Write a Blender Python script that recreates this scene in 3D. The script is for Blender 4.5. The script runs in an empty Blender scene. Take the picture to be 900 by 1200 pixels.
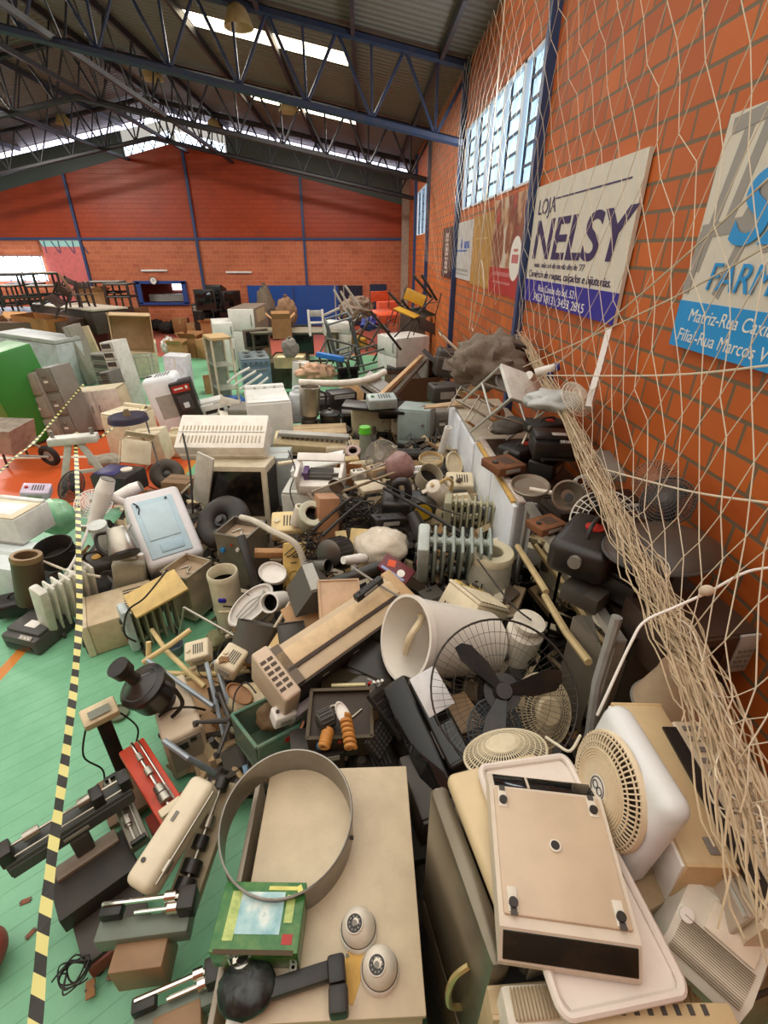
import bpy, bmesh, math, random
from mathutils import Vector, Matrix, Euler, noise
random.seed(7)
rnd = random.uniform
SC = bpy.context.scene
COL = SC.collection
# ---------------------------------------------------------------- camera
F, CX, CY, H = 566.0, 450.0, 600.0, 3.2          # focal length in pixels of a 900x1200 frame, eye height
PITCH = math.radians(28.3)
YAW = math.atan(25 / F * math.cos(PITCH))
RT = Vector((math.cos(YAW), -math.sin(YAW), 0))
FW = Vector((math.sin(YAW) * math.cos(PITCH), math.cos(YAW) * math.cos(PITCH), -math.sin(PITCH)))
UP = RT.cross(FW)
cd = bpy.data.cameras.new('camera')
cam = bpy.data.objects.new('camera', cd)
COL.objects.link(cam)
cam.matrix_world = Matrix.Translation((0, 0, H)) @ Matrix((RT, UP, -FW)).transposed().to_4x4()
cd.sensor_fit = 'VERTICAL'
cd.sensor_height = 36.0
cd.lens = 36.0 * F / 1200
cd.clip_start = 0.05
cd.clip_end = 200
SC.camera = cam
def ray(x, y):
 return FW + RT * ((x - CX) / F) + UP * ((CY - y) / F)
def P(x, y, z):                      # the point at height z seen in direction (x, y) of the survey
 d = ray(x, y)
 return Vector((0, 0, H)) + d * ((z - H) / d.z)
def PX(x, y, X):
 d = ray(x, y)
 return Vector((0, 0, H)) + d * (X / d.x)
def PY(x, y, Y):
 d = ray(x, y)
 return Vector((0, 0, H)) + d * (Y / d.y)
def PD(x, y, t):                     # at depth t
 return Vector((0, 0, H)) + ray(x, y) * t
# ---------------------------------------------------------------- materials
def lin(c):
 return tuple(((v / 255) / 12.92 if v <= 10 else ((v / 255 + 0.055) / 1.055) ** 2.4) for v in c) + (1.0,)
MATS = {}
def M(c, rough=.5, metal=0., dirt=.3, sc=7., emit=0., trans=0., tint=(88, 66, 44), bump=0.):
 key = (c, rough, metal, dirt, sc, emit, trans, tint, bump)
 if key in MATS:
  return MATS[key]
 m = bpy.data.materials.new('surface_%d' % len(MATS))
 MATS[key] = m
 m.use_nodes = True
 nt = m.node_tree
 b = nt.nodes['Principled BSDF']
 b.inputs['Roughness'].default_value = rough
 b.inputs['Metallic'].default_value = metal
 tc = nt.nodes.new('ShaderNodeTexCoord')
 nz = nt.nodes.new('ShaderNodeTexNoise')
 nz.inputs['Scale'].default_value = sc
 nz.inputs['Detail'].default_value = 6
 nz.inputs['Roughness'].default_value = .65
 nt.links.new(tc.outputs['Object'], nz.inputs['Vector'])
 rp = nt.nodes.new('ShaderNodeValToRGB')
 rp.color_ramp.elements[0].position = .42
 rp.color_ramp.elements[1].position = .72
 base = lin(c)
 ti = lin(tint)
 rp.color_ramp.elements[0].color = base
 rp.color_ramp.elements[1].color = tuple(base[i] * (1 - dirt) + ti[i] * dirt for i in range(3)) + (1,)
 nt.links.new(nz.outputs['Fac'], rp.inputs['Fac'])
 nt.links.new(rp.outputs['Color'], b.inputs['Base Color'])
 if emit:
  b.inputs['Emission Color'].default_value = base
  b.inputs['Emission Strength'].default_value = emit
 if trans:
  b.inputs['Transmission Weight'].default_value = trans
  b.inputs['IOR'].default_value = 1.2
 if bump:
  bp = nt.nodes.new('ShaderNodeBump')
  bp.inputs['Strength'].default_value = bump
  bp.inputs['Distance'].default_value = .01
  nt.links.new(nz.outputs['Fac'], bp.inputs['Height'])
  nt.links.new(bp.outputs['Normal'], b.inputs['Normal'])
 return m
WHITE = M((240, 237, 230), .35, dirt=.2)
OFFW = M((226, 218, 202), .4, dirt=.25)
CREAM = M((224, 210, 180), .45, dirt=.25)
BEIGE = M((200, 180, 150), .5)
TAN = M((178, 154, 122), .55)
COOL = M((190, 203, 206), .45)
PALE = M((222, 228, 232), .4)
GREY = M((128, 124, 116), .5)
LGREY = M((168, 166, 158), .5)
DGREY = M((66, 63, 60), .5)
BLACK = M((22, 21, 21), .4, dirt=.25)
BLACKR = M((30, 28, 26), .75, dirt=.3)
DBROWN = M((52, 38, 28), .6)
STEEL = M((178, 172, 160), .33, .9)
DSTEEL = M((104, 100, 94), .38, .85)
CHROME = M((215, 212, 205), .14, 1., dirt=.1)
RUST = M((126, 78, 46), .8, dirt=.7, tint=(60, 40, 28))
WOOD = M((178, 130, 82), .6, sc=12)
CARD = M((172, 128, 84), .85)
CARDD = M((128, 92, 60), .85)
BLUEP = M((26, 66, 140), .5)
GLASSD = M((18, 20, 22), .06, dirt=.05)
RED = M((176, 38, 30), .45)
ORANGE = M((226, 84, 36), .5)
YEL = M((214, 160, 36), .5)
GREEN = M((44, 118, 44), .5)
STRING = M((226, 212, 188), .9, dirt=.2)
WCABLE = M((226, 216, 192), .5)
BCABLE = M((26, 24, 23), .5)
# ---------------------------------------------------------------- mesh builder
class MB:
 def __init__(s, T=None):
  s.b = bmesh.new()
  s.T = T or Matrix()
 def _x(s, vs, m):
  bmesh.ops.transform(s.b, matrix=s.T @ m, verts=vs)
 def box(s, c, d, r=(0, 0, 0), bev=0., tx=1., ty=1., seg=2):
  g = bmesh.ops.create_cube(s.b, size=1)
  vs = g['verts']
  if tx != 1 or ty != 1:
   for v in vs:
    if v.co.z > 0:
     v.co.x *= tx
     v.co.y *= ty
  bmesh.ops.scale(s.b, vec=d, verts=vs)
  if bev:
   es = list({e for v in vs for e in v.link_edges})
   q = bmesh.ops.bevel(s.b, geom=es, offset=min(bev, min(d) * .45), segments=seg, affect='EDGES', profile=.5)
   vs = list({v for f in q['faces'] for v in f.verts} | {v for v in vs if v.is_valid})
  s._x(vs, Matrix.Translation(c) @ Euler([math.radians(a) for a in r]).to_matrix().to_4x4())
  return s
 def cyl(s, p0, p1, r0, r1=None, n=16, cap=True):
  p0, p1 = Vector(p0), Vector(p1)
  d = p1 - p0
  L = max(d.length, 1e-5)
  g = bmesh.ops.create_cone(s.b, cap_ends=cap, segments=n, radius1=r0, radius2=r0 if r1 is None else r1, depth=L)
  s._x(g['verts'], Matrix.Translation((p0 + p1) / 2) @ d.to_track_quat('Z', 'Y').to_matrix().to_4x4())
  return s
 def ball(s, c, r, u=16, v=10):
  g = bmesh.ops.create_uvsphere(s.b, u_segments=u, v_segments=v, radius=1)
  r = (r, r, r) if not hasattr(r, '__len__') else r
  s._x(g['verts'], Matrix.Translation(c) @ Matrix.Diagonal((*r, 1)))
  return g['verts']
 def lathe(s, prof, n=24, c=(0, 0, 0), close=False):
  rows = []
  C = Matrix.Translation(c)
  for r, z in prof:
   if r < 1e-5:
    rows.append([s.b.verts.new(s.T @ C @ Vector((0, 0, z)))] * n)
   else:
    rows.append([s.b.verts.new(s.T @ C @ Vector((r * math.cos(a * 2 * math.pi / n), r * math.sin(a * 2 * math.pi / n), z))) for a in range(n)])
  if close:
   rows.append(rows[0])
  for A, B in zip(rows, rows[1:]):
   for i in range(n):
    j = (i + 1) % n
    f = []
    for v in (A[i], A[j], B[j], B[i]):
     if v not in f:
      f.append(v)
    if len(f) > 2:
     try:
      s.b.faces.new(f)
     except ValueError:
      pass
  return s
 def tube(s, pts, r, n=6, closed=False, cap=True):
  pts = [Vector(p) for p in pts]
  k = len(pts)
  rows = []
  ref = None
  for i, p in enumerate(pts):
   if closed:
    t = pts[(i + 1) % k] - pts[i - 1]
   else:
    t = pts[min(i + 1, k - 1)] - pts[max(i - 1, 0)]
   if t.length < 1e-9:
    t = Vector((0, 0, 1))
   t.normalize()
   if ref is None:
    ref = t.orthogonal().normalized()
   ref = ref - t * ref.dot(t)
   if ref.length < 1e-6:
    ref = t.orthogonal()
   ref.normalize()
   b = t.cross(ref)
   rows.append([s.b.verts.new(s.T @ (p + (ref * math.cos(a * 2 * math.pi / n) + b * math.sin(a * 2 * math.pi / n)) * r)) for a in range(n)])
  m = k if closed else k - 1
  for i in range(m):
   A, B = rows[i], rows[(i + 1) % k]
   for a in range(n):
    c = (a + 1) % n
    s.b.faces.new((A[a], A[c], B[c], B[a]))
  if cap and not closed:
   s.b.faces.new(rows[0][::-1])
   s.b.faces.new(rows[-1])
  return s
 def ring(s, c, R, r, n=32, m=6, ax='z', Ry=None):
  pts = []
  for i in range(n):
   a = 2 * math.pi * i / n
   u, v = R * math.cos(a), (Ry or R) * math.sin(a)
   pts.append(Vector(c) + Vector({'z': (u, v, 0), 'y': (u, 0, v), 'x': (0, u, v)}[ax]))
  return s.tube(pts, r, m, True)
 def prism(s, poly, z0, z1, plane='xy'):
  def q(u, v, w):
   return Vector({'xy': (u, v, w), 'xz': (u, w, v), 'yz': (w, u, v)}[plane])
  a = [s.b.verts.new(s.T @ q(u, v, z0)) for u, v in poly]
  b = [s.b.verts.new(s.T @ q(u, v, z1)) for u, v in poly]
  n = len(poly)
  s.b.faces.new(a[::-1])
  s.b.faces.new(b)
  for i in range(n):
   j = (i + 1) % n
   s.b.faces.new((a[i], a[j], b[j], b[i]))
  return s
 def quad(s, *ps):
  s.b.faces.new([s.b.verts.new(s.T @ Vector(p)) for p in ps])
  return s
 def slab(s, ps, t):              # a flat polygon given by points, with thickness t
  ps = [Vector(p) for p in ps]
  nrm = (ps[1] - ps[0]).cross(ps[2] - ps[0]).normalized()
  a = [s.b.verts.new(s.T @ p) for p in ps]
  b = [s.b.verts.new(s.T @ (p - nrm * t)) for p in ps]
  n = len(ps)
  s.b.faces.new(a)
  s.b.faces.new(b[::-1])
  for i in range(n):
   j = (i + 1) % n
   s.b.faces.new((a[j], a[i], b[i], b[j]))
  return s
 def build(s, name, mat, parent=None, sharp=32, matrix=None):
  bmesh.ops.recalc_face_normals(s.b, faces=s.b.faces)
  me = bpy.data.meshes.new(name)
  s.b.to_mesh(me)
  s.b.free()
  me.polygons.foreach_set('use_smooth', [True] * len(me.polygons))
  me.set_sharp_from_angle(angle=math.radians(sharp))
  me.materials.append(mat)
  o = bpy.data.objects.new(name, me)
  COL.objects.link(o)
  if parent is not None:
   o.parent = parent
  if matrix is not None:
   o.matrix_world = matrix
  return o
def tag(o, label, cat, group=None, kind=None):
 if label:
  o['label'] = label
 if cat:
  o['category'] = cat
 if group:
  o['group'] = group
 if kind:
  o['kind'] = kind
 return o
def struct(mb, name, mat, label, cat='building part', parent=None):
 o = mb.build(name, mat, parent)
 if parent is None:
  tag(o, label, cat, None, 'structure')
 return o
def root_at(name, label, cat, mtx, group=None):
 o = bpy.data.objects.new(name, None)
 o.empty_display_size = .1
 COL.objects.link(o)
 o.matrix_world = mtx
 return tag(o, label, cat, group)
def put(fn, name, label, cat, x, y, dims, rot=(0, 0, 0), z0=0., group=None, m=False, **kw):
 """a thing whose centre is seen at (x, y) and whose lowest point rests at height z0; dims in survey pixels (metres when m)"""
 R = Euler([math.radians(a) for a in rot]).to_matrix()
 h = z0 + .2
 for _ in range(8):
  d = ray(x, y)
  k = 1. if m else ((h - H) / d.z) / F
  D = [v * k for v in dims]
  h = z0 + sum(abs(R[2][i]) * D[i] / 2 for i in range(3))
  h = min(h, 2.9)
  hx = sum(abs(R[0][i]) * D[i] / 2 for i in range(3))
  hy = sum(abs(R[1][i]) * D[i] / 2 for i in range(3))
  while h < 2.8 and (P(x, y, h).x + hx > 1.93 or P(x, y, h).y + hy > 24.):
   h += .02
   z0 += .02
 loc = P(x, y, h) - R @ Vector((0, 0, D[2] / 2))
 r = root_at(name, label, cat, Matrix.Translation(loc) @ R.to_4x4(), group)
 fn(r, *D, **kw)
 return r
def fit(fn, name, label, cat, a, b, c, hgt, group=None, **kw):
 """a thing whose top face has corners a (front left), b (front right), c (back right), each (x, y, z); hgt = its height (None: down to the floor)"""
 A, B, C_ = P(*a), P(*b), P(*c)
 ex = (B - A)
 w = ex.length
 ex.normalize()
 ey = C_ - B
 ey -= ex * ey.dot(ex)
 dd = ey.length
 ey.normalize()
 ez = ex.cross(ey)
 ctr = (A + B) / 2 + ey * dd / 2
 if hgt is None:
  hgt = ctr.z
 Mx = Matrix((ex, ey, ez)).transposed().to_4x4()
 Mx.translation = ctr - ez * hgt
 r = root_at(name, label, cat, Mx, group)
 fn(r, w, dd, hgt, **kw)
 return r
def copy_tree(o, mtx, label, group=None):
 c = o.copy()
 COL.objects.link(c)
 c.matrix_world = mtx
 if label:
  c['label'] = label
 if group:
  c['group'] = group
 for ch in o.children:
  d = ch.copy()
  COL.objects.link(d)
  d.parent = c
  for g in ch.children:
   e = g.copy()
   COL.objects.link(e)
   e.parent = d
 return c
def text_mesh(s, size, mat, name, parent, mtx, shear=0., bold=0., depth=.002, sx=1.):
 cu = bpy.data.curves.new('lettering', 'FONT')
 cu.body = s
 cu.size = size
 cu.shear = shear
 cu.offset = bold
 cu.extrude = depth
 to = bpy.data.objects.new('lettering', cu)
 COL.objects.link(to)
 bpy.context.view_layer.update()
 me = bpy.data.meshes.new_from_object(to)
 bpy.data.objects.remove(to)
 for v in me.vertices:
  v.co.x *= sx
 me.materials.clear()
 me.materials.append(mat)
 o = bpy.data.objects.new(name, me)
 COL.objects.link(o)
 o.parent = parent
 o.matrix_local = mtx
 return o
def bez(pts, n=8):                   # smooth path through the points
 pts = [Vector(p) for p in pts]
 out = []
 for i in range(len(pts) - 1):
  p0, p1, p2, p3 = pts[max(i - 1, 0)], pts[i], pts[i + 1], pts[min(i + 2, len(pts) - 1)]
  for j in range(n):
   t = j / n
   out.append(.5 * ((2 * p1) + (p2 - p0) * t + (2 * p0 - 5 * p1 + 4 * p2 - p3) * t * t + (3 * p1 - p0 - 3 * p2 + p3) * t ** 3))
 out.append(pts[-1])
 return out
def line(name, label, cat, pts, r, mat=None, n=8, seg=6, group=None, smooth=True):
 """a rod, pipe or cable through (x, y, z) survey points"""
 q = [P(*p) for p in pts]
 o = MB().tube(bez(q, seg) if smooth and len(q) > 2 else q, r, n).build(name, mat or WCABLE)
 return tag(o, label, cat, group)
# ================================================================ the hall
def nodes(m):
 nt = m.node_tree
 return nt, nt.nodes['Principled BSDF']
def brick_mat(name, ax, c1, c2, mortar, bw, rh, ms=.012, rough=.6, blotch=None):
 m = bpy.data.materials.new(name)
 m.use_nodes = True
 nt, b = nodes(m)
 g = nt.nodes.new('ShaderNodeNewGeometry')
 sp = nt.nodes.new('ShaderNodeSeparateXYZ')
 cb = nt.nodes.new('ShaderNodeCombineXYZ')
 nt.links.new(g.outputs['Position'], sp.inputs[0])
 nt.links.new(sp.outputs[ax], cb.inputs[0])
 nt.links.new(sp.outputs[2], cb.inputs[1])
 br = nt.nodes.new('ShaderNodeTexBrick')
 br.inputs['Color1'].default_value = lin(c1)
 br.inputs['Color2'].default_value = lin(c2)
 br.inputs['Mortar'].default_value = lin(mortar)
 br.inputs['Scale'].default_value = 1
 br.inputs['Mortar Size'].default_value = ms
 br.inputs['Brick Width'].default_value = bw
 br.inputs['Row Height'].default_value = rh
 nt.links.new(cb.outputs[0], br.inputs['Vector'])
 nz = nt.nodes.new('ShaderNodeTexNoise')
 nz.inputs['Scale'].default_value = 1.3
 nz.inputs['Detail'].default_value = 8
 nt.links.new(g.outputs['Position'], nz.inputs['Vector'])
 mx = nt.nodes.new('ShaderNodeMixRGB')
 mx.blend_type = 'MULTIPLY'
 rp = nt.nodes.new('ShaderNodeValToRGB')
 rp.color_ramp.elements[0].position = .3
 rp.color_ramp.elements[0].color = (.8, .78, .76, 1)
 rp.color_ramp.elements[1].position = .7
 nt.links.new(nz.outputs['Fac'], rp.inputs['Fac'])
 mx.inputs['Fac'].default_value = .8
 nt.links.new(br.outputs['Color'], mx.inputs['Color1'])
 nt.links.new(rp.outputs['Color'], mx.inputs['Color2'])
 nt.links.new(mx.outputs['Color'], b.inputs['Base Color'])
 b.inputs['Roughness'].default_value = rough
 bp = nt.nodes.new('ShaderNodeBump')
 bp.inputs['Strength'].default_value = .5
 bp.inputs['Distance'].default_value = .012
 bp.invert = True
 nt.links.new(br.outputs['Fac'], bp.inputs['Height'])
 nt.links.new(bp.outputs['Normal'], b.inputs['Normal'])
 return m
WX, FY, LX, RX = 2.0, 24.4, -17.0, -7.5           # right wall, far wall, left end, ridge
def roofz(x):
 return 6.25 + .19 * (WX - x) if x > RX else 6.25 + .19 * (WX - RX) - .19 * (RX - x)
def gabz(x):
 return 7.05 - .225 * abs(x - RX)
# floor ---------------------------------------------------------------
fm = bpy.data.materials.new('painted_floor')
fm.use_nodes = True
nt, b = nodes(fm)
g = nt.nodes.new('ShaderNodeNewGeometry')
sp = nt.nodes.new('ShaderNodeSeparateXYZ')
nt.links.new(g.outputs['Position'], sp.inputs[0])
def mth(op, a, c=None):
 n = nt.nodes.new('ShaderNodeMath')
 n.operation = op
 for i, v in enumerate((a, c)):
  if v is None:
   continue
  if isinstance(v, (int, float)):
   n.inputs[i].default_value = v
  else:
   nt.links.new(v, n.inputs[i])
 return n.outputs[0]
def band(v, lo, hi):
 return mth('MULTIPLY', mth('GREATER_THAN', v, lo), mth('LESS_THAN', v, hi))
def mixc(fac, a, c):
 n = nt.nodes.new('ShaderNodeMixRGB')
 nt.links.new(fac, n.inputs[0])
 for i, v in ((1, a), (2, c)):
  if isinstance(v, tuple):
   n.inputs[i].default_value = v
  else:
   nt.links.new(v, n.inputs[i])
 return n.outputs[0]
X_, Y_ = sp.outputs[0], sp.outputs[1]
nz = nt.nodes.new('ShaderNodeTexNoise')
nz.inputs['Scale'].default_value = 2.2
nz.inputs['Detail'].default_value = 9
nz.inputs['Roughness'].default_value = .7
nt.links.new(g.outputs['Position'], nz.inputs['Vector'])
rp = nt.nodes.new('ShaderNodeValToRGB')
rp.color_ramp.elements[0].position = .35
rp.color_ramp.elements[0].color = lin((110, 174, 134))
rp.color_ramp.elements[1].position = .68
rp.color_ramp.elements[1].color = lin((130, 192, 154))
nt.links.new(nz.outputs['Fac'], rp.inputs['Fac'])
col = rp.outputs['Color']
# board joints, running at an angle to the walls
wv = mth('FRACT', mth('MULTIPLY', mth('ADD', mth('MULTIPLY', X_, .62), mth('MULTIPLY', Y_, -.78)), 9.))
wn = nt.nodes.new('ShaderNodeTexNoise')
wn.inputs['Scale'].default_value = 5
nt.links.new(g.outputs['Position'], wn.inputs['Vector'])
jn = mth('MULTIPLY', mth('LESS_THAN', wv, .07), mth('MULTIPLY', wn.outputs['Fac'], .9))
col = mixc(jn, col, lin((88, 138, 104)))
or_ = mth('MULTIPLY', band(Y_, 6.2, 10.6), mth('LESS_THAN', X_, -3.0))
col = mixc(or_, col, lin((204, 88, 40)))
far_ = mth('GREATER_THAN', Y_, 17.6)
col = mixc(far_, col, lin((186, 100, 84)))
wl = mth('MULTIPLY', band(Y_, 8.16, 8.27), mth('LESS_THAN', X_, -3.0))
col = mixc(wl, col, lin((226, 210, 190)))
dg = mth('ADD', Y_, mth('MULTIPLY', X_, -.12))
ol = mth('MULTIPLY', band(dg, 3.88, 4.0), mth('LESS_THAN', X_, -2.9))
q0, q1 = P(-5, 796, 0), P(26, 762, 0)
sl_ = (q1.y - q0.y) / (q1.x - q0.x)
ol = mth('MULTIPLY', band(mth('SUBTRACT', Y_, mth('MULTIPLY', X_, sl_)), q0.y - sl_ * q0.x - .05 * math.hypot(1, sl_), q0.y - sl_ * q0.x + .05 * math.hypot(1, sl_)), mth('LESS_THAN', X_, -2.2))
col = mixc(ol, col, lin((206, 130, 48)))
nt.links.new(col, b.inputs['Base Color'])
b.inputs['Roughness'].default_value = .42
struct(MB().box(((LX + WX) / 2, FY / 2 - 1, -.05), (WX - LX + .4, FY + 6.4, .1)), 'floor', fm, 'green painted board floor of the hall with orange and red court areas')
# walls ---------------------------------------------------------------
bm_right = brick_mat('brick_right', 1, (212, 108, 36), (188, 88, 28), (122, 102, 76), .34, .172, .012)
w = MB()
WIN = [(6.62, 11.35, 3.93, 5.22), (17.1, 20.5, 3.72, 5.06)]
y0 = -3.
for a, c, z0, z1 in WIN:
 w.box((WX + .1, (y0 + a) / 2, 3.2), (.2, a - y0, 6.4))
 w.box((WX + .1, (a + c) / 2, z0 / 2), (.2, c - a, z0))
 w.box((WX + .1, (a + c) / 2, (z1 + 6.4) / 2), (.2, c - a, 6.4 - z1))
 y0 = c
w.box((WX + .1, (y0 + FY) / 2, 3.2), (.2, FY - y0, 6.4))
struct(w, 'wall_right', bm_right, 'orange brick side wall carrying the shop signs')
bm_far = brick_mat('brick_far', 0, (206, 118, 80), (190, 102, 70), (204, 142, 110), .34, .172, .01, .45)
bm_up = brick_mat('brick_upper', 0, (178, 68, 30), (170, 64, 28), (150, 58, 26), .34, .172, .006, .42)
bm_dado = M((130, 36, 26), .5)
fw = MB()
xs = [LX, -13.9, -12.1, WX + .2]
fw.box(((LX + WX) / 2, FY + .1, .55), (WX - LX + .2, .2, 1.1))
HX0, HX1, HZ0, HZ1 = -10.2, -8.05, 1.14, 2.05
fw.box(((LX - 14.) / 2, FY + .1, 1.1 + 1.3 - 1.3 + .5), (abs(LX + 14.), .2, 1.0))
fw.box(((LX - 14.) / 2, FY + .1, 3.38), (abs(LX + 14.), .2, .64))
fw.box(((-12.1 + HX0) / 2, FY + .1, 2.4), (HX0 + 12.1, .2, 2.6))
fw.box(((-12.1 - 14) / 2, FY + .1, 2.15), (1.9, .2, 2.1))
fw.box(((HX0 + HX1) / 2, FY + .1, (HZ1 + 3.7) / 2), (HX1 - HX0, .2, 3.7 - HZ1))
fw.box(((HX1 + WX) / 2, FY + .1, 2.4), (WX - HX1, .2, 2.6))
far = struct(fw, 'wall_far', bm_far, 'far brick end wall below the blue band')
up = MB()
up.prism([(LX, 3.7), (WX, 3.7), (WX, gabz(WX)), (RX, gabz(RX)), (LX, gabz(LX))], FY, FY + .2, 'xz')
struct(up, 'wall_gable', bm_up, 'smooth orange red painted gable above the blue band of the far wall')
struct(MB().box(((HX0 + HX1) / 2, FY + 1.6, 1.7), (6., .1, 3.2)).box(((HX0 + HX1) / 2, FY + .9, 2.6), (6., 1.4, .1)).box((HX0 - 1.5, FY + .9, 1.7), (.1, 1.4, 2)).box((HX1 + 1.5, FY + .9, 1.7), (.1, 1.4, 2)), 'wall_kitchen', M((150, 70, 56), .6), 'reddish wall seen through the serving hatch')
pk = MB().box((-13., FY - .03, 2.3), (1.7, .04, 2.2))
struct(pk, 'wall_pink_light', M((226, 120, 120), .5), 'wall strip beside the far left window with pink light painted on')  # glow beside the window, put into the wall colour as pink
STB = M((44, 74, 122), .4)
st = MB()
for px in (-12.15, -7.2, -2.55):
 st.box((px, FY - .04, gabz(px) / 2), (.1, .12, gabz(px)))
st.box(((LX + WX) / 2, FY - .04, 3.7), (WX - LX, .1, .09))
struct(st, 'trim_far', STB, 'slim blue steel posts and band of the far wall')
st = MB()
for y, z in ((6.48, 6.3), (11.5, 6.3), (16.75, 6.3), (20.7, 6.2)):
 st.box((WX - .05, y, z / 2), (.1, .11, z))
struct(st, 'trim_right', STB, 'blue steel posts standing along the right wall')
struct(MB().box((WX - .15, FY - .35, 2.9), (.3, .3, 5.8)), 'trim_corner', M((180, 165, 150), .6), 'pale concrete corner column by the far wall')
# windows of the right wall ------------------------------------------
def sky_pane(c, s):
 m = bpy.data.materials.new('daylight_glass')
 m.use_nodes = True
 nt, b = nodes(m)
 b.inputs['Base Color'].default_value = lin(c)
 b.inputs['Roughness'].default_value = .2
 b.inputs['Emission Color'].default_value = lin(c)
 b.inputs['Emission Strength'].default_value = s
 return m
PANE = sky_pane((176, 212, 240), 1.15)
PANE2 = sky_pane((214, 232, 250), 4.)
STRIP = sky_pane((226, 226, 255), 4.)
WFR = M((226, 232, 240), .5, dirt=.05)
IRON = M((40, 46, 62), .5)
for i, (a, c, z0, z1) in enumerate(WIN):
 wn_ = struct(MB().box((WX + .09, (a + c) / 2, (z0 + z1) / 2), (.02, c - a, z1 - z0)), 'window_%d' % (i + 1), PANE, ['large side wall window with many small panes above the posters', 'smaller side wall window near the far corner'][i], 'window')
 fr = MB()
 n = 5 if i == 0 else 3
 for k in range(n + 1):
  y = a + (c - a) * k / n
  fr.box((WX + .03, y, (z0 + z1) / 2), (.06, .09 if i == 0 else .07, z1 - z0))
 for z in (z0, z1):
  fr.box((WX + .03, (a + c) / 2, z), (.06, c - a, .06))
 fr.build('window_frame', WFR, wn_)
 br = MB()
 for k in range(n):
  ya, yb = a + (c - a) * k / n, a + (c - a) * (k + 1) / n
  for r in range(1, 6):
   z = z0 + (z1 - z0) * r / 6
   br.box((WX + .05, (ya + yb) / 2, z), (.03, (yb - ya) * .62, .025))
  for q in (.19, .5, .81):
   if q != .5 or i:
    br.box((WX + .05, ya + (yb - ya) * q, (z0 + z1) / 2), (.03, .022, z1 - z0))
 br.build('pane_bars', IRON, wn_)
# far windows: the left opening, clerestory and ridge lights ------------
fl = struct(MB().box((-15.4, FY - .02, 2.55), (2.8, .02, .98)), 'window_3', PANE2, 'bright white window at the far left end of the hall', 'window')
fr = MB()
for x in (-16.6, -15.6, -15.0, -14.4, -14.05):
 fr.box((x, FY - .05, 2.55), (.05, .05, .98))
for z in (2.1, 2.4, 2.75, 3.04):
 fr.box((-15.4, FY - .05, z), (2.8, .04, .03))
fr.build('window_frame', IRON, fl)
fl = struct(MB().prism([(-13.9, 3.62), (-12.2, 3.62), (-12.2, 3.3), (-13.6, 3.05)], FY - .02, FY, 'xz'), 'window_4', M((150, 196, 190), .4, emit=.35), 'greenish clerestory glazing under the blue band at far left', 'window')
fr = MB()
for k in range(6):
 x = -13.7 + k * .3
 fr.cyl((x, FY - .05, 3.62), (x + (.25 if k % 2 else -.0), FY - .05, 3.15), .02, n=6)
fr.build('window_frame', STB, fl)
for i, (xa, xb) in enumerate(((-9.5, -7.6), (-7.4, -5.5))):
 za, zb = gabz(xa) + .02, gabz(xb) + .02
 o = struct(MB().prism([(xa, za), (xb, zb), (xb, zb + .42), (xa, za + .42)], FY + .02, FY + .05, 'xz'), 'window_%d' % (5 + i), PANE2, ['bright ridge window left of the gable peak', 'bright ridge window right of the gable peak'][i], 'window')
 fr = MB()
 n = 8
 for k in range(n):
  x0 = xa + (xb - xa) * k / n
  x1 = xa + (xb - xa) * (k + 1) / n
  q0, q1 = (0, .42) if k % 2 else (.42, 0)
  fr.cyl((x0, FY, gabz(x0) + q0), (x1, FY, gabz(x1) + q1), .022, n=6)
 fr.build('window_frame', IRON, o)
# frosted panels and the slot of light between gable and roof
pn = MB()
for xa, xb in ((LX, -9.55), (-5.45, WX)):
 n = 9
 pn.prism([(xa, gabz(xa)), (xb, gabz(xb)), (xb, roofz(xb) - .22), (xa, roofz(xa) - .22)], FY + .05, FY + .1, 'xz')
struct(pn, 'trim_gable_panel', M((84, 98, 96), .5), 'dull grey panels between the gable and the roof')
sl = MB()
for s_ in (-1, 1):
 xe = LX if s_ < 0 else WX
 sl.prism([(RX, roofz(RX) - .2), (xe, roofz(xe) - .2), (xe, roofz(xe) - .05), (RX, roofz(RX) - .05)], FY + .06, FY + .12, 'xz')
struct(sl, 'window_7', STRIP, 'long bright slot of daylight under the roof edge at the far wall', 'window')
# roof ----------------------------------------------------------------
rm = bpy.data.materials.new('roof_sheet')
rm.use_nodes = True
nt, b = nodes(rm)
g = nt.nodes.new('ShaderNodeNewGeometry')
sp = nt.nodes.new('ShaderNodeSeparateXYZ')
nt.links.new(g.outputs['Position'], sp.inputs[0])
sn = mth('SINE', mth('MULTIPLY', sp.outputs[1], 2 * math.pi / .2))
bp = nt.nodes.new('ShaderNodeBump')
bp.inputs['Strength'].default_value = .6
bp.inputs['Distance'].default_value = .03
nt.links.new(sn, bp.inputs['Height'])
nt.links.new(bp.outputs['Normal'], b.inputs['Normal'])
b.inputs['Base Color'].default_value = lin((104, 98, 88))
b.inputs['Roughness'].default_value = .55
RY0 = 9.0
SKY = []                                  # skylight strips: y0, y1, x0, x1
for pts in (((213, 12), (408, 78)), ((290, 108), (418, 148)), ((330, 165), (420, 190))):
 q = []
 for p in pts:
  d = ray(*p)
  # roof plane z = 6.25 + .19*(2-x)
  t = (6.25 + .19 * WX - H) / (d.z + .19 * d.x)
  q.append(d * t)
 SKY.append(((q[0].y + q[1].y) / 2, q[0].x, q[1].x))
ys = RY0
rf = MB()
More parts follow.
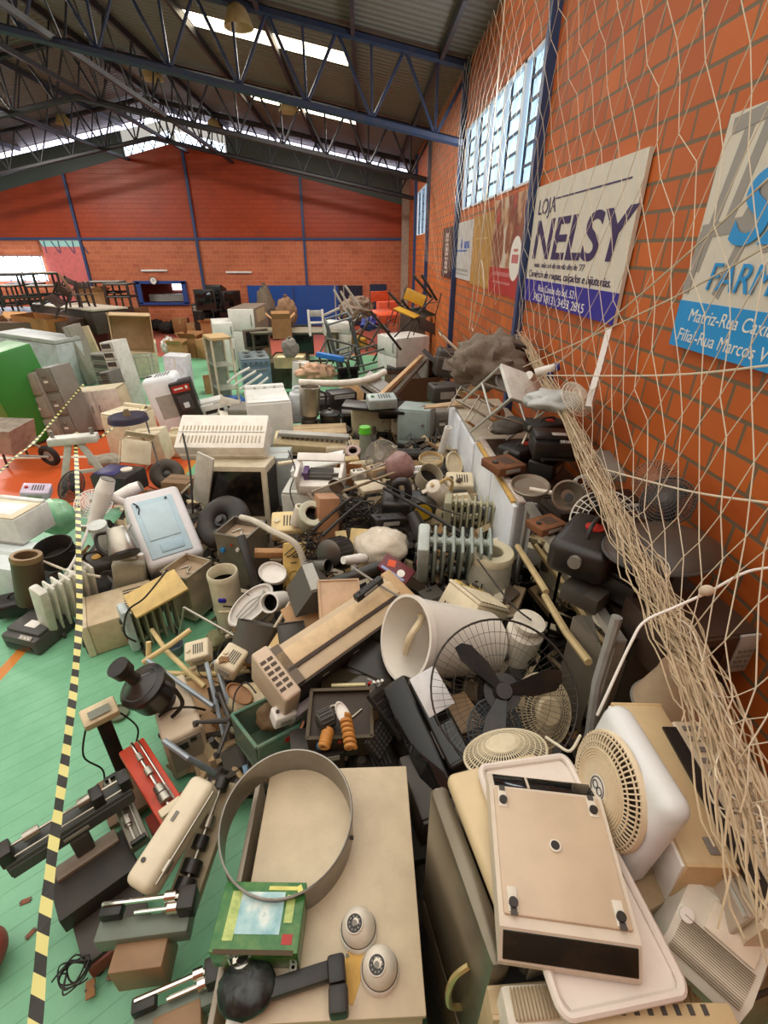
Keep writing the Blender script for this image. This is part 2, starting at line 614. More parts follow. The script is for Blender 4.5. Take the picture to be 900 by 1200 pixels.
def sheet(mb, y0, y1, x0, x1):
 mb.quad((x0, y0, roofz(x0)), (x1, y0, roofz(x1)), (x1, y1, roofz(x1)), (x0, y1, roofz(x0)))
 mb.quad((x0, y0, roofz(x0) + .04), (x0, y1, roofz(x0) + .04), (x1, y1, roofz(x1) + .04), (x1, y0, roofz(x1) + .04))
cuts = []
for k, (yc, x0, x1) in enumerate(SKY):
 hw = (.42, .36, .36)[k]
 cuts.append((yc - hw, yc + hw, x0, x1))
for (ya, yb, x0, x1) in cuts:
 sheet(rf, ys, ya, RX, WX + .3)
 sheet(rf, ya, yb, RX, x0)
 sheet(rf, ya, yb, x1, WX + .3)
 ys = yb
sheet(rf, ys, FY + .3, RX, WX + .3)
LC = [(14.6, 15.2, -13.4, -11.6), (15.7, 16.2, -13.6, -11.8), (19., 19.5, -13.6, -11.6)]
ys = RY0
for (ya, yb, x0, x1) in LC:
 sheet(rf, ys, ya, LX, RX)
 sheet(rf, ya, yb, LX, x0)
 sheet(rf, ya, yb, x1, RX)
 ys = yb
sheet(rf, ys, FY + .3, LX, RX)
struct(rf, 'ceiling', rm, 'corrugated grey roof sheets over the hall')
SKYM = sky_pane((255, 240, 205), 5.)
sk = MB()
for (ya, yb, x0, x1) in cuts + LC:
 sk.quad((x0, ya, roofz(x0) + .02), (x1, ya, roofz(x1) + .02), (x1, yb, roofz(x1) + .02), (x0, yb, roofz(x0) + .02))
struct(sk, 'window_8', SKYM, 'bright translucent strips let into the roof sheets', 'window')
# steel trusses --------------------------------------------------------
TRM = M((34, 36, 44), .5)
TRB = M((26, 42, 70), .5)
def truss(y, lab, mat):
 t = MB()
 r = .055
 dep = 1.12
 ends = (LX, RX, WX)
 for x0, x1 in ((LX, RX), (RX, WX)):
  for off in (-.12, -.12 - dep):
   t.cyl((x0, y, roofz(x0) + off), (x1, y, roofz(x1) + off), r + .02, n=6)
  n = 8
  for k in range(n):
   a, c = x0 + (x1 - x0) * k / n, x0 + (x1 - x0) * (k + 1) / n
   m_ = (a + c) / 2
   t.cyl((a, y, roofz(a) - .12), (m_, y, roofz(m_) - .12 - dep), .03, n=6)
   t.cyl((m_, y, roofz(m_) - .12 - dep), (c, y, roofz(c) - .12), .03, n=6)
   t.cyl((m_, y, roofz(m_) - .12), (m_, y, roofz(m_) - .12 - dep), .025, n=6)
 o = t.build('roof_truss', mat)
 return tag(o, lab, 'roof truss', None, 'structure')
truss(11.35, 'blue steel lattice roof truss nearest in view', TRB)
truss(16.8, 'dark steel lattice roof truss in the middle of the hall', TRM)
truss(22., 'dark steel lattice roof truss close to the far wall', TRM)
pu = MB()
for x in (-13.6, -11.6, -9.4, -7., -5.25, -3.4, -1.7, -.1, 1.46):
 z = roofz(x) - .09
 pu.box((x, (9. + FY) / 2, z), (.07, FY - 9., .14))
for x in (-5.25, -9.4, -7.):
 z = roofz(x) - 1.2
 pu.box((x, (9. + FY) / 2, z), (.08, FY - 9., .1))
 y = 9.
 while y < FY - 1.4:
  pu.cyl((x, y, z), (x, y + .69, z + 1.05), .022, n=5)
  pu.cyl((x, y + .69, z + 1.05), (x, y + 1.37, z), .022, n=5)
  y += 1.37
struct(pu, 'trim_purlins', TRM, 'dark steel purlins and lattice girders running along under the roof')
GLOW = M((232, 196, 130), .4, emit=.25)
def bell(root, w, d, h):
 MB().cyl((0, 0, h * .75), (0, 0, h), w * .12, n=12).build('lamp_socket', DGREY, root)
 MB().lathe([(w * .12, h * .75), (w * .3, h * .6), (w * .48, h * .1), (w * .5, 0), (w * .46, .01), (w * .28, h * .56), (w * .1, h * .7)], 24).build('lamp_shade', M((190, 160, 110), .4), root)
 MB().cyl((0, 0, h), (0, 0, h + .5), .015, n=6).build('hanger', DGREY, root)
 g_ = MB()
 g_.ball((0, 0, h * .35), w * .14)
 g_.build('bulb', GLOW, root)
for (x, y, Y, lab) in ((278, 14, 11.35, 'bell shaped hanging lamp at the top, in front of the first skylight'), (177, 82, 16.8, 'bell shaped hanging lamp on the middle truss, left of centre'), (338, 121, 16.8, 'bell shaped hanging lamp below the second skylight'), (73, 137, 22., 'small bell shaped hanging lamp at far left of the roof'), (250, 143, 22, 'small bell shaped hanging lamp above the gable peak')):
 p = PY(x, y, Y)
 r_ = root_at('hanging_lamp', lab, 'lamp', Matrix.Translation(p - Vector((0, 0, .2))), 'bell lamps under the roof')
 s = .5 if Y < 12 else .55
 bell(r_, s, s, .42)
# far wall fittings ------------------------------------------------------
hf = MB()
for (x, z, sx, sz) in ((-9.12, 2.0, 2.3, .12), (-9.12, 1.12, 2.3, .1), (-10.15, 1.57, .26, .9), (-8.08, 1.57, .2, .9)):
 hf.box((x, FY - .06, z), (sx, .14, sz))
hr = root_at('serving_hatch', 'blue framed serving hatch in the far brick wall', 'hatch', Matrix())
hf.build('hatch_frame', BLUEP, hr)
MB().box((-9.1, FY + .9, 1.3), (1.9, .3, .3)).build('counter', M((200, 200, 196), .5), hr)
MB().box((-8.75, FY + 1.5, 1.75), (.8, .03, .32)).build('lit_window', PANE2, hr)
def tubelamp(p, lab):
 r = root_at('tube_lamp', lab, 'lamp', Matrix.Translation(p), 'tube lamps on the far wall')
 MB().box((0, -.03, 0), (1.15, .05, .08), bev=.01).build('fixture', WHITE, r)
 MB().cyl((-.5, -.08, -.02), (.5, -.08, -.02), .022, n=8).build('tube', PALE, r)
tubelamp(PY(181, 317, FY), 'white tube lamp on the brick above the serving hatch')
tubelamp(PY(280, 319, FY), 'white tube lamp on the brick right of the second post')
ck = root_at('wall_clock', 'round white clock above the serving hatch', 'clock', Matrix.Translation(PY(180, 329, FY - .1)))
MB().cyl((0, 0, 0), (0, -.04, 0), .15, n=24).build('clock_face', WHITE, ck)
MB().ring((0, -.04, 0), .15, .015, ax='y').build('clock_rim', DGREY, ck)
MB().box((0, -.05, .04), (.012, .01, .09)).box((.03, -.05, 0), (.07, .01, .012)).build('clock_hands', BLACK, ck)
BD = M((20, 78, 160), .4)
dr = struct(MB().box((-3.2, FY - .06, 1.0), (4.1, .08, 1.72)), 'door_1', BD, 'wide blue panel door in the far wall', 'door')
MB().box((-3.2, FY - .12, 1.2), (.05, .05, 1.2)).build('door_seam', STB, dr)
dr = struct(MB().box((.1 - .9, FY - .05, 1.0), (1.5, .06, 1.7)), 'door_2', M((14, 24, 54), .4), 'dark navy doorway right of the blue panel door', 'door')
MB().box((-1.3, FY - .1, 1.0), (.06, .05, 1.7)).box((-.9, FY - .1, 1.0), (.04, .05, 1.7)).build('door_bars', LGREY, dr)
p = PY(443, 350, FY)
dr = struct(MB().box((p.x, FY - .05, .95), (.75, .06, 1.9)), 'door_3', M((18, 46, 84), .4), 'small dark blue door at the right end of the far wall', 'door')
MB().box((p.x, FY - .1, 1.45), (.12, .02, .14)).build('door_sign', LGREY, dr)
# signs on the right wall --------------------------------------------------
def wall_frame(y, z, x=WX - .012):       # local x runs to the viewer's right along the wall (towards -Y), local y up
 m = Matrix(((0, 0, -1), (-1, 0, 0), (0, 1, 0))).to_4x4()
 m.translation = (x, y, z)
 return m
def sign(name, label, cat, ya, yb, z0, z1, mat, t=.03):
 r = root_at(name, label, cat, wall_frame(ya, z0, WX - t - .01))
 MB().box(((ya - yb) / 2, (z1 - z0) / 2, -t / 2), (ya - yb, z1 - z0, t)).build('panel', mat, r)
 return r
def tx(r, s, x, y, size, mat, up=.003, **kw):
 return text_mesh(s, size, mat, 'lettering', r, Matrix.Translation((x, y, up)), **kw)
PAN = M((222, 214, 200), .5, dirt=.1)
INK = M((46, 22, 84), .5, dirt=0)
INKG = M((96, 86, 110), .6, dirt=0)
NB = M((34, 30, 150), .45, dirt=.05)
CY_ = M((24, 150, 222), .45, dirt=.05)
WT = M((238, 234, 226), .5, dirt=0)
s = sign('shop_sign', 'cream and blue NELSY shop sign on the brick wall', 'sign', 6.38, 3.98, 2.69, 3.83, PAN)
L = 2.4
MB().box((L / 2, .115, .001), (L, .23, .004)).build('blue_band', NB, s)
MB().box((L * .6, .985, .001), (L * .66, .012, .004)).build('rule', INK, s)
tx(s, 'LOJA', .14, .87, .2, INK, sx=1.25)
tx(s, 'NELSY', .1, .45, .52, INK, sx=1.52, shear=.12, bold=.008)
tx(s, "mais, não sai da moda desde '77", .25, .36, .075, INKG, sx=1.45, shear=.25)
tx(s, 'Comércio de roupas, calçados e bijuterias.', .08, .26, .1, INK, sx=1.25, shear=.2)
tx(s, 'Rua Caxias do Sul, 521', .5, .125, .095, WT, sx=1.25)
tx(s, '3453 1813 . 3453 2815', .36, .025, .11, WT, sx=1.42)
s = sign('pharmacy_sign', 'white and bright blue FARMA pharmacy sign at the right edge', 'sign', 3.17, .9, 2.68, 3.84, PAN)
MB().box((1.13, .13, .001), (2.27, .26, .004)).build('blue_band', CY_, s)
GM = M((158, 152, 146), .5, dirt=.05)
gl = MB()
for (a, b_) in (((.06, .42), (.2, 1.14)), ((.22, .62), (.34, 1.14)), ((.3, .3), (.5, .9)), ((.34, .62), (.6, 1.14)), ((.02, .62), (.5, .66)), ((.05, 1.1), (.36, 1.13)), ((.5, .9), (.75, .92)), ((.55, .55), (.8, .6)), ((.05, .62), (-.0 + .02, .3))):
 ax_, ay = a
 bx_, by = b_
 d = math.degrees(math.atan2(by - ay, bx_ - ax_))
 gi = len(gl.b.verts) * .00004
 gl.box(((ax_ + bx_) / 2, (ay + by) / 2, .0005 + gi), (math.hypot(bx_ - ax_, by - ay), .07, .003), (0, 0, d))
gl.ring((.36, .36, -.027), .12, .03, ax='z', m=4)
gl.build('grey_emblem', GM, s)
tx(s, 'SA', .26, .56, .46, CY_, sx=1.25, shear=.2, bold=.008, up=.009)
tx(s, 'FARMACIA', .2, .33, .2, CY_, sx=1.0, shear=.15, up=.009)
tx(s, 'Matriz-Rua Caxias', .12, .155, .1, WT, sx=.98, shear=.12)
tx(s, 'Filial-Rua Marcos V', .06, .04, .1, WT, sx=.98, shear=.12)
# posters under the big window
def poster(name, label, pa, pb, z0, z1, mat, t=.012):
 ya, yb = PX(*pa, WX).y, PX(*pb, WX).y
 return sign(name, label, 'poster', ya, yb, z0, z1, mat, t), ya - yb
def blot(name, stops, scale, seed):
 m = bpy.data.materials.new(name)
 m.use_nodes = True
 nt, b = nodes(m)
 tc = nt.nodes.new('ShaderNodeTexCoord')
 nz = nt.nodes.new('ShaderNodeTexNoise')
 nz.noise_dimensions = '4D'
 nz.inputs['W'].default_value = seed
 nz.inputs['Scale'].default_value = scale
 nz.inputs['Detail'].default_value = 4
 nt.links.new(tc.outputs['Object'], nz.inputs['Vector'])
 rp = nt.nodes.new('ShaderNodeValToRGB')
 el = rp.color_ramp.elements
 el[0].position, el[0].color = stops[0][0], lin(stops[0][1])
 el[1].position, el[1].color = stops[1][0], lin(stops[1][1])
 for p_, c_ in stops[2:]:
  e = el.new(p_)
  e.color = lin(c_)
 nt.links.new(nz.outputs['Fac'], rp.inputs['Fac'])
 nt.links.new(rp.outputs['Color'], b.inputs['Base Color'])
 b.inputs['Roughness'].default_value = .5
 return m
s, L = poster('wall_poster', 'white poster with a small blue and green emblem, leftmost under the window', (533, 300), (554, 300), 2.72, 3.72, M((206, 204, 204), .5))
MB().cyl((L * .45, .62, 0), (L * .45, .62, .004), .09, n=16).box((L * .72, .6, .001), (L * .26, .12, .004)).box((L * .45, .5, .001), (L * .6, .03, .004)).build('emblem', M((60, 110, 190), .5), s)
MB().ball((L * .25, .55, .002), (.07, .07, .003))
MB().box((L * .5, .16, .001), (L * .7, .05, .004)).box((L * .5, .09, .001), (L * .7, .03, .004)).build('print_lines', LGREY, s)
s, L = poster('wall_poster', 'plain ochre yellow poster, middle of the three under the window', (554, 300), (577, 300), 2.68, 3.74, M((190, 140, 62), .6))
MB().box((L * .5, .72, .001), (L * .6, .02, .004)).box((L * .5, .4, .001), (.03, .3, .004)).build('print_lines', M((214, 178, 120), .6), s)
s, L = poster('wall_poster', 'red and cream advertising poster with a round white badge', (577, 300), (621, 300), 2.66, 3.86, blot('poster_picture', [(.38, (214, 204, 190)), (.5, (196, 150, 110)), (.58, (120, 60, 40)), (.66, (190, 70, 50))], 2.2, 3.))
MB().box((L / 2, .17, .001), (L, .34, .004)).build('red_field', M((190, 44, 42), .5), s)
MB().cyl((L * .72, .46, 0), (L * .72, .46, .006), .26, n=28).build('badge', WT, s)
MB().box((L * .72, .46, .006), (.3, .1, .004)).box((L * .72, .56, .006), (.2, .03, .004)).box((L * .4, .26, .003), (L * .55, .05, .004)).box((L * .4, .15, .003), (L * .5, .03, .004)).build('print_lines', M((206, 120, 120), .5), s)
fg = MB()
for (x, y, r) in ((.35, .6, .14), (.55, .7, .12), (.95, .75, .13), (.2, .5, .12)):
 fg.ball((x * L / 1.2, y + .25, .001), (r * .6, r * .8, .004))
 fg.ball((x * L / 1.2, y, .001), (r * .9, r * 1.6, .003))
fg.build('picture_shapes', M((150, 84, 56), .6), s)
s, L = poster('wall_poster', 'dark narrow poster with white upright lettering left of the window posters', (519, 300), (530, 300), 2.66, 3.7, M((70, 40, 40), .6))
mk = MB()
for k in range(9):
 mk.box((L * .5, .12 + k * .095, .001), (L * .32, .05 + .02 * (k % 3), .004))
mk.build('print_lines', M((190, 170, 165), .6), s)
# ================================================================ kinds of things; each fills a root with parts, base at z=0
def handle_bar(L, axis='z', r=.008, off=.03):
 pts = [(0, 0, -L / 2), (0, -off, -L / 2 + .01), (0, -off, L / 2 - .01), (0, 0, L / 2)]
 if axis == 'x':
  pts = [(q[2], q[1], 0) for q in pts]
 return pts
def fridge(root, w, d, h, mat=None, door=None, split=.3, handle=DGREY, side='r', top=None, seal=None):
 mat = mat or OFFW
 door = door or mat
 dd = min(.06, d * .12)
 MB().box((0, dd / 2, h / 2), (w, d - dd, h), bev=.02).build('body', mat, root)
 MB().box((0, -d / 2 + dd + .003, h / 2), (w * .95, .012, h * .95)).build('door_seal', seal or LGREY, root)
 zs = [(.03, 1 - split), (1 - split + .006, .995)] if split else [(.03, .995)]
 for a, b_ in zs:
  z0, z1 = h * a, h * b_
  o = MB().box((0, -d / 2 + dd / 2, (z0 + z1) / 2), (w, dd, z1 - z0), bev=.018).build('door', door, root)
  sx = (.4 if side == 'r' else -.4) * w
  L = min((z1 - z0) * .5, .35)
  MB(Matrix.Translation((sx, -d / 2, (z0 + z1) / 2))).tube(handle_bar(L), .009).build('handle', handle, o)
 MB().box((0, 0, .012), (w * .9, d * .8, .024)).build('plinth', DGREY, root)
def freezer(root, w, d, h, mat=None, lid=None, trim=None):
 mat = mat or WHITE
 MB().box((0, 0, h * .46), (w, d, h * .9), bev=.02).build('body', mat, root)
 MB().box((0, 0, h * .915), (w * .985, d * .985, .02)).build('lid_seal', trim or LGREY, root)
 MB().box((0, 0, h * .96), (w, d, h * .08), bev=.02).build('lid', lid or mat, root)
 MB().box((w * .3, -d / 2 - .004, h * .15), (w * .2, .01, h * .12)).build('vent_grille', GREY, root)
 MB(Matrix.Translation((0, -d / 2, h * .93))).tube(handle_bar(w * .2, 'x'), .008).build('handle', DGREY, root)
def washer(root, w, d, h, mat=None, lid=None, panel=None, knobs=3, flare=0.):
 mat = mat or WHITE
 MB().box((0, 0, h * .46), (w, d, h * .92), bev=.025).build('body', mat, root)
 MB().box((0, -d * .08, h * .935), (w * .96, d * .8, h * .04), bev=.02).build('lid', lid or mat, root)
 MB().box((0, -d * .08, h * .957), (w * .7, d * .52, .008), bev=.003).build('lid_window', panel or LGREY, root)
 p = MB().box((0, d * .41, h * .96), (w * .96, d * .16, h * .1), bev=.02, ty=.7).build('control_panel', mat, root)
 for k in range(knobs):
  x = (k - (knobs - 1) / 2) * w * .24
  MB().cyl((x, d * .33, h * .97), (x, d * .3, h * .98), .02, .017, 12).build('knob', LGREY, p)
 MB().box((0, -d / 2 + .005, h * .05), (w * .98, .014, h * .07)).build('kick_plate', LGREY, root)
def stove(root, w, d, h, mat=None, glass=None, top=None):
 mat = mat or OFFW
 MB().box((0, 0, h * .47), (w, d, h * .94), bev=.012).build('body', mat, root)
 dr = MB().box((0, -d / 2 - .012, h * .45), (w * .92, .03, h * .56), bev=.01).build('oven_door', mat, root)
 MB().box((0, -d / 2 - .03, h * .45), (w * .74, .008, h * .36), bev=.003).build('door_glass', glass or GLASSD, dr)
 MB(Matrix.Translation((0, -d / 2 - .025, h * .7))).tube(handle_bar(w * .7, 'x'), .009).build('handle', STEEL, dr)
 pn = MB().box((0, -d / 2 - .005, h * .86), (w, .03, h * .13), bev=.008).build('control_panel', mat, root)
 for k in range(5):
  x = (k - 2) * w * .18
  MB().cyl((x, -d / 2 - .02, h * .86), (x, -d / 2 - .05, h * .86), .022, .018, 14).build('knob', DGREY, pn)
 MB().box((0, 0, h * .95), (w, d, h * .02), bev=.006).build('cooktop', top or mat, root)
 for sx in (-1, 1):
  for sy in (-1, 1):
   MB().cyl((sx * w * .24, sy * d * .22, h * .955), (sx * w * .24, sy * d * .22, h * .985), .05, .045, 16).ring((sx * w * .24, sy * d * .22, h * .99), .09, .006).build('burner', DGREY, root)
def cabinet(root, w, d, h, mat=None, doors=2, inner=None, open_=False, shelves=2, handle=DGREY):
 mat = mat or OFFW
 t = .02
 b = MB()
 b.box((-w / 2 + t / 2, 0, h / 2), (t, d, h)).box((w / 2 - t / 2, 0, h / 2), (t, d, h))
 b.box((0, 0, h - t / 2), (w, d, t)).box((0, 0, t / 2), (w, d, t)).box((0, d / 2 - t / 2, h / 2), (w, t, h))
 b.build('carcass', mat, root)
 for k in range(shelves):
  MB().box((0, .01, h * (k + 1) / (shelves + 1)), (w - 2 * t, d - .04, t)).build('shelf', inner or mat, root)
 if not open_:
  for k in range(doors):
   x = (k - (doors - 1) / 2) * w / doors
   o = MB().box((x, -d / 2 - .01, h / 2), (w / doors - .006, .02, h - .01), bev=.004).build('door', inner or mat, root)
   MB(Matrix.Translation((x + (w / doors) * (.36 if k < doors / 2 else -.36), -d / 2 - .02, h * .55))).tube(handle_bar(.12), .006).build('handle', handle, o)
def filing(root, w, d, h, mat=None, n=4, open_=False, slot=False):
 mat = mat or LGREY
 MB().box((0, .01, h / 2), (w, d - .02, h), bev=.006).build('body', mat, root)
 for k in range(n):
  z0, z1 = h * (k + .06) / n, h * (k + .95) / n
  o = MB().box((0, -d / 2 + .005, (z0 + z1) / 2), (w * .92, .02, z1 - z0), bev=.005).build('drawer', mat, root)
  if slot:
   MB().box((0, -d / 2 - .006, (z0 + z1) / 2 + .01), (w * .74, .01, (z1 - z0) * .55)).build('drawer_slot', DGREY, o)
  else:
   MB().box((0, -d / 2 - .012, z1 - (z1 - z0) * .3), (.1, .016, .022), bev=.004).build('handle', STEEL, o)
   MB().box((0, -d / 2 - .007, z1 - (z1 - z0) * .55), (.09, .006, .04)).build('label_holder', WHITE, o)
def fins_heater(root, w, d, h, mat=None, n=7, box=None, knob=True):
 """oil filled radiator: fins along x, control box at -x end"""
 mat = mat or COOL
 cw = w * .16
 pit = (w - cw) / n
 for k in range(n):
  x = -w / 2 + cw + pit * (k + .6)
  f = MB().box((x, 0, h * .54), (pit * .34, d * .96, h * .86), bev=min(.02, pit * .15))
  f.box((x, 0, h * .54), (pit * .62, d * .3, h * .82), bev=.01)
  f.build('fin', mat, root)
 for z in (.9, .17):
  MB().cyl((-w / 2 + cw, 0, h * z), (w / 2 - pit * .3, 0, h * z), d * .12, n=12).build('oil_pipe', mat, root)
 c = MB().box((-w / 2 + cw / 2, 0, h * .54), (cw, d * 1.02, h * .9), bev=.025).build('control_box', box or mat, root)
 if knob:
  for z in (.72, .54):
   MB().cyl((-w / 2, 0, h * z), (-w / 2 - .02, 0, h * z), d * .17, d * .14, 16).build('knob', DGREY, c)
  MB().box((-w / 2 - .003, 0, h * .36), (.008, d * .4, h * .1)).build('switch_plate', RED, c)
 for x in (-w * .32, w * .36):
  MB().box((x, 0, h * .06), (.03, d * 1.5, .02)).cyl((x, -d * .7, 0), (x, -d * .7, h * .06), .014, n=8).cyl((x, d * .7, 0), (x, d * .7, h * .06), .014, n=8).build('foot', DGREY, root)
def split_ac(root, w, d, h, mat=None, flap=True, slot=BLACK, text=False):
 """indoor wall unit: long in x, depth d, height h; rounded front towards -y"""
 mat = mat or CREAM
 pr = [(d / 2, 0), (d / 2, h), (-d * .2, h), (-d * .42, h * .85), (-d / 2, h * .55), (-d * .48, h * .32), (-d * .3, h * .1), (-d * .05, 0)]
 MB().prism(pr, -w / 2 + .02, w / 2 - .02, 'yz').build('body', mat, root)
 for s in (-1, 1):
  MB().prism([(y * 1.01, z) for y, z in pr], s * w / 2 - .02 * (s > 0), s * w / 2 + .02 * (s < 0), 'yz').build('end_cap', mat, root)
 MB().box((0, -d * .43, h * .2), (w * .86, .03, h * .2), (55, 0, 0)).build('air_slot', slot, root)
 if flap:
  MB().box((0, -d * .5, h * .14), (w * .84, .012, h * .16), (35, 0, 0), bev=.004).build('flap', mat, root)
 g = MB()
 for k in range(14):
  g.box((-w * .45 + w * .9 * k / 13, d * .1, h + .002), (w * .03, d * .5, .006))
 g.build('intake_grille', GREY, root)
 MB().box((w * .34, -d * .455, h * .62), (.09, .006, .03)).build('badge', LGREY, root)
def window_ac(root, w, d, h, mat=None, front=None, panel=None, slats=9):
 """box unit: front grille at -y"""
 mat = mat or CREAM
 MB().box((0, d * .05, h / 2), (w * .96, d * .9, h * .96), bev=.01).build('case', mat, root)
 MB().box((0, -d * .45, h / 2), (w, d * .1, h), bev=.015).build('front_frame', front or mat, root)
 g = MB()
 for k in range(slats):
  g.box((-w * .14, -d / 2 - .004, h * (.1 + .8 * k / (slats - 1))), (w * .64, .012, h * .04), (-25, 0, 0))
 g.build('front_grille', front or OFFW, root)
 MB().box((-w * .14, -d / 2 + .0, h * .5), (w * .66, .004, h * .86)).build('grille_back', DGREY, root)
 p = MB().box((w * .36, -d / 2 - .002, h * .5), (w * .2, .014, h * .8), bev=.004).build('control_panel', panel or TAN, root)
 for z in (.35, .65):
  MB().cyl((w * .36, -d / 2, h * z), (w * .36, -d / 2 - .025, h * z), min(.03, h * .1), n=14).build('knob', DGREY, p)
 v = MB()
 for s in (-1, 1):
  for k in range(7):
   v.box((s * w * .482, d * (.05 + .05 * k), h * .5), (.006, d * .018, h * .6))
 for k in range(8):
  v.box((-w * .3 + w * .6 * k / 7, d * .25, h * .982), (w * .03, d * .3, .006))
 v.build('side_vents', DGREY, root)
def cage(mb, R, dep, nr=7, ns=36, r=.0022, dome=.5, c=(0, 0, 0), hubr=.2):
 """wire fan guard half: concentric rings and spokes bulging along +z"""
 for i in range(nr):
  q = hubr + (1 - hubr) * i / (nr - 1)
  mb.ring((c[0], c[1], c[2] + dep * (1 - q ** 2.2)), R * q, r * (1.6 if i == nr - 1 else 1), n=40, m=4)
 for k in range(ns):
  a = 2 * math.pi * k / ns
  pts = []
  for i in range(5):
   q = hubr + (1 - hubr) * i / 4
   pts.append((c[0] + R * q * math.cos(a), c[1] + R * q * math.sin(a), c[2] + dep * (1 - q ** 2.2)))
  mb.tube(pts, r, 4)
 return mb
def blades(n, R, w, mat, root, z=0, name='blade', pitch=25, thick=.004):
 for k in range(n):
  T = Matrix.Translation((0, 0, z)) @ Matrix.Rotation(2 * math.pi * k / n, 4, 'Z') @ Matrix.Rotation(math.radians(pitch), 4, 'X')
  po = [(R * .12, -w * .2), (R * .45, -w * .5), (R * .85, -w * .5), (R * .98, -w * .2), (R, w * .2), (R * .8, w * .45), (R * .4, w * .3), (R * .12, w * .2)]
  MB(T).prism(po, -thick / 2, thick / 2).build(name, mat, root)
def fan_head(root, w, d, h, guard=None, blade=None, nb=3, spin=0, motor=None, back=True, front=True, ns=40, wire=.0025, nr=8, hub=True, bw=.5, rimr=.03):
 """round wire-guarded fan head facing +z; diameter w, depth h"""
 R = w / 2
 guard = guard or LGREY
 if front:
  cage(MB(), R, h * .42, nr, ns, wire, c=(0, 0, h * .55)).build('front_guard', guard, root)
 if back:
  g = MB(Matrix.Translation((0, 0, h * .5)) @ Matrix.Rotation(math.pi, 4, 'X'))
  cage(g, R * .99, h * .35, nr, ns, wire)
  g.build('rear_guard', guard, root)
 MB().ring((0, 0, h * .525), R, R * rimr, n=44, m=8).build('rim', guard, root)
 MB().cyl((0, 0, 0), (0, 0, h * .38), R * .22, R * .26, 20).build('motor', motor or blade or DGREY, root)
 if hub:
  MB().cyl((0, 0, h * .38), (0, 0, h * .62), R * .14, R * .11, 16).build('hub', blade or BLACK, root)
 if nb:
  blades(nb, R * .86, R * bw, blade or BLACK, root, h * .5)
 if front:
  MB().cyl((0, 0, h * .95), (0, 0, h * .985), R * .22, R * .18, 20).build('centre_badge', guard, root)
def guard_only(root, w, d, h, mat=None, ns=60, nr=6, wire=.003, badge=True, rim=.035, hubr=.28):
 R = w / 2
 mat = mat or WHITE
 cage(MB(), R, h * .85, nr, ns, wire, hubr=hubr).build('grille', mat, root)
 MB().ring((0, 0, 0), R, R * rim, n=48, m=8).build('rim', mat, root)
 if badge:
  MB().cyl((0, 0, h * .75), (0, 0, h * .9), R * hubr, R * hubr * .8, 24).build('centre_badge', mat, root)
def desk_fan(root, w, d, h, mat=None, blade=None):
 mat = mat or WHITE
 R = w / 2
 MB().cyl((0, 0, 0), (0, 0, h * .05), R * .6, R * .5, 24).build('base', mat, root)
 MB().cyl((0, 0, h * .05), (0, 0, h * .5), R * .1, R * .08, 12).build('stand', mat, root)
 T = Matrix.Translation((0, 0, h * .62)) @ Matrix.Rotation(math.radians(80), 4, 'X')
 cage(MB(T), R, R * .25, 6, 30, .003).build('front_guard', mat, root)
 cage(MB(T @ Matrix.Rotation(math.pi, 4, 'X')), R, R * .25, 6, 30, .003).build('rear_guard', mat, root)
 MB(T).cyl((0, 0, -R * .7), (0, 0, -R * .15), R * .22, n=16).build('motor', mat, root)
 for k in range(3):
  MB(T @ Matrix.Rotation(k * 2.094, 4, 'Z') @ Matrix.Rotation(.4, 4, 'X')).prism([(R * .1, -R * .1), (R * .8, -R * .3), (R * .85, R * .2), (R * .1, R * .1)], -.003, .003).build('blade', blade or LGREY, root)
def ceil_blade(root, w, d, h, mat=None, arm=None):
 """one ceiling fan blade with its bracket, lying along x"""
 mat = mat or CREAM
 po = [(-w * .4, -d * .32), (w * .42, -d * .5), (w * .48, -d * .4), (w * .5, 0), (w * .48, d * .4), (w * .42, d * .5), (-w * .4, d * .32)]
 MB().prism(po, 0, h).build('blade', mat, root)
 MB().box((-w * .42, 0, h + .004), (w * .16, d * .3, .008), bev=.002).cyl((-w * .4, 0, h), (-w * .4, 0, h + .015), .012, n=8).build('bracket', arm or STEEL, root)
def box_open(root, w, d, h, mat=None, flaps=True, inside=None):
 mat = mat or CARD
 t = .008
 b = MB()
 b.box((-w / 2, 0, h / 2), (t, d, h)).box((w / 2, 0, h / 2), (t, d, h)).box((0, -d / 2, h / 2), (w, t, h)).box((0, d / 2, h / 2), (w, t, h)).box((0, 0, t / 2), (w, d, t))
 b.build('box_body', mat, root)
 if flaps:
  for s in (-1, 1):
   MB().box((s * (w / 2 + d * .14), 0, h + d * .12), (d * .34, d * .98, t), (0, -s * 40, 0)).build('flap', mat, root)
   MB().box((0, s * (d / 2 + d * .1), h + d * .14), (w * .98, d * .34, t), (s * 55, 0, 0)).build('flap', mat, root)
 if inside:
  MB().box((0, 0, h * .8), (w * .94, d * .94, h * .1)).build('contents', inside, root)
def box_shut(root, w, d, h, mat=None, tape=None):
 mat = mat or CARD
 MB().box((0, 0, h / 2), (w, d, h), bev=.004).build('box_body', mat, root)
 MB().box((0, 0, h + .001), (w * 1.002, .05, .003)).box((0, -d / 2 - .001, h * .85), (.05, .003, h * .3)).build('tape', tape or TAN, root)
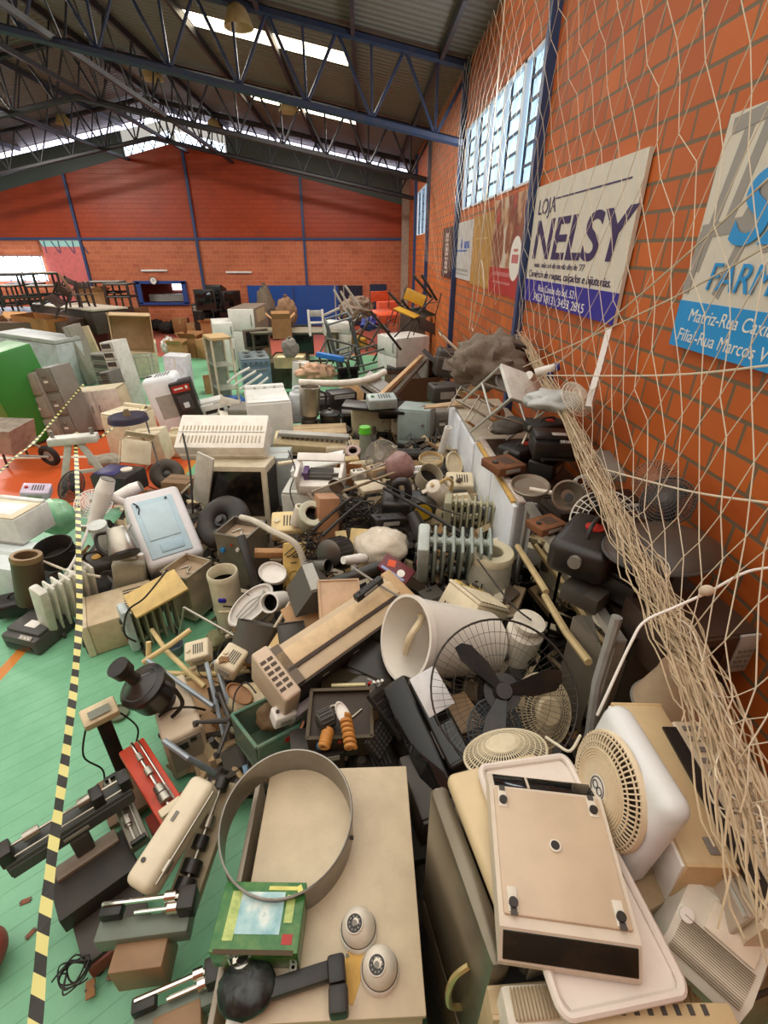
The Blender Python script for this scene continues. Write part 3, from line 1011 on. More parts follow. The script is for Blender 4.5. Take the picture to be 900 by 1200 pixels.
def crt(root, w, d, h, mat=None, screen=None):
 mat = mat or DGREY
 b = MB().box((0, -d * .4, h * .55), (w, d * .18, h * .86), bev=.015)
 b.build('bezel', mat, root)
 MB().box((0, -d * .5, h * .57), (w * .84, .012, h * .66), bev=.01).build('screen', screen or GLASSD, root)
 MB(Matrix.Translation((0, -d * .3, h * .55)) @ Matrix.Rotation(-math.pi / 2, 4, 'X')).box((0, 0, d * .38), (w * .94, h * .8, d * .76), tx=.6, ty=.62).build('tube_housing', mat, root)
 MB().cyl((0, 0, 0), (0, 0, h * .1), w * .3, w * .18, 20).build('stand', mat, root)
def flat_tv(root, w, d, h, mat=None):
 """thin screen standing in xz, facing -y"""
 mat = mat or BLACK
 MB().box((0, 0, h / 2), (w, d, h), bev=.01).build('housing', mat, root)
 MB().box((0, -d / 2 - .002, h * .52), (w * .92, .006, h * .84)).build('screen', GLASSD, root)
 MB().box((0, d * .5, h * .45), (w * .5, d * .7, h * .4), bev=.02).build('back_cover', mat, root)
def printer(root, w, d, h, mat=None, lid=None, tray=True, paper=False):
 mat = mat or DGREY
 MB().box((0, 0, h * .42), (w, d, h * .84), bev=.03).build('body', mat, root)
 MB().box((0, d * .05, h * .9), (w * .94, d * .8, h * .2), bev=.025).build('lid', lid or mat, root)
 MB().box((0, -d * .5, h * .35), (w * .7, .012, h * .22)).build('paper_slot', BLACK, root)
 p = MB().box((w * .2, -d * .44, h * .86), (w * .34, d * .1, .012), (25, 0, 0), bev=.004).build('control_panel', LGREY, root)
 for k in range(3):
  MB().cyl((w * (.1 + .1 * k), -d * .45, h * .87), (w * (.1 + .1 * k), -d * .455, h * .89), .008, n=8).build('button', WHITE, p)
 if tray:
  MB().box((0, -d * .56, h * .14), (w * .68, d * .2, .012), (-8, 0, 0), bev=.004).build('output_tray', lid or mat, root)
 if paper:
  MB().box((w * .05, -d * .1, h * 1.005), (w * .3, d * .2, .003)).build('sticker', WHITE, root)
def microwave(root, w, d, h, mat=None, glass=None):
 mat = mat or WHITE
 MB().box((0, 0, h / 2), (w, d, h), bev=.015).build('case', mat, root)
 dr = MB().box((-w * .12, -d / 2 - .008, h / 2), (w * .74, .02, h * .94), bev=.006).build('door', mat, root)
 MB().box((-w * .14, -d / 2 - .02, h / 2), (w * .52, .006, h * .6)).build('door_glass', glass or GLASSD, dr)
 p = MB().box((w * .38, -d / 2 - .006, h / 2), (w * .22, .016, h * .94), bev=.005).build('control_panel', LGREY, root)
 for i in range(4):
  for j in range(3):
   MB().box((w * (.32 + .06 * j), -d / 2 - .016, h * (.2 + .13 * i)), (w * .04, .006, h * .07)).build('button', GREY, p)
def pot(root, w, d, h, mat=None, lid=False, handles=2, inner=None):
 mat = mat or STEEL
 R = w / 2
 MB().lathe([(0, 0), (R * .94, 0), (R, h * .06), (R, h * .97), (R * 1.03, h), (R * .97, h), (R * .95, h * .95), (R * .94, .02), (0, .02)], 32).build('pan', mat, root)
 for k in range(handles):
  s = 1 if k == 0 else -1
  MB().tube([(s * R, -.05, h * .8), (s * (R + .04), -.045, h * .82), (s * (R + .05), 0, h * .82), (s * (R + .04), .045, h * .82), (s * R, .05, h * .8)], .007).build('handle', mat, root)
 if lid:
  MB().lathe([(R * 1.02, h), (R * .9, h + .02), (R * .3, h + .05), (0, h + .055)], 32).build('lid', mat, root)
  MB().cyl((0, 0, h + .05), (0, 0, h + .085), .014, .022, 12).build('knob', BLACK, root)
 elif inner:
  MB().cyl((0, 0, .02), (0, 0, h * .3), R * .93, n=28).build('contents', inner, root)
def bucket(root, w, d, h, mat=None, wall=.03, taper=.82, bail=True, lip=True, inner=None):
 mat = mat or WHITE
 R = w / 2
 MB().lathe([(0, 0), (R * taper * .96, 0), (R * taper, .01), (R * .985, h * .93), (R * (1.04 if lip else 1), h * .94), (R * (1.04 if lip else 1), h), (R * (1 - wall), h), (R * (taper - wall), .015), (0, .015)], 40).build('pail', mat, root)
 if bail:
  pts = [(R * 1.03 * math.cos(a), -R * .9 * math.sin(a), h * .93 - R * .25 * math.sin(a)) for a in [math.pi * k / 10 for k in range(11)]]
  MB().tube(pts, .005).build('bail_handle', LGREY, root)
 if inner:
  inner(root, w, d, h)
def drum(root, w, d, h, mat=None, ring=None, hole=.55, patch=None, panel=None):
 """upright cylinder with a wide rim and open centre (spin dryer, filter can)"""
 mat = mat or OFFW
 R = w / 2
 MB().lathe([(R * .93, 0), (R * .97, .02), (R * .97, h * .9), (R, h * .91)], 40).build('body', mat, root)
 MB().lathe([(R * 1.0, h * .9), (R * 1.02, h * .96), (R * .96, h), (R * (hole + .04), h), (R * hole, h * .985), (R * hole, h * .8)], 40).build('top_ring', ring or mat, root)
 MB().lathe([(R * hole, h * .8), (R * hole * .98, h * .3), (0, h * .3)], 32).build('inner_tub', BLACK, root)
 MB().cyl((0, 0, 0), (0, 0, .02), R * .93, n=32).build('base', DGREY, root)
 if patch:
  MB().box((0, -R * .97, h * .62), (R * .5, .03, h * .07), bev=.01).build('emblem_patch', patch, root)
 if panel:
  MB().box((0, -R * .98, h * .4), (R * .7, .02, h * .02)).build('stripe', panel, root)
def tyre(root, w, d, h, mat=None, hub=None):
 R, r = w / 2, h / 2
 MB().lathe([(R - r + r * math.cos(a) * 1.0, r + r * math.sin(a)) for a in [2 * math.pi * k / 12 for k in range(12)]], 40, close=True).build('tyre', mat or BLACKR, root)
 MB().cyl((0, 0, r * .5), (0, 0, r * 1.5), (R - 2 * r) * 1.02, n=24).build('wheel_disc', hub or LGREY, root)
 MB().cyl((0, 0, r * .2), (0, 0, r * 1.8), R * .12, n=12).build('hub', DGREY, root)
def kettle(root, w, d, h, mat=None, trim=None):
 mat = mat or STEEL
 R = w / 2
 MB().lathe([(0, .02), (R * .98, .02), (R, .04), (R * .72, h * .86), (R * .6, h * .93), (0, h)], 32).build('jug', mat, root)
 MB().cyl((0, 0, 0), (0, 0, .025), R * 1.05, n=32).build('base', trim or BLACK, root)
 MB().tube(bez([(R * .65, 0, h * .9), (R * 1.35, 0, h * .92), (R * 1.5, 0, h * .55), (R * .98, 0, h * .15)], 6), R * .14, 8).build('handle', trim or BLACK, root)
 MB().prism([(-R * .7, h * .75), (-R * 1.05, h * .92), (-R * .6, h * .9)], -.02, .02, 'xz').build('spout', mat, root)
 MB().cyl((0, 0, h * .98), (0, 0, h * 1.05), R * .15, n=12).build('lid_knob', trim or BLACK, root)
def jerrycan(root, w, d, h, mat=None, cap=None):
 mat = mat or LGREY
 MB().box((0, 0, h * .42), (w, d, h * .84), bev=.04, seg=3).box((0, 0, h * .85), (w * .5, d * .5, h * .12), bev=.02).build('can', mat, root)
 MB().tube(bez([(-w * .28, 0, h * .84), (-w * .2, 0, h * .98), (w * .15, 0, h * .98), (w * .25, 0, h * .84)], 6), d * .1, 8).build('handle', mat, root)
 MB().cyl((w * .34, 0, h * .82), (w * .34, 0, h * .94), w * .1, n=16).build('cap', cap or WHITE, root)
 MB().box((0, -d / 2 - .001, h * .45), (w * .6, .006, h * .4), bev=.002).build('label_panel', mat, root)
def blender_jug(root, w, d, h, mat=None, jug=None):
 R = w / 2
 mat = mat or STEEL
 MB().lathe([(0, 0), (R, 0), (R, h * .06), (R * .8, h * .12), (R * .72, h * .32), (0, h * .32)], 28).build('motor_base', mat, root)
 MB().lathe([(R * .6, h * .34), (R * .86, h * .42), (R * .92, h * .97), (R * .95, h), (R * .86, h), (R * .55, h * .38)], 32).build('steel_jug', jug or mat, root)
 MB().tube(bez([(R * .9, 0, h * .92), (R * 1.4, 0, h * .85), (R * 1.35, 0, h * .6), (R * .88, 0, h * .5)], 6), R * .1, 8).build('handle', BLACK, root)
 MB().cyl((0, -R * .72, h * .22), (0, -R * .84, h * .22), R * .14, n=12).build('switch_knob', BLACK, root)
def dome_cam(root, w, d, h):
 R = w / 2
 MB().lathe([(0, 0), (R, 0), (R, h * .22), (R * .94, h * .3)], 32).build('base_ring', WHITE, root)
 MB(Matrix.Translation((0, 0, h * .3))).lathe([(R * .9 * math.cos(a), (h * .7) * math.sin(a)) for a in [math.pi / 2 * k / 8 for k in range(9)]], 32).build('dome', OFFW, root)
 q = Vector((-.22, -.1, .95)).normalized()
 T = Matrix.Translation(q * R * .74 + Vector((0, 0, h * .3))) @ q.to_track_quat('Z', 'Y').to_matrix().to_4x4()
 MB(T).cyl((0, 0, 0), (0, 0, R * .3), R * .48, R * .44, 24).build('lens_ring', OFFW, root)
 l = MB(T).cyl((0, 0, R * .28), (0, 0, R * .31), R * .4, n=24).build('lens_window', BLACK, root)
 m_ = MB(T)
 for k in range(10):
  a = 2 * math.pi * k / 10
  m_.cyl((R * .28 * math.cos(a), R * .28 * math.sin(a), R * .3), (R * .28 * math.cos(a), R * .28 * math.sin(a), R * .335), R * .05, n=6)
 m_.cyl((0, 0, R * .3), (0, 0, R * .35), R * .14, n=12).build('infrared_leds', GREY, l)
def platform_scale(root, w, d, h, mat=None, plate=None, beam=STEEL, colh=None, base_t=.09, poise=2, beamlen=None, beam_mat=None):
 """mechanical counter scale: platform, column at +y, beam with sliding poises along x"""
 mat = mat or GREY
 MB().box((0, -d * .08, base_t / 2), (w, d * .84, base_t), bev=.015).build('base', mat, root)
 MB().box((0, -d * .1, base_t + .015), (w * .96, d * .76, .03), bev=.006).build('weighing_plate', plate or DGREY, root)
 MB().box((0, d * .42, h * .45), (w * .2, d * .12, h * .9), bev=.012).build('column', mat, root)
 L = beamlen or w * 1.1
 b = MB().box((0, d * .42, h * .9), (L, d * .16, h * .16), bev=.012).build('beam_housing', beam_mat or mat, root)
 z = h * 1.02
 MB().cyl((-L * .48, d * .42, z + .02), (L * .48, d * .42, z + .02), .007, n=8).cyl((-L * .48, d * .36, z), (L * .48, d * .36, z), .006, n=8).build('beam_bars', beam, b)
 for k in range(poise):
  x = (-.3 + .5 * k) * L
  MB().cyl((x, d * .42, z + .02), (x + .07, d * .42, z + .02), .022, n=14).cyl((x + .07, d * .42, z + .02), (x + .09, d * .42, z + .02), .014, n=12).build('poise', beam, b)
 MB().box((-L * .47, d * .42, z), (.03, .05, .07), bev=.005).box((L * .47, d * .42, z), (.03, .05, .07), bev=.005).build('beam_stop', BLACK, b)
 for sx in (-1, 1):
  MB().cyl((sx * w * .4, -d * .4, -.03), (sx * w * .4, -d * .4, .01), .02, n=10).build('foot', BLACK, root)
def beam_head(root, w, d, h, mat=None, bar=None, poise=2):
 """balance beam housing lying along x with bars and sliding weights on top"""
 MB().box((0, 0, h * .3), (w, d, h * .6), bev=.012).build('housing', mat or GREY, root)
 MB().cyl((-w * .46, -d * .15, h * .8), (w * .46, -d * .15, h * .8), h * .06, n=8).cyl((-w * .46, d * .2, h * .72), (w * .46, d * .2, h * .72), h * .05, n=8).build('beam_bars', bar or STEEL, root)
 for k in range(poise):
  x = (-.12 + .3 * k) * w
  MB().cyl((x - w * .05, -d * .15, h * .8), (x + w * .06, -d * .15, h * .8), h * .2, n=16).cyl((x + w * .06, -d * .15, h * .8), (x + w * .09, -d * .15, h * .8), h * .12, n=12).build('poise', bar or STEEL, root)
 for s in (-1, 1):
  MB().box((s * w * .47, 0, h * .62), (w * .05, d * .8, h * .5), bev=.006).build('end_bracket', BLACK, root)
def office_base(root, w, d, h, mat=None, n=5):
 mat = mat or BLACK
 for k in range(n):
  a = 2 * math.pi * k / n + .3
  x, y = w / 2 * math.cos(a), w / 2 * math.sin(a)
  o = MB().cyl((0, 0, h * .34), (x, y, h * .2), w * .05, w * .03, 8).build('leg', mat, root)
  MB().cyl((x - .012, y, h * .09), (x + .012, y, h * .09), h * .09, n=12).build('caster', mat, o)
 MB().cyl((0, 0, h * .26), (0, 0, h), w * .05, w * .035, 12).build('gas_lift', DGREY, root)
def frame_legs(root, w, d, h, mat=None, r=.012, rails=(.3,), seat=None):
 """welded tube frame: four legs with top and lower rails (table, stool)"""
 mat = mat or DSTEEL
 for sx in (-1, 1):
  for sy in (-1, 1):
   MB().cyl((sx * w / 2, sy * d / 2, 0), (sx * w / 2, sy * d / 2, h), r, n=8).build('leg', mat, root)
 for z in (1.,) + tuple(rails):
  b = MB()
  c = [(-w / 2, -d / 2), (w / 2, -d / 2), (w / 2, d / 2), (-w / 2, d / 2)]
  for i in range(4):
   b.cyl((*c[i], h * z - .01), (*c[(i + 1) % 4], h * z - .01), r * .9, n=8)
  b.build('rail', mat, root)
 if seat:
  MB().box((0, 0, h + .012), (w * 1.06, d * 1.06, .024), bev=.008).build('seat' if w < .7 else 'table_top', seat, root)
def chair(root, w, d, h, frame=None, seat=None, r=.011, back=True):
 frame = frame or BLACK
 seat = seat or DGREY
 sh = h * .5
 for sx in (-1, 1):
  MB().tube([(sx * w * .46, -d * .46, 0), (sx * w * .44, -d * .4, sh)], r, 8).build('leg', frame, root)
  MB().tube([(sx * w * .46, d * .48, 0), (sx * w * .44, d * .36, sh), (sx * w * .44, d * .46, h)], r, 8).build('leg', frame, root)
 MB().box((0, -.02, sh), (w * .92, d * .84, .03), bev=.012).build('seat', seat, root)
 if back:
  MB().box((0, d * .44, h * .84), (w * .88, .025, h * .26), (-8, 0, 0), bev=.01).build('backrest', seat, root)
 MB().cyl((-w * .45, -d * .44, sh * .4), (-w * .45, d * .44, sh * .4), r * .8, n=6).cyl((w * .45, -d * .44, sh * .4), (w * .45, d * .44, sh * .4), r * .8, n=6).build('stretcher', frame, root)
def pc_tower(root, w, d, h, mat=None, front=None):
 mat = mat or OFFW
 MB().box((0, .01, h / 2), (w, d - .02, h), bev=.006).build('case', mat, root)
 f = MB().box((0, -d / 2, h / 2), (w, .03, h), bev=.008).build('front_panel', front or mat, root)
 for z in (.9, .8):
  MB().box((0, -d / 2 - .016, h * z), (w * .8, .006, h * .08)).build('drive_bay', LGREY, f)
 MB().cyl((0, -d / 2 - .012, h * .55), (0, -d / 2 - .022, h * .55), .014, n=12).build('power_button', GREY, f)
 v = MB()
 for k in range(6):
  v.box((0, -d / 2 - .016, h * (.12 + .03 * k)), (w * .6, .004, h * .012))
 v.build('vent_slots', DGREY, f)
def keyboard(root, w, d, h, mat=None, keys=None):
 MB().box((0, 0, h * .4), (w, d, h * .8), bev=.006).build('case', mat or BLACK, root)
 k_ = MB()
 for i in range(14):
  for j in range(5):
   k_.box((w * (-.45 + .9 * i / 13), d * (-.36 + .18 * j), h * .9), (w * .05, d * .13, h * .25), tx=.85, ty=.85)
 k_.build('keys', keys or DGREY, root)
def vacuum(root, w, d, h, mat=None, accent=None):
 mat = mat or BLACK
 MB().box((0, 0, h * .5), (w, d, h * .8), bev=min(w, d, h) * .22, seg=3).build('body', mat, root)
 for s in (-1, 1):
  MB().cyl((w * .3, s * d * .46, h * .3), (w * .3, s * d * .56, h * .3), h * .3, n=20).build('wheel', DGREY, root)
 MB().cyl((-w * .46, 0, h * .6), (-w * .56, 0, h * .62), h * .14, n=14).build('hose_port', accent or GREY, root)
 MB().tube(bez([(-w * .2, 0, h * .88), (-w * .1, 0, h * 1.1), (w * .15, 0, h * 1.1), (w * .25, 0, h * .88)], 6), h * .05, 8).build('handle', mat, root)
 MB().cyl((w * .1, 0, h * .86), (w * .1, 0, h * .93), d * .16, n=16).build('button', accent or RED, root)
def hair_dryer(root, w, d, h, mat=None):
 """barrel along x, grip downwards"""
 mat = mat or WHITE
 R = d / 2
 T = Matrix.Rotation(math.pi / 2, 4, 'Y')
 MB(Matrix.Translation((0, 0, h - R))).cyl((-w * .5, 0, 0), (w * .25, 0, 0), R * .7, R, 20).cyl((w * .25, 0, 0), (w * .5, 0, 0), R, R * .8, 20).build('barrel', mat, root)
 MB().cyl((w * .2, 0, h - R), (w * .08, 0, 0), R * .5, R * .42, 14).build('grip', mat, root)
 MB(Matrix.Translation((w * .5, 0, h - R))).cyl((0, 0, 0), (.01, 0, 0), R * .75, n=18).build('intake_grille', GREY, root)
def motor(root, w, d, h, mat=None):
 mat = mat or DGREY
 R = min(d, h) / 2
 MB().cyl((-w * .4, 0, R), (w * .34, 0, R), R, n=24).build('housing', mat, root)
 MB().cyl((w * .34, 0, R), (w * .42, 0, R), R * .8, R * .6, 20).cyl((-w * .46, 0, R), (-w * .4, 0, R), R * .7, R, 20).build('end_cap', DSTEEL, root)
 MB().cyl((w * .42, 0, R), (w * .55, 0, R), R * .15, n=10).build('shaft', STEEL, root)
 v = MB()
 for k in range(8):
  a = math.pi * k / 7
  v.box((-.03 * w, R * 1.0 * math.cos(a), R + R * 1.0 * math.sin(a)), (w * .6, .008, .012))
 v.build('cooling_ribs', mat, root)
 MB().box((0, 0, .006), (w * .6, d * 1.1, .012)).build('foot_plate', mat, root)
def bag(root, w, d, h, mat=None, seed=1, rough=.18, tie=True):
 mat = mat or M((200, 190, 172), .35)
 b = MB()
 vs = b.ball((0, 0, h / 2), (w / 2, d / 2, h / 2), 40, 24)
 for v in vs:
  n = noise.noise(Vector((v.co.x * 9 + seed * 7, v.co.y * 9, v.co.z * 9))) + .5 * noise.noise(Vector((v.co.x * 23, v.co.y * 23 + seed, v.co.z * 23)))
  c = Vector((0, 0, h / 2))
  v.co = c + (v.co - c) * (1 + rough * n)
  v.co.z = max(v.co.z, .004)
 b.build('sack', mat, root, sharp=70)
 if tie:
  MB().cyl((0, 0, h * .93), (0, 0, h * 1.08), w * .05, w * .1, 10).build('knot', mat, root)
def plate(root, w, d, h, mat=None, rim=True):
 MB().box((0, 0, h / 2), (w, d, h), bev=min(.01, h * .3)).build('panel', mat or OFFW, root)
 if rim:
  t = MB()
  for s in (-1, 1):
   t.box((s * w * .47, 0, h + .004), (w * .04, d * .96, .01))
   t.box((0, s * d * .47, h + .004), (w * .96, d * .04, .01))
  t.build('edge_strip', mat or OFFW, root)
def plank(root, w, d, h, mat=None):
 MB().box((0, 0, h / 2), (w, d, h), bev=.003).build('board', mat or WOOD, root)
 b = MB()
 for x in (-w * .45, w * .45):
  b.cyl((x, 0, h), (x, 0, h + .004), .006, n=8)
 b.build('screw_heads', DSTEEL, root)
def pcb_box(root, w, d, h, mat=None, accent=None):
 """small appliance housing with vents, dial and foot"""
 mat = mat or OFFW
 MB().box((0, 0, h / 2), (w, d, h), bev=min(w, d, h) * .14, seg=3).build('case', mat, root)
 v = MB()
 for k in range(5):
  v.box((-w * .1 + w * .09 * k, 0, h + .001), (w * .04, d * .5, .006))
 v.build('vent_slots', DGREY, root)
 MB().cyl((-w * .32, 0, h), (-w * .32, 0, h + .015), min(w, d) * .1, n=14).build('dial', accent or DGREY, root)
 MB().box((0, -d / 2 - .001, h * .5), (w * .5, .006, h * .4)).build('front_panel', LGREY, root)
def stand_fryer(root, w, d, h, mat=None, tray=None):
 """steel box with open top tray and dials"""
 mat = mat or STEEL
 b = MB()
 t = .006
 b.box((-w / 2, 0, h / 2), (t, d, h)).box((w / 2, 0, h / 2), (t, d, h)).box((0, -d / 2, h / 2), (w, t, h)).box((0, d / 2, h / 2), (w, t, h)).box((0, 0, h * .05), (w, d, t))
 b.build('case', mat, root)
 MB().box((0, 0, h * .86), (w * .97, d * .97, .006)).build('tray', tray or M((190, 166, 140), .4, .3), root)
 r = MB()
 for s in (-1, 1):
  r.box((s * w / 2, 0, h), (.02, d * 1.03, .012)).box((0, s * d / 2, h), (w * 1.03, .02, .012))
 r.build('top_rim', mat, root)
 MB().cyl((-w * .3, -d / 2, h * .72), (-w * .3, -d / 2 - .025, h * .72), .024, n=14).build('dial', M((40, 130, 190), .4), root)
 MB().cyl((w * .2, -d / 2, h * .78), (w * .2, -d / 2 - .025, h * .78), .018, n=14).build('dial', WHITE, root)
 MB().cyl((0, -d / 2, h * .84), (0, -d / 2 - .012, h * .84), .012, n=12).build('pilot_lamp', RED, root)
 MB().tube(bez([(-w * .3, .0, h * .88), (-w * .1, d * .2, h * .9), (w * .1, -d * .1, h * .9), (w * .34, d * .1, h * .89)], 6), .008, 8).build('heating_element', STEEL, root)
def lid_oval(root, w, d, h, mat=None, wires=True):
 mat = mat or WHITE
 n = 32
 b = MB()
 for (q, z) in ((1, 0), (1, .5), (.9, 1)):
  pass
 b.T = Matrix.Diagonal((w / 2, d / 2, h, 1))
 b.lathe([(0, 0), (.95, 0), (1, .3), (1, .9), (.95, 1), (.9, .9), (.88, .35), (0, .3)], 40)
 b.build('tray', mat, root)
 if wires:
  for k in range(3):
   MB().tube(bez([(-w * .34, d * (.1 * k - .15), h * .9), (0, d * (.16 * k - .2), h), (w * .34, d * (.05 - .08 * k), h * .9)], 6), .006, 6).build('cord', LGREY, root)
def cable_tangle(root, w, d, h, mat=None, n=5, r=.005, seed=3):
 R_ = random.Random(seed)
 for k in range(n):
  pts = []
  a = R_.uniform(0, 6.28)
  for i in range(9):
   a += R_.uniform(.5, 1.6)
   q = R_.uniform(.25, 1)
   pts.append((w / 2 * q * math.cos(a), d / 2 * q * math.sin(a), R_.uniform(.05, 1) * h))
  MB().tube(bez(pts, 5), r, 6).build('cable', mat or BCABLE, root)
# ================================================================ heap shape
def sstep(x, a, b_):
 t = max(0., min(1., (x - a) / (b_ - a)))
 return t * t * (3 - 2 * t)
def G(x, y):
 g_ = .5 * sstep(x, -1.7, -.2) * sstep(y, 1.7, 2.9) * (1 - sstep(y, 7.5, 10.5))
 g_ += .2 * sstep(x, .1, 1.0) * sstep(y, 2.2, 3.4) * (1 - sstep(y, 6., 8.))
 g_ = max(g_, .1 * sstep(x, -3.6, -3.1) * sstep(y, 3.7, 4.2) * (1 - sstep(y, 6.4, 7.)) * (1 - sstep(x, 1., 1.2)))
 return g_
_put = put
def put(fn, name, label, cat, x, y, dims, rot=(0, 0, 0), z0=None, group=None, m=False, dz=0., **kw):
 if z0 is None:
  z0 = .3
  for _ in range(4):
   p = P(x, y, z0 + .15)
   z0 = G(p.x, p.y) + dz
 return _put(fn, name, label, cat, x, y, dims, rot, z0, group, m, **kw)
def solo(mb, name, label, cat, mat, group=None):
 return tag(mb.build(name, mat), label, cat, group)
# ================================================================ bottom: cream cabinet and what lies on it
TZ = .95
def worktop(root, w, d, h):
 top = M((206, 188, 158), .38, dirt=.2)
 MB().box((.035, 0, h * .5 - .01), (w - .09, d, h - .02), bev=.008).build('body', top, root)
 MB().box((.035, 0, h - .012), (w - .07, d * 1.005, .024), bev=.006).build('top_plate', top, root)
 MB().box((-w / 2 + .012, 0, h * .5 - .02), (.022, d, h - .04), bev=.004).build('side_strip', M((150, 140, 124), .4, .3), root)
 MB().box((-w / 2 + .1, -d * .47, h + .002), (.05, .06, .004), bev=.001).cyl((-w / 2 + .1, -d * .45, h), (-w / 2 + .1, -d * .45, h + .008), .006, n=10).build('corner_bracket', WHITE, root)
fit(worktop, 'metal_cabinet', 'cream metal cabinet at the bottom with a round steel band on its top', 'cabinet', (238, 1203, TZ), (500, 1190, TZ), (465, 898, TZ), None)
def hoop(root, w, d, h):
 b = MB(Matrix.Diagonal((w / 2, d / 2, h, 1)))
 b.lathe([(.985, 0), (1, 0), (1, .97), (1.012, .985), (1.0, 1), (.985, .99)], 56, close=True)
 b.build('band', M((150, 146, 140), .28, .9, dirt=.3), root)
 MB().box((-.06 * w, d * .497, h * .5), (.012, .006, h * .96)).box((.02 * w, d * .497, h * .5), (.004, .006, h * .96)).build('seam', DSTEEL, root)
 MB().cyl((w * .49, -d * .1, h * .45), (w * .51, -d * .1, h * .45), .008, n=10).build('rivet', BLACK, root)
put(hoop, 'steel_band', 'round shallow steel hoop lying on the cream cabinet', 'steel hoop', 338, 966, (150, 166, 40), (0, 0, 0), TZ)
def giftbox(root, w, d, h):
 G1 = M((44, 110, 52), .22, dirt=.35, tint=(150, 180, 90), sc=14)
 MB().box((0, 0, h / 2), (w, d, h), bev=.004).build('carton', G1, root)
 MB().box((-.02 * w, .04 * d, h), (w * .56, d * .6, .003)).build('picture', blot('box_picture', [(.35, (130, 180, 190)), (.5, (176, 212, 214)), (.6, (226, 236, 230)), (.7, (120, 170, 180))], 12, 2.), root)
 MB().box((w * .36, -d * .32, h), (w * .12, d * .14, .003)).build('red_mark', RED, root)
 MB().box((w * .22, d * .4, h), (w * .34, d * .06, .003)).box((w * .43, d * .38, h + .001), (.02, .03, .003), (0, 0, 30)).build('title_print', M((226, 222, 120), .4), root)
 MB().box((0, -d * .49, h * .99), (w * .9, .014, .006), (12, 0, 0)).build('torn_flap', M((74, 60, 36), .7), root)
 MB().box((-w * .32, .0, h + .001), (w * .12, d * .7, .002)).box((w * .34, .1 * d, h + .001), (w * .1, d * .4, .002)).build('leaf_print', M((190, 206, 120), .4, dirt=.6, tint=(60, 120, 50), sc=30), root)
put(giftbox, 'green_carton', 'glossy green picture carton on the cream cabinet in front of the steel band', 'box', 307, 1082, (98, 68, 38), (0, 0, -3), TZ)
put(dome_cam, 'dome_camera', 'white dome security camera nearer the green carton, upper of the two', 'camera', 420, 1084, (44, 44, 34), (0, 0, 20), TZ, 'dome cameras on the cabinet')
put(dome_cam, 'dome_camera', 'white dome security camera near the cabinet corner, lower of the two', 'camera', 445, 1131, (46, 46, 36), (0, 0, 30), TZ, 'dome cameras on the cabinet')
put(plank, 'paper_strip', 'yellowed paper strip lying between the dome cameras', 'paper', 417, 1125, (24, 74, 1), (0, 0, -22), TZ, mat=M((222, 178, 96), .8))
def bracket(root, w, d, h):
 MB().box((w * .1, 0, h * .45), (w * .62, d * .28, h * .4), (0, 0, 8), bev=.006).build('arm', BLACK, root)
 MB().box((w * .44, d * .06, h * .5), (w * .15, d * .42, h * .7), (0, 0, 4), bev=.012).box((w * .45, -d * .34, h * .45), (w * .16, d * .4, h * .7), bev=.012).build('end_block', BLACK, root)
 b = MB()
 for v in b.ball((-w * .3, 0, h * .5), (w * .24, d * .42, h * .5), 20, 12):
  v.co *= 1 + .12 * noise.noise(v.co * 40)
 b.build('motor_head', M((26, 28, 30), .35, dirt=.5, tint=(90, 100, 90), sc=20), root, sharp=60)
 for (x, y, r) in ((-.42, .42, .07), (-.33, .3, .09)):
  MB().cyl((x * w, y * d, h * .5), (x * w - .01, y * d + .01, h * .95), r * w * .9, n=18).build('chrome_ring', CHROME, root)
  MB().cyl((x * w - .008, y * d + .008, h * .9), (x * w - .0105, y * d + .0105, h * .97), r * w * .55, n=16).build('ring_hole', BLACK, root)
put(bracket, 'black_mount', 'black swivel mount with chrome rings at the front of the cream cabinet', 'mount', 333, 1152, (140, 66, 34), (0, 0, 4), TZ)
def screw(root, w, d, h):
 MB().cyl((0, 0, 0), (0, 0, h), w * .2, n=8).build('shank', STEEL, root)
 MB().cyl((0, 0, h * .8), (0, 0, h), w * .5, n=6).build('head', STEEL, root)
put(screw, 'wing_screw', 'small steel screw standing behind the black mount', 'screw', 344, 1136, (10, 10, 12), (0, 0, 0), TZ)
# ================================================================ bottom right: tall fridge and the appliances on it
FZ = 1.5
SILV = M((120, 112, 96), .3, .55, dirt=.3)
def tallfridge(root, w, d, h):
 c = M((214, 192, 152), .42, dirt=.12)
 MB().box((.015, 0, h * .5 - .02), (w - .06, d, h - .05), bev=.02).build('body', M((132, 124, 106), .4, .3), root)
 MB().box((0, 0, h - .035), (w, d, .07), bev=.03, seg=4).build('top_cap', c, root)
 o = MB().box((-w / 2 - .03, 0, h * .72 - .03), (.07, d * .98, h * .52), bev=.022).build('door', SILV, root)
 MB(Matrix.Translation((-w / 2 - .065, -d * .3, h * .66)) @ Matrix.Rotation(-math.pi / 2, 4, 'Z')).tube(bez([(0, 0, -.17), (0, -.045, -.12), (0, -.06, 0), (0, -.045, .12), (0, 0, .17)], 6), .011).build('handle', M((212, 190, 130), .3, .6), o)
 MB().box((-w / 2 - .03, 0, h * .22), (.07, d * .98, h * .4), bev=.022).build('door', SILV, root)
 MB().box((0, -d / 2 - .004, h * .8), (w * .7, .006, h * .3), bev=.002).build('front_panel', M((160, 150, 130), .45), root)
fit(tallfridge, 'tall_fridge', 'tall silver and cream fridge standing at the bottom right under the upturned scale', 'fridge', (606, 1118, FZ), (742, 1070, FZ), (668, 868, FZ), None)
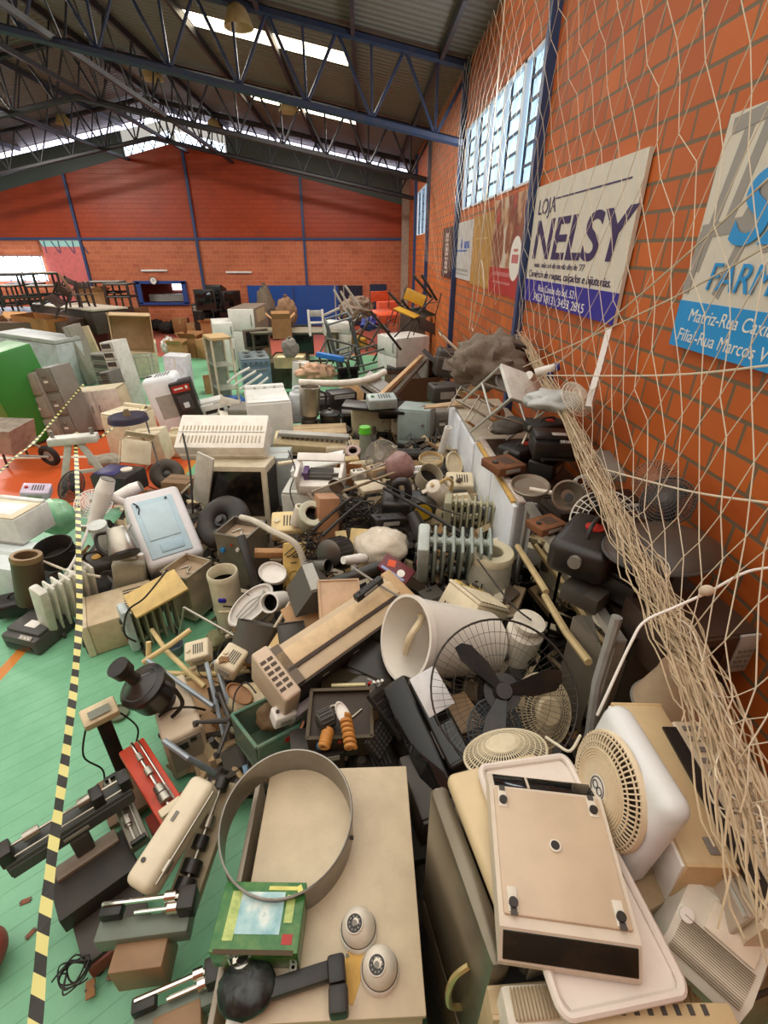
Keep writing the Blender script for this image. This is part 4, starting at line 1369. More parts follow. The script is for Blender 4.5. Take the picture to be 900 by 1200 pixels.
def bin_lid(root, w, d, h):
 c = M((226, 214, 204), .35, dirt=.12)
 MB().box((0, 0, h * .3), (w, d, h * .5), bev=h * .24, seg=3).build('tray', c, root)
 MB().prism([(w / 2 * q[0], d / 2 * q[1]) for q in ((-1, -.8), (-.8, -1), (.8, -1), (1, -.8), (1, .8), (.8, 1), (-.8, 1), (-1, .8))], h * .5, h * .62).build('rim_step', c, root)
 b = MB()
 n = []
 for (cx_, cy_, a0) in ((.86, .88, 0), (-.86, .88, 90), (-.86, -.88, 180), (.86, -.88, 270)):
  for k in range(6):
   a = math.radians(a0 + 18 * k)
   n.append((w / 2 * (cx_ + .14 * math.cos(a)), d / 2 * (cy_ + .12 * math.sin(a)), h * .7))
 b.tube(n, h * .3, 8, True).build('rim', c, root)
put(bin_lid, 'bin_tray', 'pinkish white plastic lid lying under the upturned scale', 'lid', 661, 1010, (126, 250, 16), (0, 0, 6), FZ)
def shopscale(root, w, d, h):
 body = M((214, 200, 182), .4, dirt=.12)
 pl = M((204, 182, 156), .4, dirt=.15)
 pr = [(d / 2, 0), (d / 2, h * .5), (d * .36, h * .9), (-d * .4, h * .9), (-d / 2, h * .2), (-d / 2, 0)]
 MB().prism(pr, -w / 2, w / 2, 'yz').build('body', body, root)
 MB().box((0, 0, h * .92), (w * .93, d * .7, h * .16), bev=.008).build('base_plate', pl, root)
 ab = math.degrees(math.atan2(h * .4, d * .14))
 af = math.degrees(math.atan2(h * .7, d * .1))
 MB().box((0, d * .43, h * .7), (w * .9, d * .125, .008), (-ab, 0, 0), bev=.002).build('display_window', GLASSD, root)
 MB().box((-w * .14, d * .43, h * .72), (.008, d * .125, .008), (-ab, 0, 0)).build('window_divider', body, root)
 o = MB().box((0, -d * .45, h * .55), (w * .95, math.hypot(h * .7, d * .1) * .82, .008), (af, 0, 0), bev=.002).build('display_window', M((20, 30, 28), .1, dirt=.2), root)
 kk = MB()
 for i in range(4):
  for j in range(2):
   kk.box((-w * (.4 - .08 * i), -d * (.43 + .026 * j), h * (.72 - .2 * j)), (.014, .008, .004), (af, 0, 0))
 kk.build('display_marks', M((150, 190, 170), .4), o)
 for sx in (-1, 1):
  for sy in (-1, 1):
   f = MB().box((sx * w * .39, sy * d * .28, h * 1.0), (w * .075, d * .12, .006), bev=.002).build('foot_mount', OFFW, root)
   MB().cyl((sx * w * .39, sy * d * (.28 - .02 * sy), h), (sx * w * .39, sy * d * (.28 - .02 * sy), h * 1.0 + .012), .0125, n=16).build('foot', BLACK, f)
   MB().box((sx * w * .39, sy * d * .28 + .03 * (1 if sy > 0 else -1), h * 1.0 + .003), (w * .05, .016, .004)).build('slots', DGREY, f)
 MB().cyl((.0, d * .02, h), (0, d * .02, h * 1.02 + .004), .018, n=20).build('level_ring', OFFW, root)
 MB().cyl((0, d * .02, h), (0, d * .02, h * 1.02 + .007), .0125, n=20).build('level_hole', BLACK, root)
put(shopscale, 'shop_scale', 'upturned beige shop scale lying on its display with four feet in the air', 'scale', 648, 1006, (140, 196, 36), (0, 0, -9), FZ + .035)
def boxfan(root, w, d, h):
 """square rounded housing lying in xy, round louvred grille on +z"""
 c = M((224, 226, 226), .35, dirt=.1)
 MB().box((0, 0, h * .35), (w, d, h * .7), bev=.05, seg=4).build('housing', c, root)
 R = w * .46
 cr = M((222, 204, 172), .4, dirt=.15)
 MB().lathe([(R, h * .68), (R, h * .74), (R * .97, h * .8), (R * .94, h * .8)], 48).lathe([(R * .3, h * .99), (R * .66, h * .96), (R * .7, h * .95)], 40).build('grille_rings', cr, root)
 g = MB()
 for k in range(64):
  a = 2 * math.pi * k / 64
  g.tube([(R * q * math.cos(a + .1 * (q - .7)), R * q * math.sin(a + .1 * (q - .7)), z) for q, z in ((.7, h * .95), (.84, h * .91), (.98, h * .8))], .0032, 4)
 for q in (.78, .92):
  g.ring((0, 0, h * (.93 if q < .8 else .86)), R * q, .003, 48, 4)
 g.build('louvres', cr, root)
 MB().cyl((0, 0, h * .7), (0, 0, h * .72), R * .96, n=40).build('inner_shade', M((70, 58, 46), .7), root)
 s_ = MB()
 for k in range(7):
  s_.ring((0, 0, h * .965 + .001), R * (.36 + .05 * k), .0022, 44, 4)
 s_.build('grille_circles', cr, root)
 MB().cyl((0, 0, h * .96), (0, 0, h * .995), R * .3, n=32).build('centre_plate', cr, root)
 e = MB().cyl((0, 0, h * .99), (0, 0, h * 1.005), R * .22, n=28).build('emblem', WHITE, root)
 MB().ring((0, .25 * R * .3, h * 1.005), R * .07, R * .014, 20, 4).ring((0, -.25 * R * .3, h * 1.005), R * .07, R * .014, 20, 4).ring((0, 0, h * 1.005), R * .19, R * .014, 28, 4).build('emblem_marks', DGREY, e)
put(boxfan, 'box_fan', 'white box fan with a round cream louvred grille tilted against the beige air conditioner', 'fan', 724, 924, (138, 138, 52), (0, -80, 2), FZ - .1)
ACT = M((206, 182, 140), .42, dirt=.15)
def cover_ac(root, w, d, h):
 window_ac(root, w, d, h, ACT, OFFW, TAN, 9)
AZ = 1.38
def supportfreezer(root, w, d, h):
 freezer(root, w, d, h, M((150, 134, 108), .5), M((168, 146, 112), .45))
fit(supportfreezer, 'chest_freezer', 'brown grey chest freezer under the two beige air conditioners', 'freezer', (770, 1190, 1.16), (1010, 1090, 1.16), (866, 842, 1.16), None)
def longcover(root, w, d, h):
 MB().box((0, 0, h / 2), (w, d, h), bev=.012).build('case', ACT, root)
 MB().box((0, -d / 2 - .004, h * .5), (w * .98, .012, h * .9), bev=.004).build('white_face', WHITE, root)
 for s in (-1, 1):
  MB().box((s * w * .49, 0, h * .5), (w * .025, d * 1.01, h * 1.02), bev=.006).build('end_cap', M((212, 182, 134), .45), root)
 MB().box((w * .4, 0, h + .002), (.05, .03, .006), bev=.002).build('clip', GREY, root)
fit(longcover, 'long_air_conditioner', 'plain beige long air conditioner lying just behind the box fan', 'air conditioner', (716, 823, 1.62), (806, 1016, 1.62), (868, 985, 1.62), .24)
SPC = M((222, 206, 178), .42, dirt=.15)
def openac(root, w, d, h):
 split_ac(root, w, d, h, SPC, False, BLACK)
 MB().box((0, -d * .54, h * .62), (w * .93, .02, h * .5), (-12, 0, 0), bev=.006).build('front_flap', M((196, 184, 166), .4, dirt=.2), root)
 MB().box((0, -d * .34, h * 1.0), (w * .9, .05, .02)).build('dark_gap', BLACK, root)
 MB().box((0, -d * .56, h * .86), (w * .92, .008, .008)).build('chrome_trim', CHROME, root)
fit(openac, 'split_air_conditioner', 'cream split air conditioner with its front flap open under the net', 'air conditioner', (765, 845, 1.62), (893, 1080, 1.62), (965, 1010, 1.62), .26)
def heater(root, w, d, h):
 c = M((226, 222, 208), .35, dirt=.15)
 MB().prism([(-w / 2, 0), (w / 2, 0), (w / 2, h * .7), (w * .3, h), (-w * .3, h), (-w / 2, h * .8)], -d / 2, d / 2, 'xz').build('housing', c, root)
 g = MB()
 for k in range(16):
  g.box((-w * .4 + w * .34 * k / 15, 0, h * (.905 + .0062 * k)), (w * .008, d * .84, .02))
 g.build('top_grille', M((150, 132, 104), .5), root)
 MB().box((w * .12, -d * .1, h * 1.0), (w * .3, d * .6, .02), (0, 0, 0), bev=.006).build('flat_cover', M((236, 226, 206), .3), root)
 MB().cyl((-w * .05, d * .4, h), (-w * .05, d * .4, h * 1.06), .02, n=14).build('knob', WHITE, root)
 MB().tube(bez([(w * .4, d * .3, h * .8), (w * .5, 0, h * .9), (w * .1, -d * .5, h * .9), (-w * .3, -d * .54, h * .6)], 8), .006, 6).build('cable', LGREY, root)
put(heater, 'fan_heater', 'angular white fan heater at the right edge beside the hanging net', 'heater', 828, 1094, (110, 92, 60), (18, -22, 42), 1.25)
put(guard_only, 'fan_guard', 'round brown wire grille lying flat at the bottom right', 'fan guard', 752, 1150, (112, 112, 14), (0, 0, 0), 1.3, mat=M((190, 160, 120), .5), ns=16, nr=9, badge=False, hubr=.08)
fit(box_shut, 'beige_case', 'dull beige metal case behind the lid and below the box fan', 'case', (700, 1100, 1.42), (800, 1046, 1.42), (756, 968, 1.42), .3, mat=M((170, 144, 112), .5), tape=M((150, 126, 98), .5))
def acfront(root, w, d, h):
 window_ac(root, w, d, h, ACT, WHITE, CREAM, 9)
fit(acfront, 'window_air_conditioner', 'tan window air conditioner lying along the bottom edge of the photo', 'air conditioner', (684, 1216, 1.5), (880, 1216, 1.5), (872, 1172, 1.5), .3)
def grilleac(root, w, d, h):
 MB().box((0, 0, h / 2), (w, d, h), bev=.012).build('case', OFFW, root)
 MB().box((0, 0, h * .98), (w * .8, d * .8, .03), bev=.012).build('raised_grille', CREAM, root)
 g = MB()
 for k in range(16):
  g.box((-w * .38 + w * .76 * k / 15, 0, h + .012), (w * .014, d * .74, .012))
 g.build('grille_slats', TAN, root)
fit(grilleac, 'grille_air_conditioner', 'white air conditioner with a domed slatted grille at the bottom edge', 'air conditioner', (596, 1206, 1.44), (684, 1200, 1.44), (668, 1148, 1.44), .3)
fit(box_shut, 'beige_panel_box', 'long beige box lying behind the slatted grille at the bottom', 'box', (578, 1196, 1.34), (760, 1180, 1.34), (742, 1140, 1.34), .3, mat=M((200, 176, 138), .5), tape=M((190, 166, 128), .5))
put(vacuum, 'black_vacuum', 'black rounded vacuum cleaner body half hidden under the plastic lid', 'vacuum cleaner', 640, 1140, (120, 70, 46), (0, 0, 10), 1.2, mat=BLACKR)
put(printer, 'dark_printer', 'dark green grey printer behind the white fan heater', 'printer', 800, 1032, (78, 50, 40), (0, 0, -30), 1.22, mat=M((52, 54, 44), .5), lid=M((66, 66, 54), .5))
put(pot, 'brass_pot', 'dull brass round pot just behind the white fan heater', 'pot', 822, 1052, (48, 48, 20), (0, 0, 0), 1.3, mat=M((168, 134, 74), .4, .5), handles=0)
# ================================================================ caution tape, cords and the net
def tape_mat():
 m = bpy.data.materials.new('caution_stripes')
 m.use_nodes = True
 nt, b = nodes(m)
 uv = nt.nodes.new('ShaderNodeUVMap')
 sp_ = nt.nodes.new('ShaderNodeSeparateXYZ')
 nt.links.new(uv.outputs[0], sp_.inputs[0])
 def mt(op, a, c):
  n = nt.nodes.new('ShaderNodeMath')
  n.operation = op
  for i, v in enumerate((a, c)):
   if isinstance(v, (int, float)):
    n.inputs[i].default_value = v
   else:
    nt.links.new(v, n.inputs[i])
  return n.outputs[0]
 fr = mt('FRACT', mt('ADD', mt('MULTIPLY', sp_.outputs[0], 1 / .15), mt('MULTIPLY', sp_.outputs[1], .4)), 0.)
 gt = mt('GREATER_THAN', fr, .5)
 mx = nt.nodes.new('ShaderNodeMixRGB')
 nt.links.new(gt, mx.inputs[0])
 mx.inputs[1].default_value = lin((214, 206, 130))
 mx.inputs[2].default_value = lin((34, 32, 24))
 nt.links.new(mx.outputs[0], b.inputs['Base Color'])
 b.inputs['Roughness'].default_value = .4
 return m
TAPE = tape_mat()
def tape(name, label, pts, w=.052, tw=0.):
 q = bez(pts, 10)
 bm = bmesh.new()
 uvl = bm.loops.layers.uv.new('UVMap')
 prev = None
 L = 0
 for i, p in enumerate(q):
  t = (q[min(i + 1, len(q) - 1)] - q[max(i - 1, 0)]).normalized()
  view = (Vector((0, 0, H)) - p).normalized()
  a = math.radians(25 * math.sin(i * .7 + tw))
  side = t.cross(Vector((math.sin(a) * .3, -.5, 1)).normalized()).normalized()
  A, B = bm.verts.new(p - side * w / 2), bm.verts.new(p + side * w / 2)
  if prev:
   dl = (p - q[i - 1]).length
   f = bm.faces.new((prev[0], prev[1], B, A))
   for lp, u in zip(f.loops, ((L, 0), (L, 1), (L + dl, 1), (L + dl, 0))):
    lp[uvl].uv = u
   L += dl
  prev = (A, B)
 me = bpy.data.meshes.new(name)
 bm.to_mesh(me)
 bm.free()
 me.materials.append(TAPE)
 o = bpy.data.objects.new(name, me)
 COL.objects.link(o)
 return tag(o, label, 'caution tape')
tape('caution_tape', 'yellow and black caution tape stretched down the left side over the green floor', [P(40, 1215, .85), P(52, 1080, .8), P(64, 980, .75), P(75, 900, .7), P(87, 800, .66), P(93, 720, .64), P(92, 650, .66), P(91, 580, .72), P(88, 507, .8)])
tape('caution_tape', 'yellow and black caution tape sagging in front of the green cabinet', [P(-10, 562, .9), P(20, 534, .8), P(40, 518, .78), P(66, 488, .8), P(98, 450, .95)], .05)
tape('caution_tape', 'short caution tape from the white stand to the white washing machine', [P(88, 507, .8), P(112, 515, .72), P(150, 487, .75), P(172, 476, .85)], .05)
line('loose_rope', 'pale rope with a knot crossing in front of the net at the right', 'rope', [(920, 664, 2.2), (876, 670, 2.15), (830, 694, 2.05), (790, 712, 2.0), (756, 728, 1.95), (740, 752, 1.9), (712, 812, 1.75), (700, 838, 1.66)], .0055, WHITE)
kb = MB()
kb.ball(P(828, 692, 2.06), (.03, .02, .022))
solo(kb, 'rope_knot', 'pale knot in the rope at the right edge', 'knot', STRING)
# hanging net: columns of strands from the roof to a gathered hem
hem = [PX(604, 388, 1.86), PX(622, 412, 1.8), PX(660, 478, 1.66), PX(700, 560, 1.52), PX(742, 640, 1.36), PX(786, 726, 1.26), PX(828, 812, 1.16), PX(868, 920, 1.06), PX(900, 1030, .98), PX(925, 1150, .9)]
hemp = bez(hem, 10)
def hem_at(u):
 x = u * (len(hemp) - 1)
 i = min(int(x), len(hemp) - 2)
 return hemp[i].lerp(hemp[i + 1], x - i)
NC, NR = 26, 22
ZT = 6.1
def netpt(i, j):
 """column i (0 = far), row j (0 = top)"""
 u = i / (NC - 1)
 Y = 7.2 - 7.6 * u ** .95
 top = Vector((1.86, Y, ZT))
 bot = hem_at(min(1., .02 + .98 * u ** 1.15))
 v = j / (NR - 1)
 v2 = 1 - (1 - v) ** 1.25
 p = top.lerp(bot, v2)
 sag = math.sin(math.pi * v) * .1
 p.x -= sag * .3 * u
 p += Vector((.012 * math.sin(i * 2.3 + j * 1.1), .03 * math.sin(i * 1.7 + j * .9), .035 * math.sin(i * .8 + j * 2.1))) * (1 if 0 < j < NR - 1 else 0)
 return p
def net_mesh(fn, ni, nj, r):
 b = MB()
 for s in (1, -1):
  for i0 in range(-nj, ni + nj):
   pts = []
   for j in range(nj):
    i = i0 + s * j * .5
    if 0 <= i <= ni - 1:
     pts.append(fn(i, j))
    elif len(pts) > 1:
     b.tube(pts, r, 4, cap=False)
     pts = []
    else:
     pts = []
   if len(pts) > 1:
    b.tube(pts, r, 4, cap=False)
 return b
nr_ = root_at('safety_net', 'pale knotted safety net hanging in front of the right brick wall', 'net', Matrix())
net_mesh(netpt, NC, NR, .0022).build('netting', STRING, nr_)
hb = MB()
for k in range(62):
 o = Vector((random.gauss(0, .05), random.gauss(0, .07), random.gauss(0, .03)))
 a0, ph = rnd(.0, .3), rnd(0, 6)
 a1 = rnd(.7, 1.)
 pts = []
 for q in range(30):
  u = a0 + (a1 - a0) * q / 29
  sp_ = .35 + .75 * u
  pts.append(hem_at(u) + o * sp_ + Vector((.02 * math.sin(q * .9 + ph), .03 * math.sin(q * .6 + ph), .03 * math.sin(q * 1.3 + ph))))
 hb.tube(pts, .0027, 4, cap=False)
hb.build('gathered_hem', M((206, 184, 152), .9, dirt=.35), nr_)
# loose loops beside the hem
lp = MB()
for k in range(26):
 u = rnd(.1, .95)
 a, c = hem_at(u), hem_at(min(1, u + rnd(.06, .16)))
 off = Vector((rnd(-.1, .1), rnd(-.06, .1), rnd(-.16, .1)))
 lp.tube(bez([a, a.lerp(c, .5) + off, c], 8), .003, 4, cap=False)
lp.build('loose_loops', STRING, nr_)
# farther net: continues along the wall past the posts
def net2(i, j):
 u, v = i / 27, j / 21
 Y = 7.2 + 9.5 * u
 zb = 2.5 + .9 * abs(math.sin(u * 5.)) * .5
 p = Vector((1.86, Y, ZT + (zb - ZT) * v))
 p.x += .02 * math.sin(i + j)
 return p
fr_ = root_at('safety_net', 'thin safety net hanging farther along the wall in front of the big window', 'net', Matrix())
net_mesh(net2, 28, 22, .002).build('netting', STRING, fr_)
cd2 = MB()
for (a, c) in (((613, 430), (905, 285)), ((600, 470), (905, 205)), ((640, 440), (905, 428)), ((690, 545), (905, 590))):
 cd2.tube(bez([PX(*a, 1.6), PX((a[0] + c[0]) / 2, (a[1] + c[1]) / 2 + 6, 1.55), PX(*c, 1.5)], 8), .005, 5)
solo(cd2, 'net_cords', 'taut pale cords running through the net across the brick wall', 'cord', STRING)
q = [PY(428, 385, 8), PY(437, 330, 8), PY(432, 300, 8.), PY(445, 200, 8.), PY(470, 100, 8.)]
line2 = MB().tube(bez([PX(550, 386, 1.8), PX(556, 330, 1.8), PX(563, 290, 1.8), PX(578, 150, 1.8), PX(592, 0, 1.8)], 8), .008, 6)
solo(line2, 'hanging_rope', 'pale cord hanging straight down in front of the window and ochre poster', 'cord', STRING)
solo(MB().tube(bez([PX(553, 384, 1.78), PX(560, 340, 1.78), PX(564, 305, 1.78), PX(567, 345, 1.78), PX(556, 386, 1.78), PX(553, 384, 1.78)], 8), .008, 6), 'cord_loop', 'pale looped cord end hanging below the ochre poster', 'cord', STRING)
# ================================================================ left front: the weighing scales on the green floor
GMET = M((120, 116, 104), .42, .35, dirt=.3)
GRN = M((112, 124, 112), .45, dirt=.3)
def bigscale(root, w, d, h):
 MB().box((0, -d * .06, .07), (w * .9, d * .88, .1), bev=.012).build('base', M((128, 60, 44), .5), root)
 MB().box((0, -d * .16, .13), (w * .94, d * .62, .03), bev=.006).build('lower_plate', M((54, 48, 42), .5), root)
 MB().box((0, d * .18, .2), (w * 1.12, d * .5, .12), bev=.008).build('black_platform', M((44, 40, 36), .55, dirt=.2), root)
 MB().box((0, d * .38, .27), (w * .9, d * .16, .03), bev=.004).build('grey_ledge', M((140, 128, 112), .4), root)
 MB().box((0, d * .46, h * .45), (.09, .08, h * .8), bev=.01).build('column', DGREY, root)
 for sx in (-1, 1):
  for y in (-.44, .3):
   MB().cyl((sx * w * .36, d * y, 0), (sx * w * .36, d * y, .03), .025, n=12).build('foot', BLACK, root)
 T = Matrix.Translation((0, d * .52, h * .86))
 MB(T).box((0, 0, .04), (.6, .1, .1), bev=.008).box((0, -.055, .03), (.58, .012, .07)).build('beam_housing', M((74, 78, 76), .4, dirt=.3), root)
 b = MB(T).box((0, -.065, .035), (.12, .004, .02)).build('white_marks', LGREY, root)
 b = MB(T).cyl((-.28, .02, .13), (.28, .02, .13), .008, n=8).cyl((-.28, -.035, .11), (.28, -.035, .11), .006, n=8).build('beam_bars', STEEL, root)
 for x in (-.2, .05):
  MB(T).cyl((x, .02, .13), (x + .07, .02, .13), .026, n=14).build('poise', STEEL, root)
 for x in (-.28, .28, .14):
  MB(T).box((x, 0, .12), (.06, .09, .1), bev=.008).build('end_block', BLACK, root)
r = put(bigscale, 'platform_scale', 'dark platform scale with red brown base, its grey beam sticking out leftwards', 'scale', 116, 1040, (.34, .52, .5), (0, 0, 40), 0., m=True)
def benchscale(root, w, d, h):
 MB().box((0, -d * .05, .06), (w, d * .86, .05), bev=.01).build('plate', M((116, 88, 58), .55, dirt=.3), root)
 MB().box((0, -d * .05, .025), (w * .8, d * .7, .05)).build('base', DBROWN, root)
 MB().box((.0, d * .42, .3), (.085, .06, .6), (-6, 0, 0), bev=.008).build('column', BLACK, root)
 hd = MB().box((0, d * .36, .64), (.2, .12, .09), (25, 0, 0), bev=.015).build('display_head', M((222, 206, 168), .45), root)
 MB().box((0, d * .36 - .035, .69), (.12, .05, .006), (25, 0, 0)).build('display_window', M((120, 128, 112), .2), hd)
 for s in (-1, 1):
  MB().tube(bez([(s * .08, d * .4, .6), (s * .16, d * .3, .4), (s * .1, d * .3, .2), (s * .14, d * .1, .1)], 8), .006, 6).build('cable', BCABLE, root)
put(benchscale, 'bench_scale', 'brown plate bench scale with a cream display head on a black column', 'scale', 140, 893, (.34, .42, .66), (0, 0, 38), 0., m=True)
put(beam_head, 'balance_bar', 'grey balance beam with clear poise leaning on the brown bench scale', 'balance beam', 147, 948, (92, 20, 22), (0, 8, -50), .2, mat=GMET, bar=STEEL)
def redscale(root, w, d, h):
 MB().box((-.04 * w, 0, h * .25), (w * .9, d * .9, h * .5), bev=.01).build('red_base', M((170, 50, 30), .5), root)
 MB().box((0, 0, h * .6), (w, d, h * .3), bev=.01).build('red_housing', M((206, 66, 36), .45), root)
 MB().cyl((-w * .46, 0, h * .98), (w * .46, 0, h * .98), .01, n=8).cyl((-w * .46, d * .25, h * .9), (w * .4, d * .25, h * .9), .007, n=8).build('beam_bars', CHROME, root)
 for x, r in ((-.3, .018), (-.1, .022), (.14, .03), (.24, .034)):
  MB().cyl((x * w, 0, h * .98), (x * w + .05, 0, h * .98), r, n=14).build('poise', STEEL, root)
 MB().box((w * .4, 0, h * .9), (.05, d * .8, h * .3), bev=.006).build('end_block', CREAM, root)
put(redscale, 'red_scale', 'orange red counter scale with chrome balance bars', 'scale', 180, 918, (116, 30, 34), (0, 8, -46), .2)
put(box_shut, 'red_metal_block', 'dark red metal base block under the white scale head', 'block', 203, 965, (38, 44, 30), (0, 0, -46), .05, mat=M((160, 52, 34), .5), tape=M((120, 40, 30), .5))
def whitescale(root, w, d, h):
 MB().box((0, 0, h * .5), (w, d, h), bev=.04, seg=4).build('head', M((226, 214, 188), .4, dirt=.12), root)
 MB().cyl((-w * .4, -d * .5, h * .7), (w * .44, -d * .5, h * .7), .007, n=8).build('beam_bar', STEEL, root)
 MB().cyl((-w * .3, -d * .5, h * .7), (-w * .2, -d * .5, h * .7), .02, n=12).build('poise', STEEL, root)
 MB().cyl((-w * .3, d * .2, h), (-w * .3, d * .2, h + .006), .012, n=10).build('screw', DGREY, root)
 MB().box((w * .1, d * .1, h + .002), (.05, .02, .004)).build('maker_plate', GREY, root)
put(whitescale, 'white_balance_housing', 'long rounded white scale head standing between the red scale and the steel band', 'scale head', 206, 976, (118, 34, 34), (0, -14, 64), .4)
def darkbeam(root, w, d, h):
 MB().box((0, 0, h * .25), (w, d, h * .5), bev=.008).build('back_plate', M((150, 134, 104), .5, dirt=.3), root)
 MB().cyl((-w * .46, -.01, h * .9), (w * .46, -.01, h * .9), .011, n=8).build('beam_bar', STEEL, root)
 for k, (x, r_) in enumerate(((-.34, .05), (-.22, .05), (-.05, .04), (.1, .035), (.4, .04))):
  MB().cyl((x * w, -.01, h * .9), (x * w + .06, -.01, h * .9), r_, n=14).build('poise', BLACK if k != 3 else STEEL, root)
put(darkbeam, 'dark_balance_bar', 'cream plate with a black weighted balance beam, right of the white scale head', 'balance beam', 236, 990, (140, 34, 26), (0, -12, 80), .25)
def lowscale(root, w, d, h):
 MB().box((0, -d * .45, .16), (w * .56, d * .5, .2), bev=.01).build('base', M((152, 118, 84), .5), root)
 MB().box((0, -d * .2, h * .62), (w, d * .3, h * .26), bev=.012).build('green_housing', GRN, root)
 MB().cyl((-w * .46, d * .06, h * .9), (w * .44, d * .06, h * .9), .012, n=8).cyl((-w * .1, -.02, h * .84), (w * .4, -.02, h * .84), .01, n=8).build('beam_bars', CHROME, root)
 MB().cyl((w * .22, d * .06, h * .9), (w * .34, d * .06, h * .9), .024, n=14).build('poise', CHROME, root)
 MB().cyl((w * .26, -.02, h * .84), (w * .42, -.02, h * .84), .026, n=14).build('poise', CHROME, root)
 MB().box((-w * .36, 0, h * .82), (.1, .06, .06), bev=.01).build('end_block', BLACK, root)
 MB().box((w * .47, 0, h * .84), (.08, .1, .1), bev=.01).build('end_block', BLACK, root)
 MB().cyl((0, -d * .1, 0), (0, -d * .1, h * .6), .03, n=12).build('column', DGREY, root)
put(lowscale, 'counter_scale', 'grey green counter scale with two shiny bars, below the white scale head', 'scale', 178, 1078, (.42, .3, .4), (0, 0, 4), 0., m=True)
put(lowscale, 'counter_scale', 'grey counter scale at the bottom edge beside the cream cabinet, its beam end pointing left', 'scale', 212, 1172, (.36, .26, .34), (0, 0, 18), 0., m=True)
put(cable_tangle, 'cable_scrap', 'small tangle of dark cable on the floor by the red brown scale base', 'cable', 86, 1140, (44, 34, 16), z0=0., n=4, r=.004)
put(plank, 'tan_chip', 'small tan broken chip on the green floor beside the cable tangle', 'chip', 106, 1159, (10, 18, 3), (0, 0, 25), 0., mat=CARD)
for i, (x, y, a, lab) in enumerate(((30, 1056, 20, 'small brown leaf scrap on the floor left of the tape'), (36, 1094, 60, 'reddish leaf scrap on the floor beside the tape'), (130, 1142, 80, 'brown leaf scrap on the floor right of the cable tangle'), (172, 1128, 10, 'brass clip on the floor under the counter scale'))):
 put(plank, 'floor_scrap', lab, 'scrap', x, y, (11, 6, 1.5), (0, 0, a), 0., 'scraps on the green floor', mat=M((136, 84, 58), .7))
rb = MB()
rb.ball(P(-24, 1122, .1), (.11, .13, .1), 28, 18)
solo(rb, 'red_float', 'dull red rounded object cut off by the left edge of the photo', 'object', M((150, 74, 66), .5))
# ---------------------------------------------------------------- cream box with the black juicer
PINKB = M((204, 186, 160), .45, dirt=.2)
def deskbox(root, w, d, h):
 MB().box((0, 0, h / 2), (w, d, h), bev=.03, seg=3).build('case', PINKB, root)
 MB().box((.0, -d / 2 - .002, h * .55), (w * .8, .006, h * .7)).build('front_panel', M((150, 142, 128), .5, dirt=.3), root)
 MB().box((-w * .1, -d / 2 - .008, h * .75), (.08, .01, .05)).box((w * .2, -d / 2 - .008, h * .82), (.04, .01, .03)).build('sockets', BLACK, root)
fit(deskbox, 'cream_machine', 'pale box shaped machine on the floor under the black juicer', 'machine', (190, 872, .42), (238, 850, .42), (203, 792, .42), .4)
def juicer(root, w, d, h):
 R = w / 2
 MB().lathe([(R * .7, 0), (R * .9, h * .05), (R * .94, h * .3), (R, h * .34), (R, h * .42), (R * .8, h * .47), (0, h * .48)], 32).build('bowl', M((30, 28, 27), .3), root)
 MB().lathe([(R * .8, h * .46), (R * .34, h * .56), (R * .27, h * .6), (R * .27, h * .86)], 28).build('feed_tube', M((46, 44, 42), .25), root)
 MB().lathe([(R * .27, h * .8), (R * .4, h * .82), (R * .44, h), (0, h)], 28).build('pusher', BLACK, root)
 MB().tube(bez([(R * .9, 0, h * .36), (R * 1.25, -R * .3, h * .2), (R * 1.1, -R * .5, -h * .1), (R * .5, -R * .8, -h * .2)], 6), .014, 8).build('handle', BLACK, root)
 MB().lathe([(R * .3, 0), (R * .5, -h * .2), (0, -h * .2)], 20).build('spindle', DGREY, root)
put(juicer, 'black_juicer', 'black juicer with a pusher cap standing on the pale machine', 'juicer', 163, 800, (54, 54, 74), (14, -18, 0), .36)
put(lid_oval, 'glass_pot_cover', 'small round glass lid on the floor left of the pale machine', 'lid', 138, 836, (26, 24, 5), (0, 0, 0), 0., mat=M((140, 150, 124), .2, trans=.4), wires=False)
line('power_lead', 'short black power cord lying on the pale machine', 'cord', [(186, 840, .44), (198, 832, .45), (212, 829, .45), (226, 829, .44), (240, 832, .3)], .008, BCABLE)
# ---------------------------------------------------------------- chair tubes and star bases
CRT_ = M((220, 194, 140), .45)
BLT = M((150, 160, 168), .35, .5)
line('cream_tube', 'cream pipe lying across the tube heap, rising to the right', 'pipe', [(168, 776, .3), (200, 755, .4), (223, 738, .45)], .022, CRT_, smooth=False)
line('cream_tube', 'cream pipe crossing under the rising one, running down to the right', 'pipe', [(178, 738, .3), (194, 762, .36), (240, 805, .3)], .02, CRT_, smooth=False)
line('cream_tube', 'short upright cream pipe end by the grey heater', 'pipe', [(174, 752, .45), (174, 782, .25)], .022, CRT_, smooth=False)
line('cream_tube', 'long cream pipe lying level behind the blue grey tubes', 'pipe', [(180, 788, .32), (240, 790, .34), (300, 786, .4)], .018, CRT_, smooth=False)
line('steel_tube', 'blue grey square tube sloping from the black juicer down to the right', 'tube', [(173, 774, .5), (250, 828, .42)], .018, BLT, smooth=False)
line('steel_tube', 'left of the two upright blue grey tubes in the tube heap', 'tube', [(242, 777, .5), (264, 868, .3)], .017, BLT, smooth=False)
line('steel_tube', 'right of the two upright blue grey tubes in the tube heap', 'tube', [(252, 774, .52), (280, 862, .3)], .018, BLT, smooth=False)
line('steel_tube', 'thin steel rod running from the white cylinder down to the grey pot', 'rod', [(216, 712, .5), (280, 748, .45)], .012, STEEL, smooth=False)
line('steel_tube', 'upright thin rod beside the white heater and the steel box', 'rod', [(216, 712, .5), (210, 745, .2)], .012, STEEL, smooth=False)
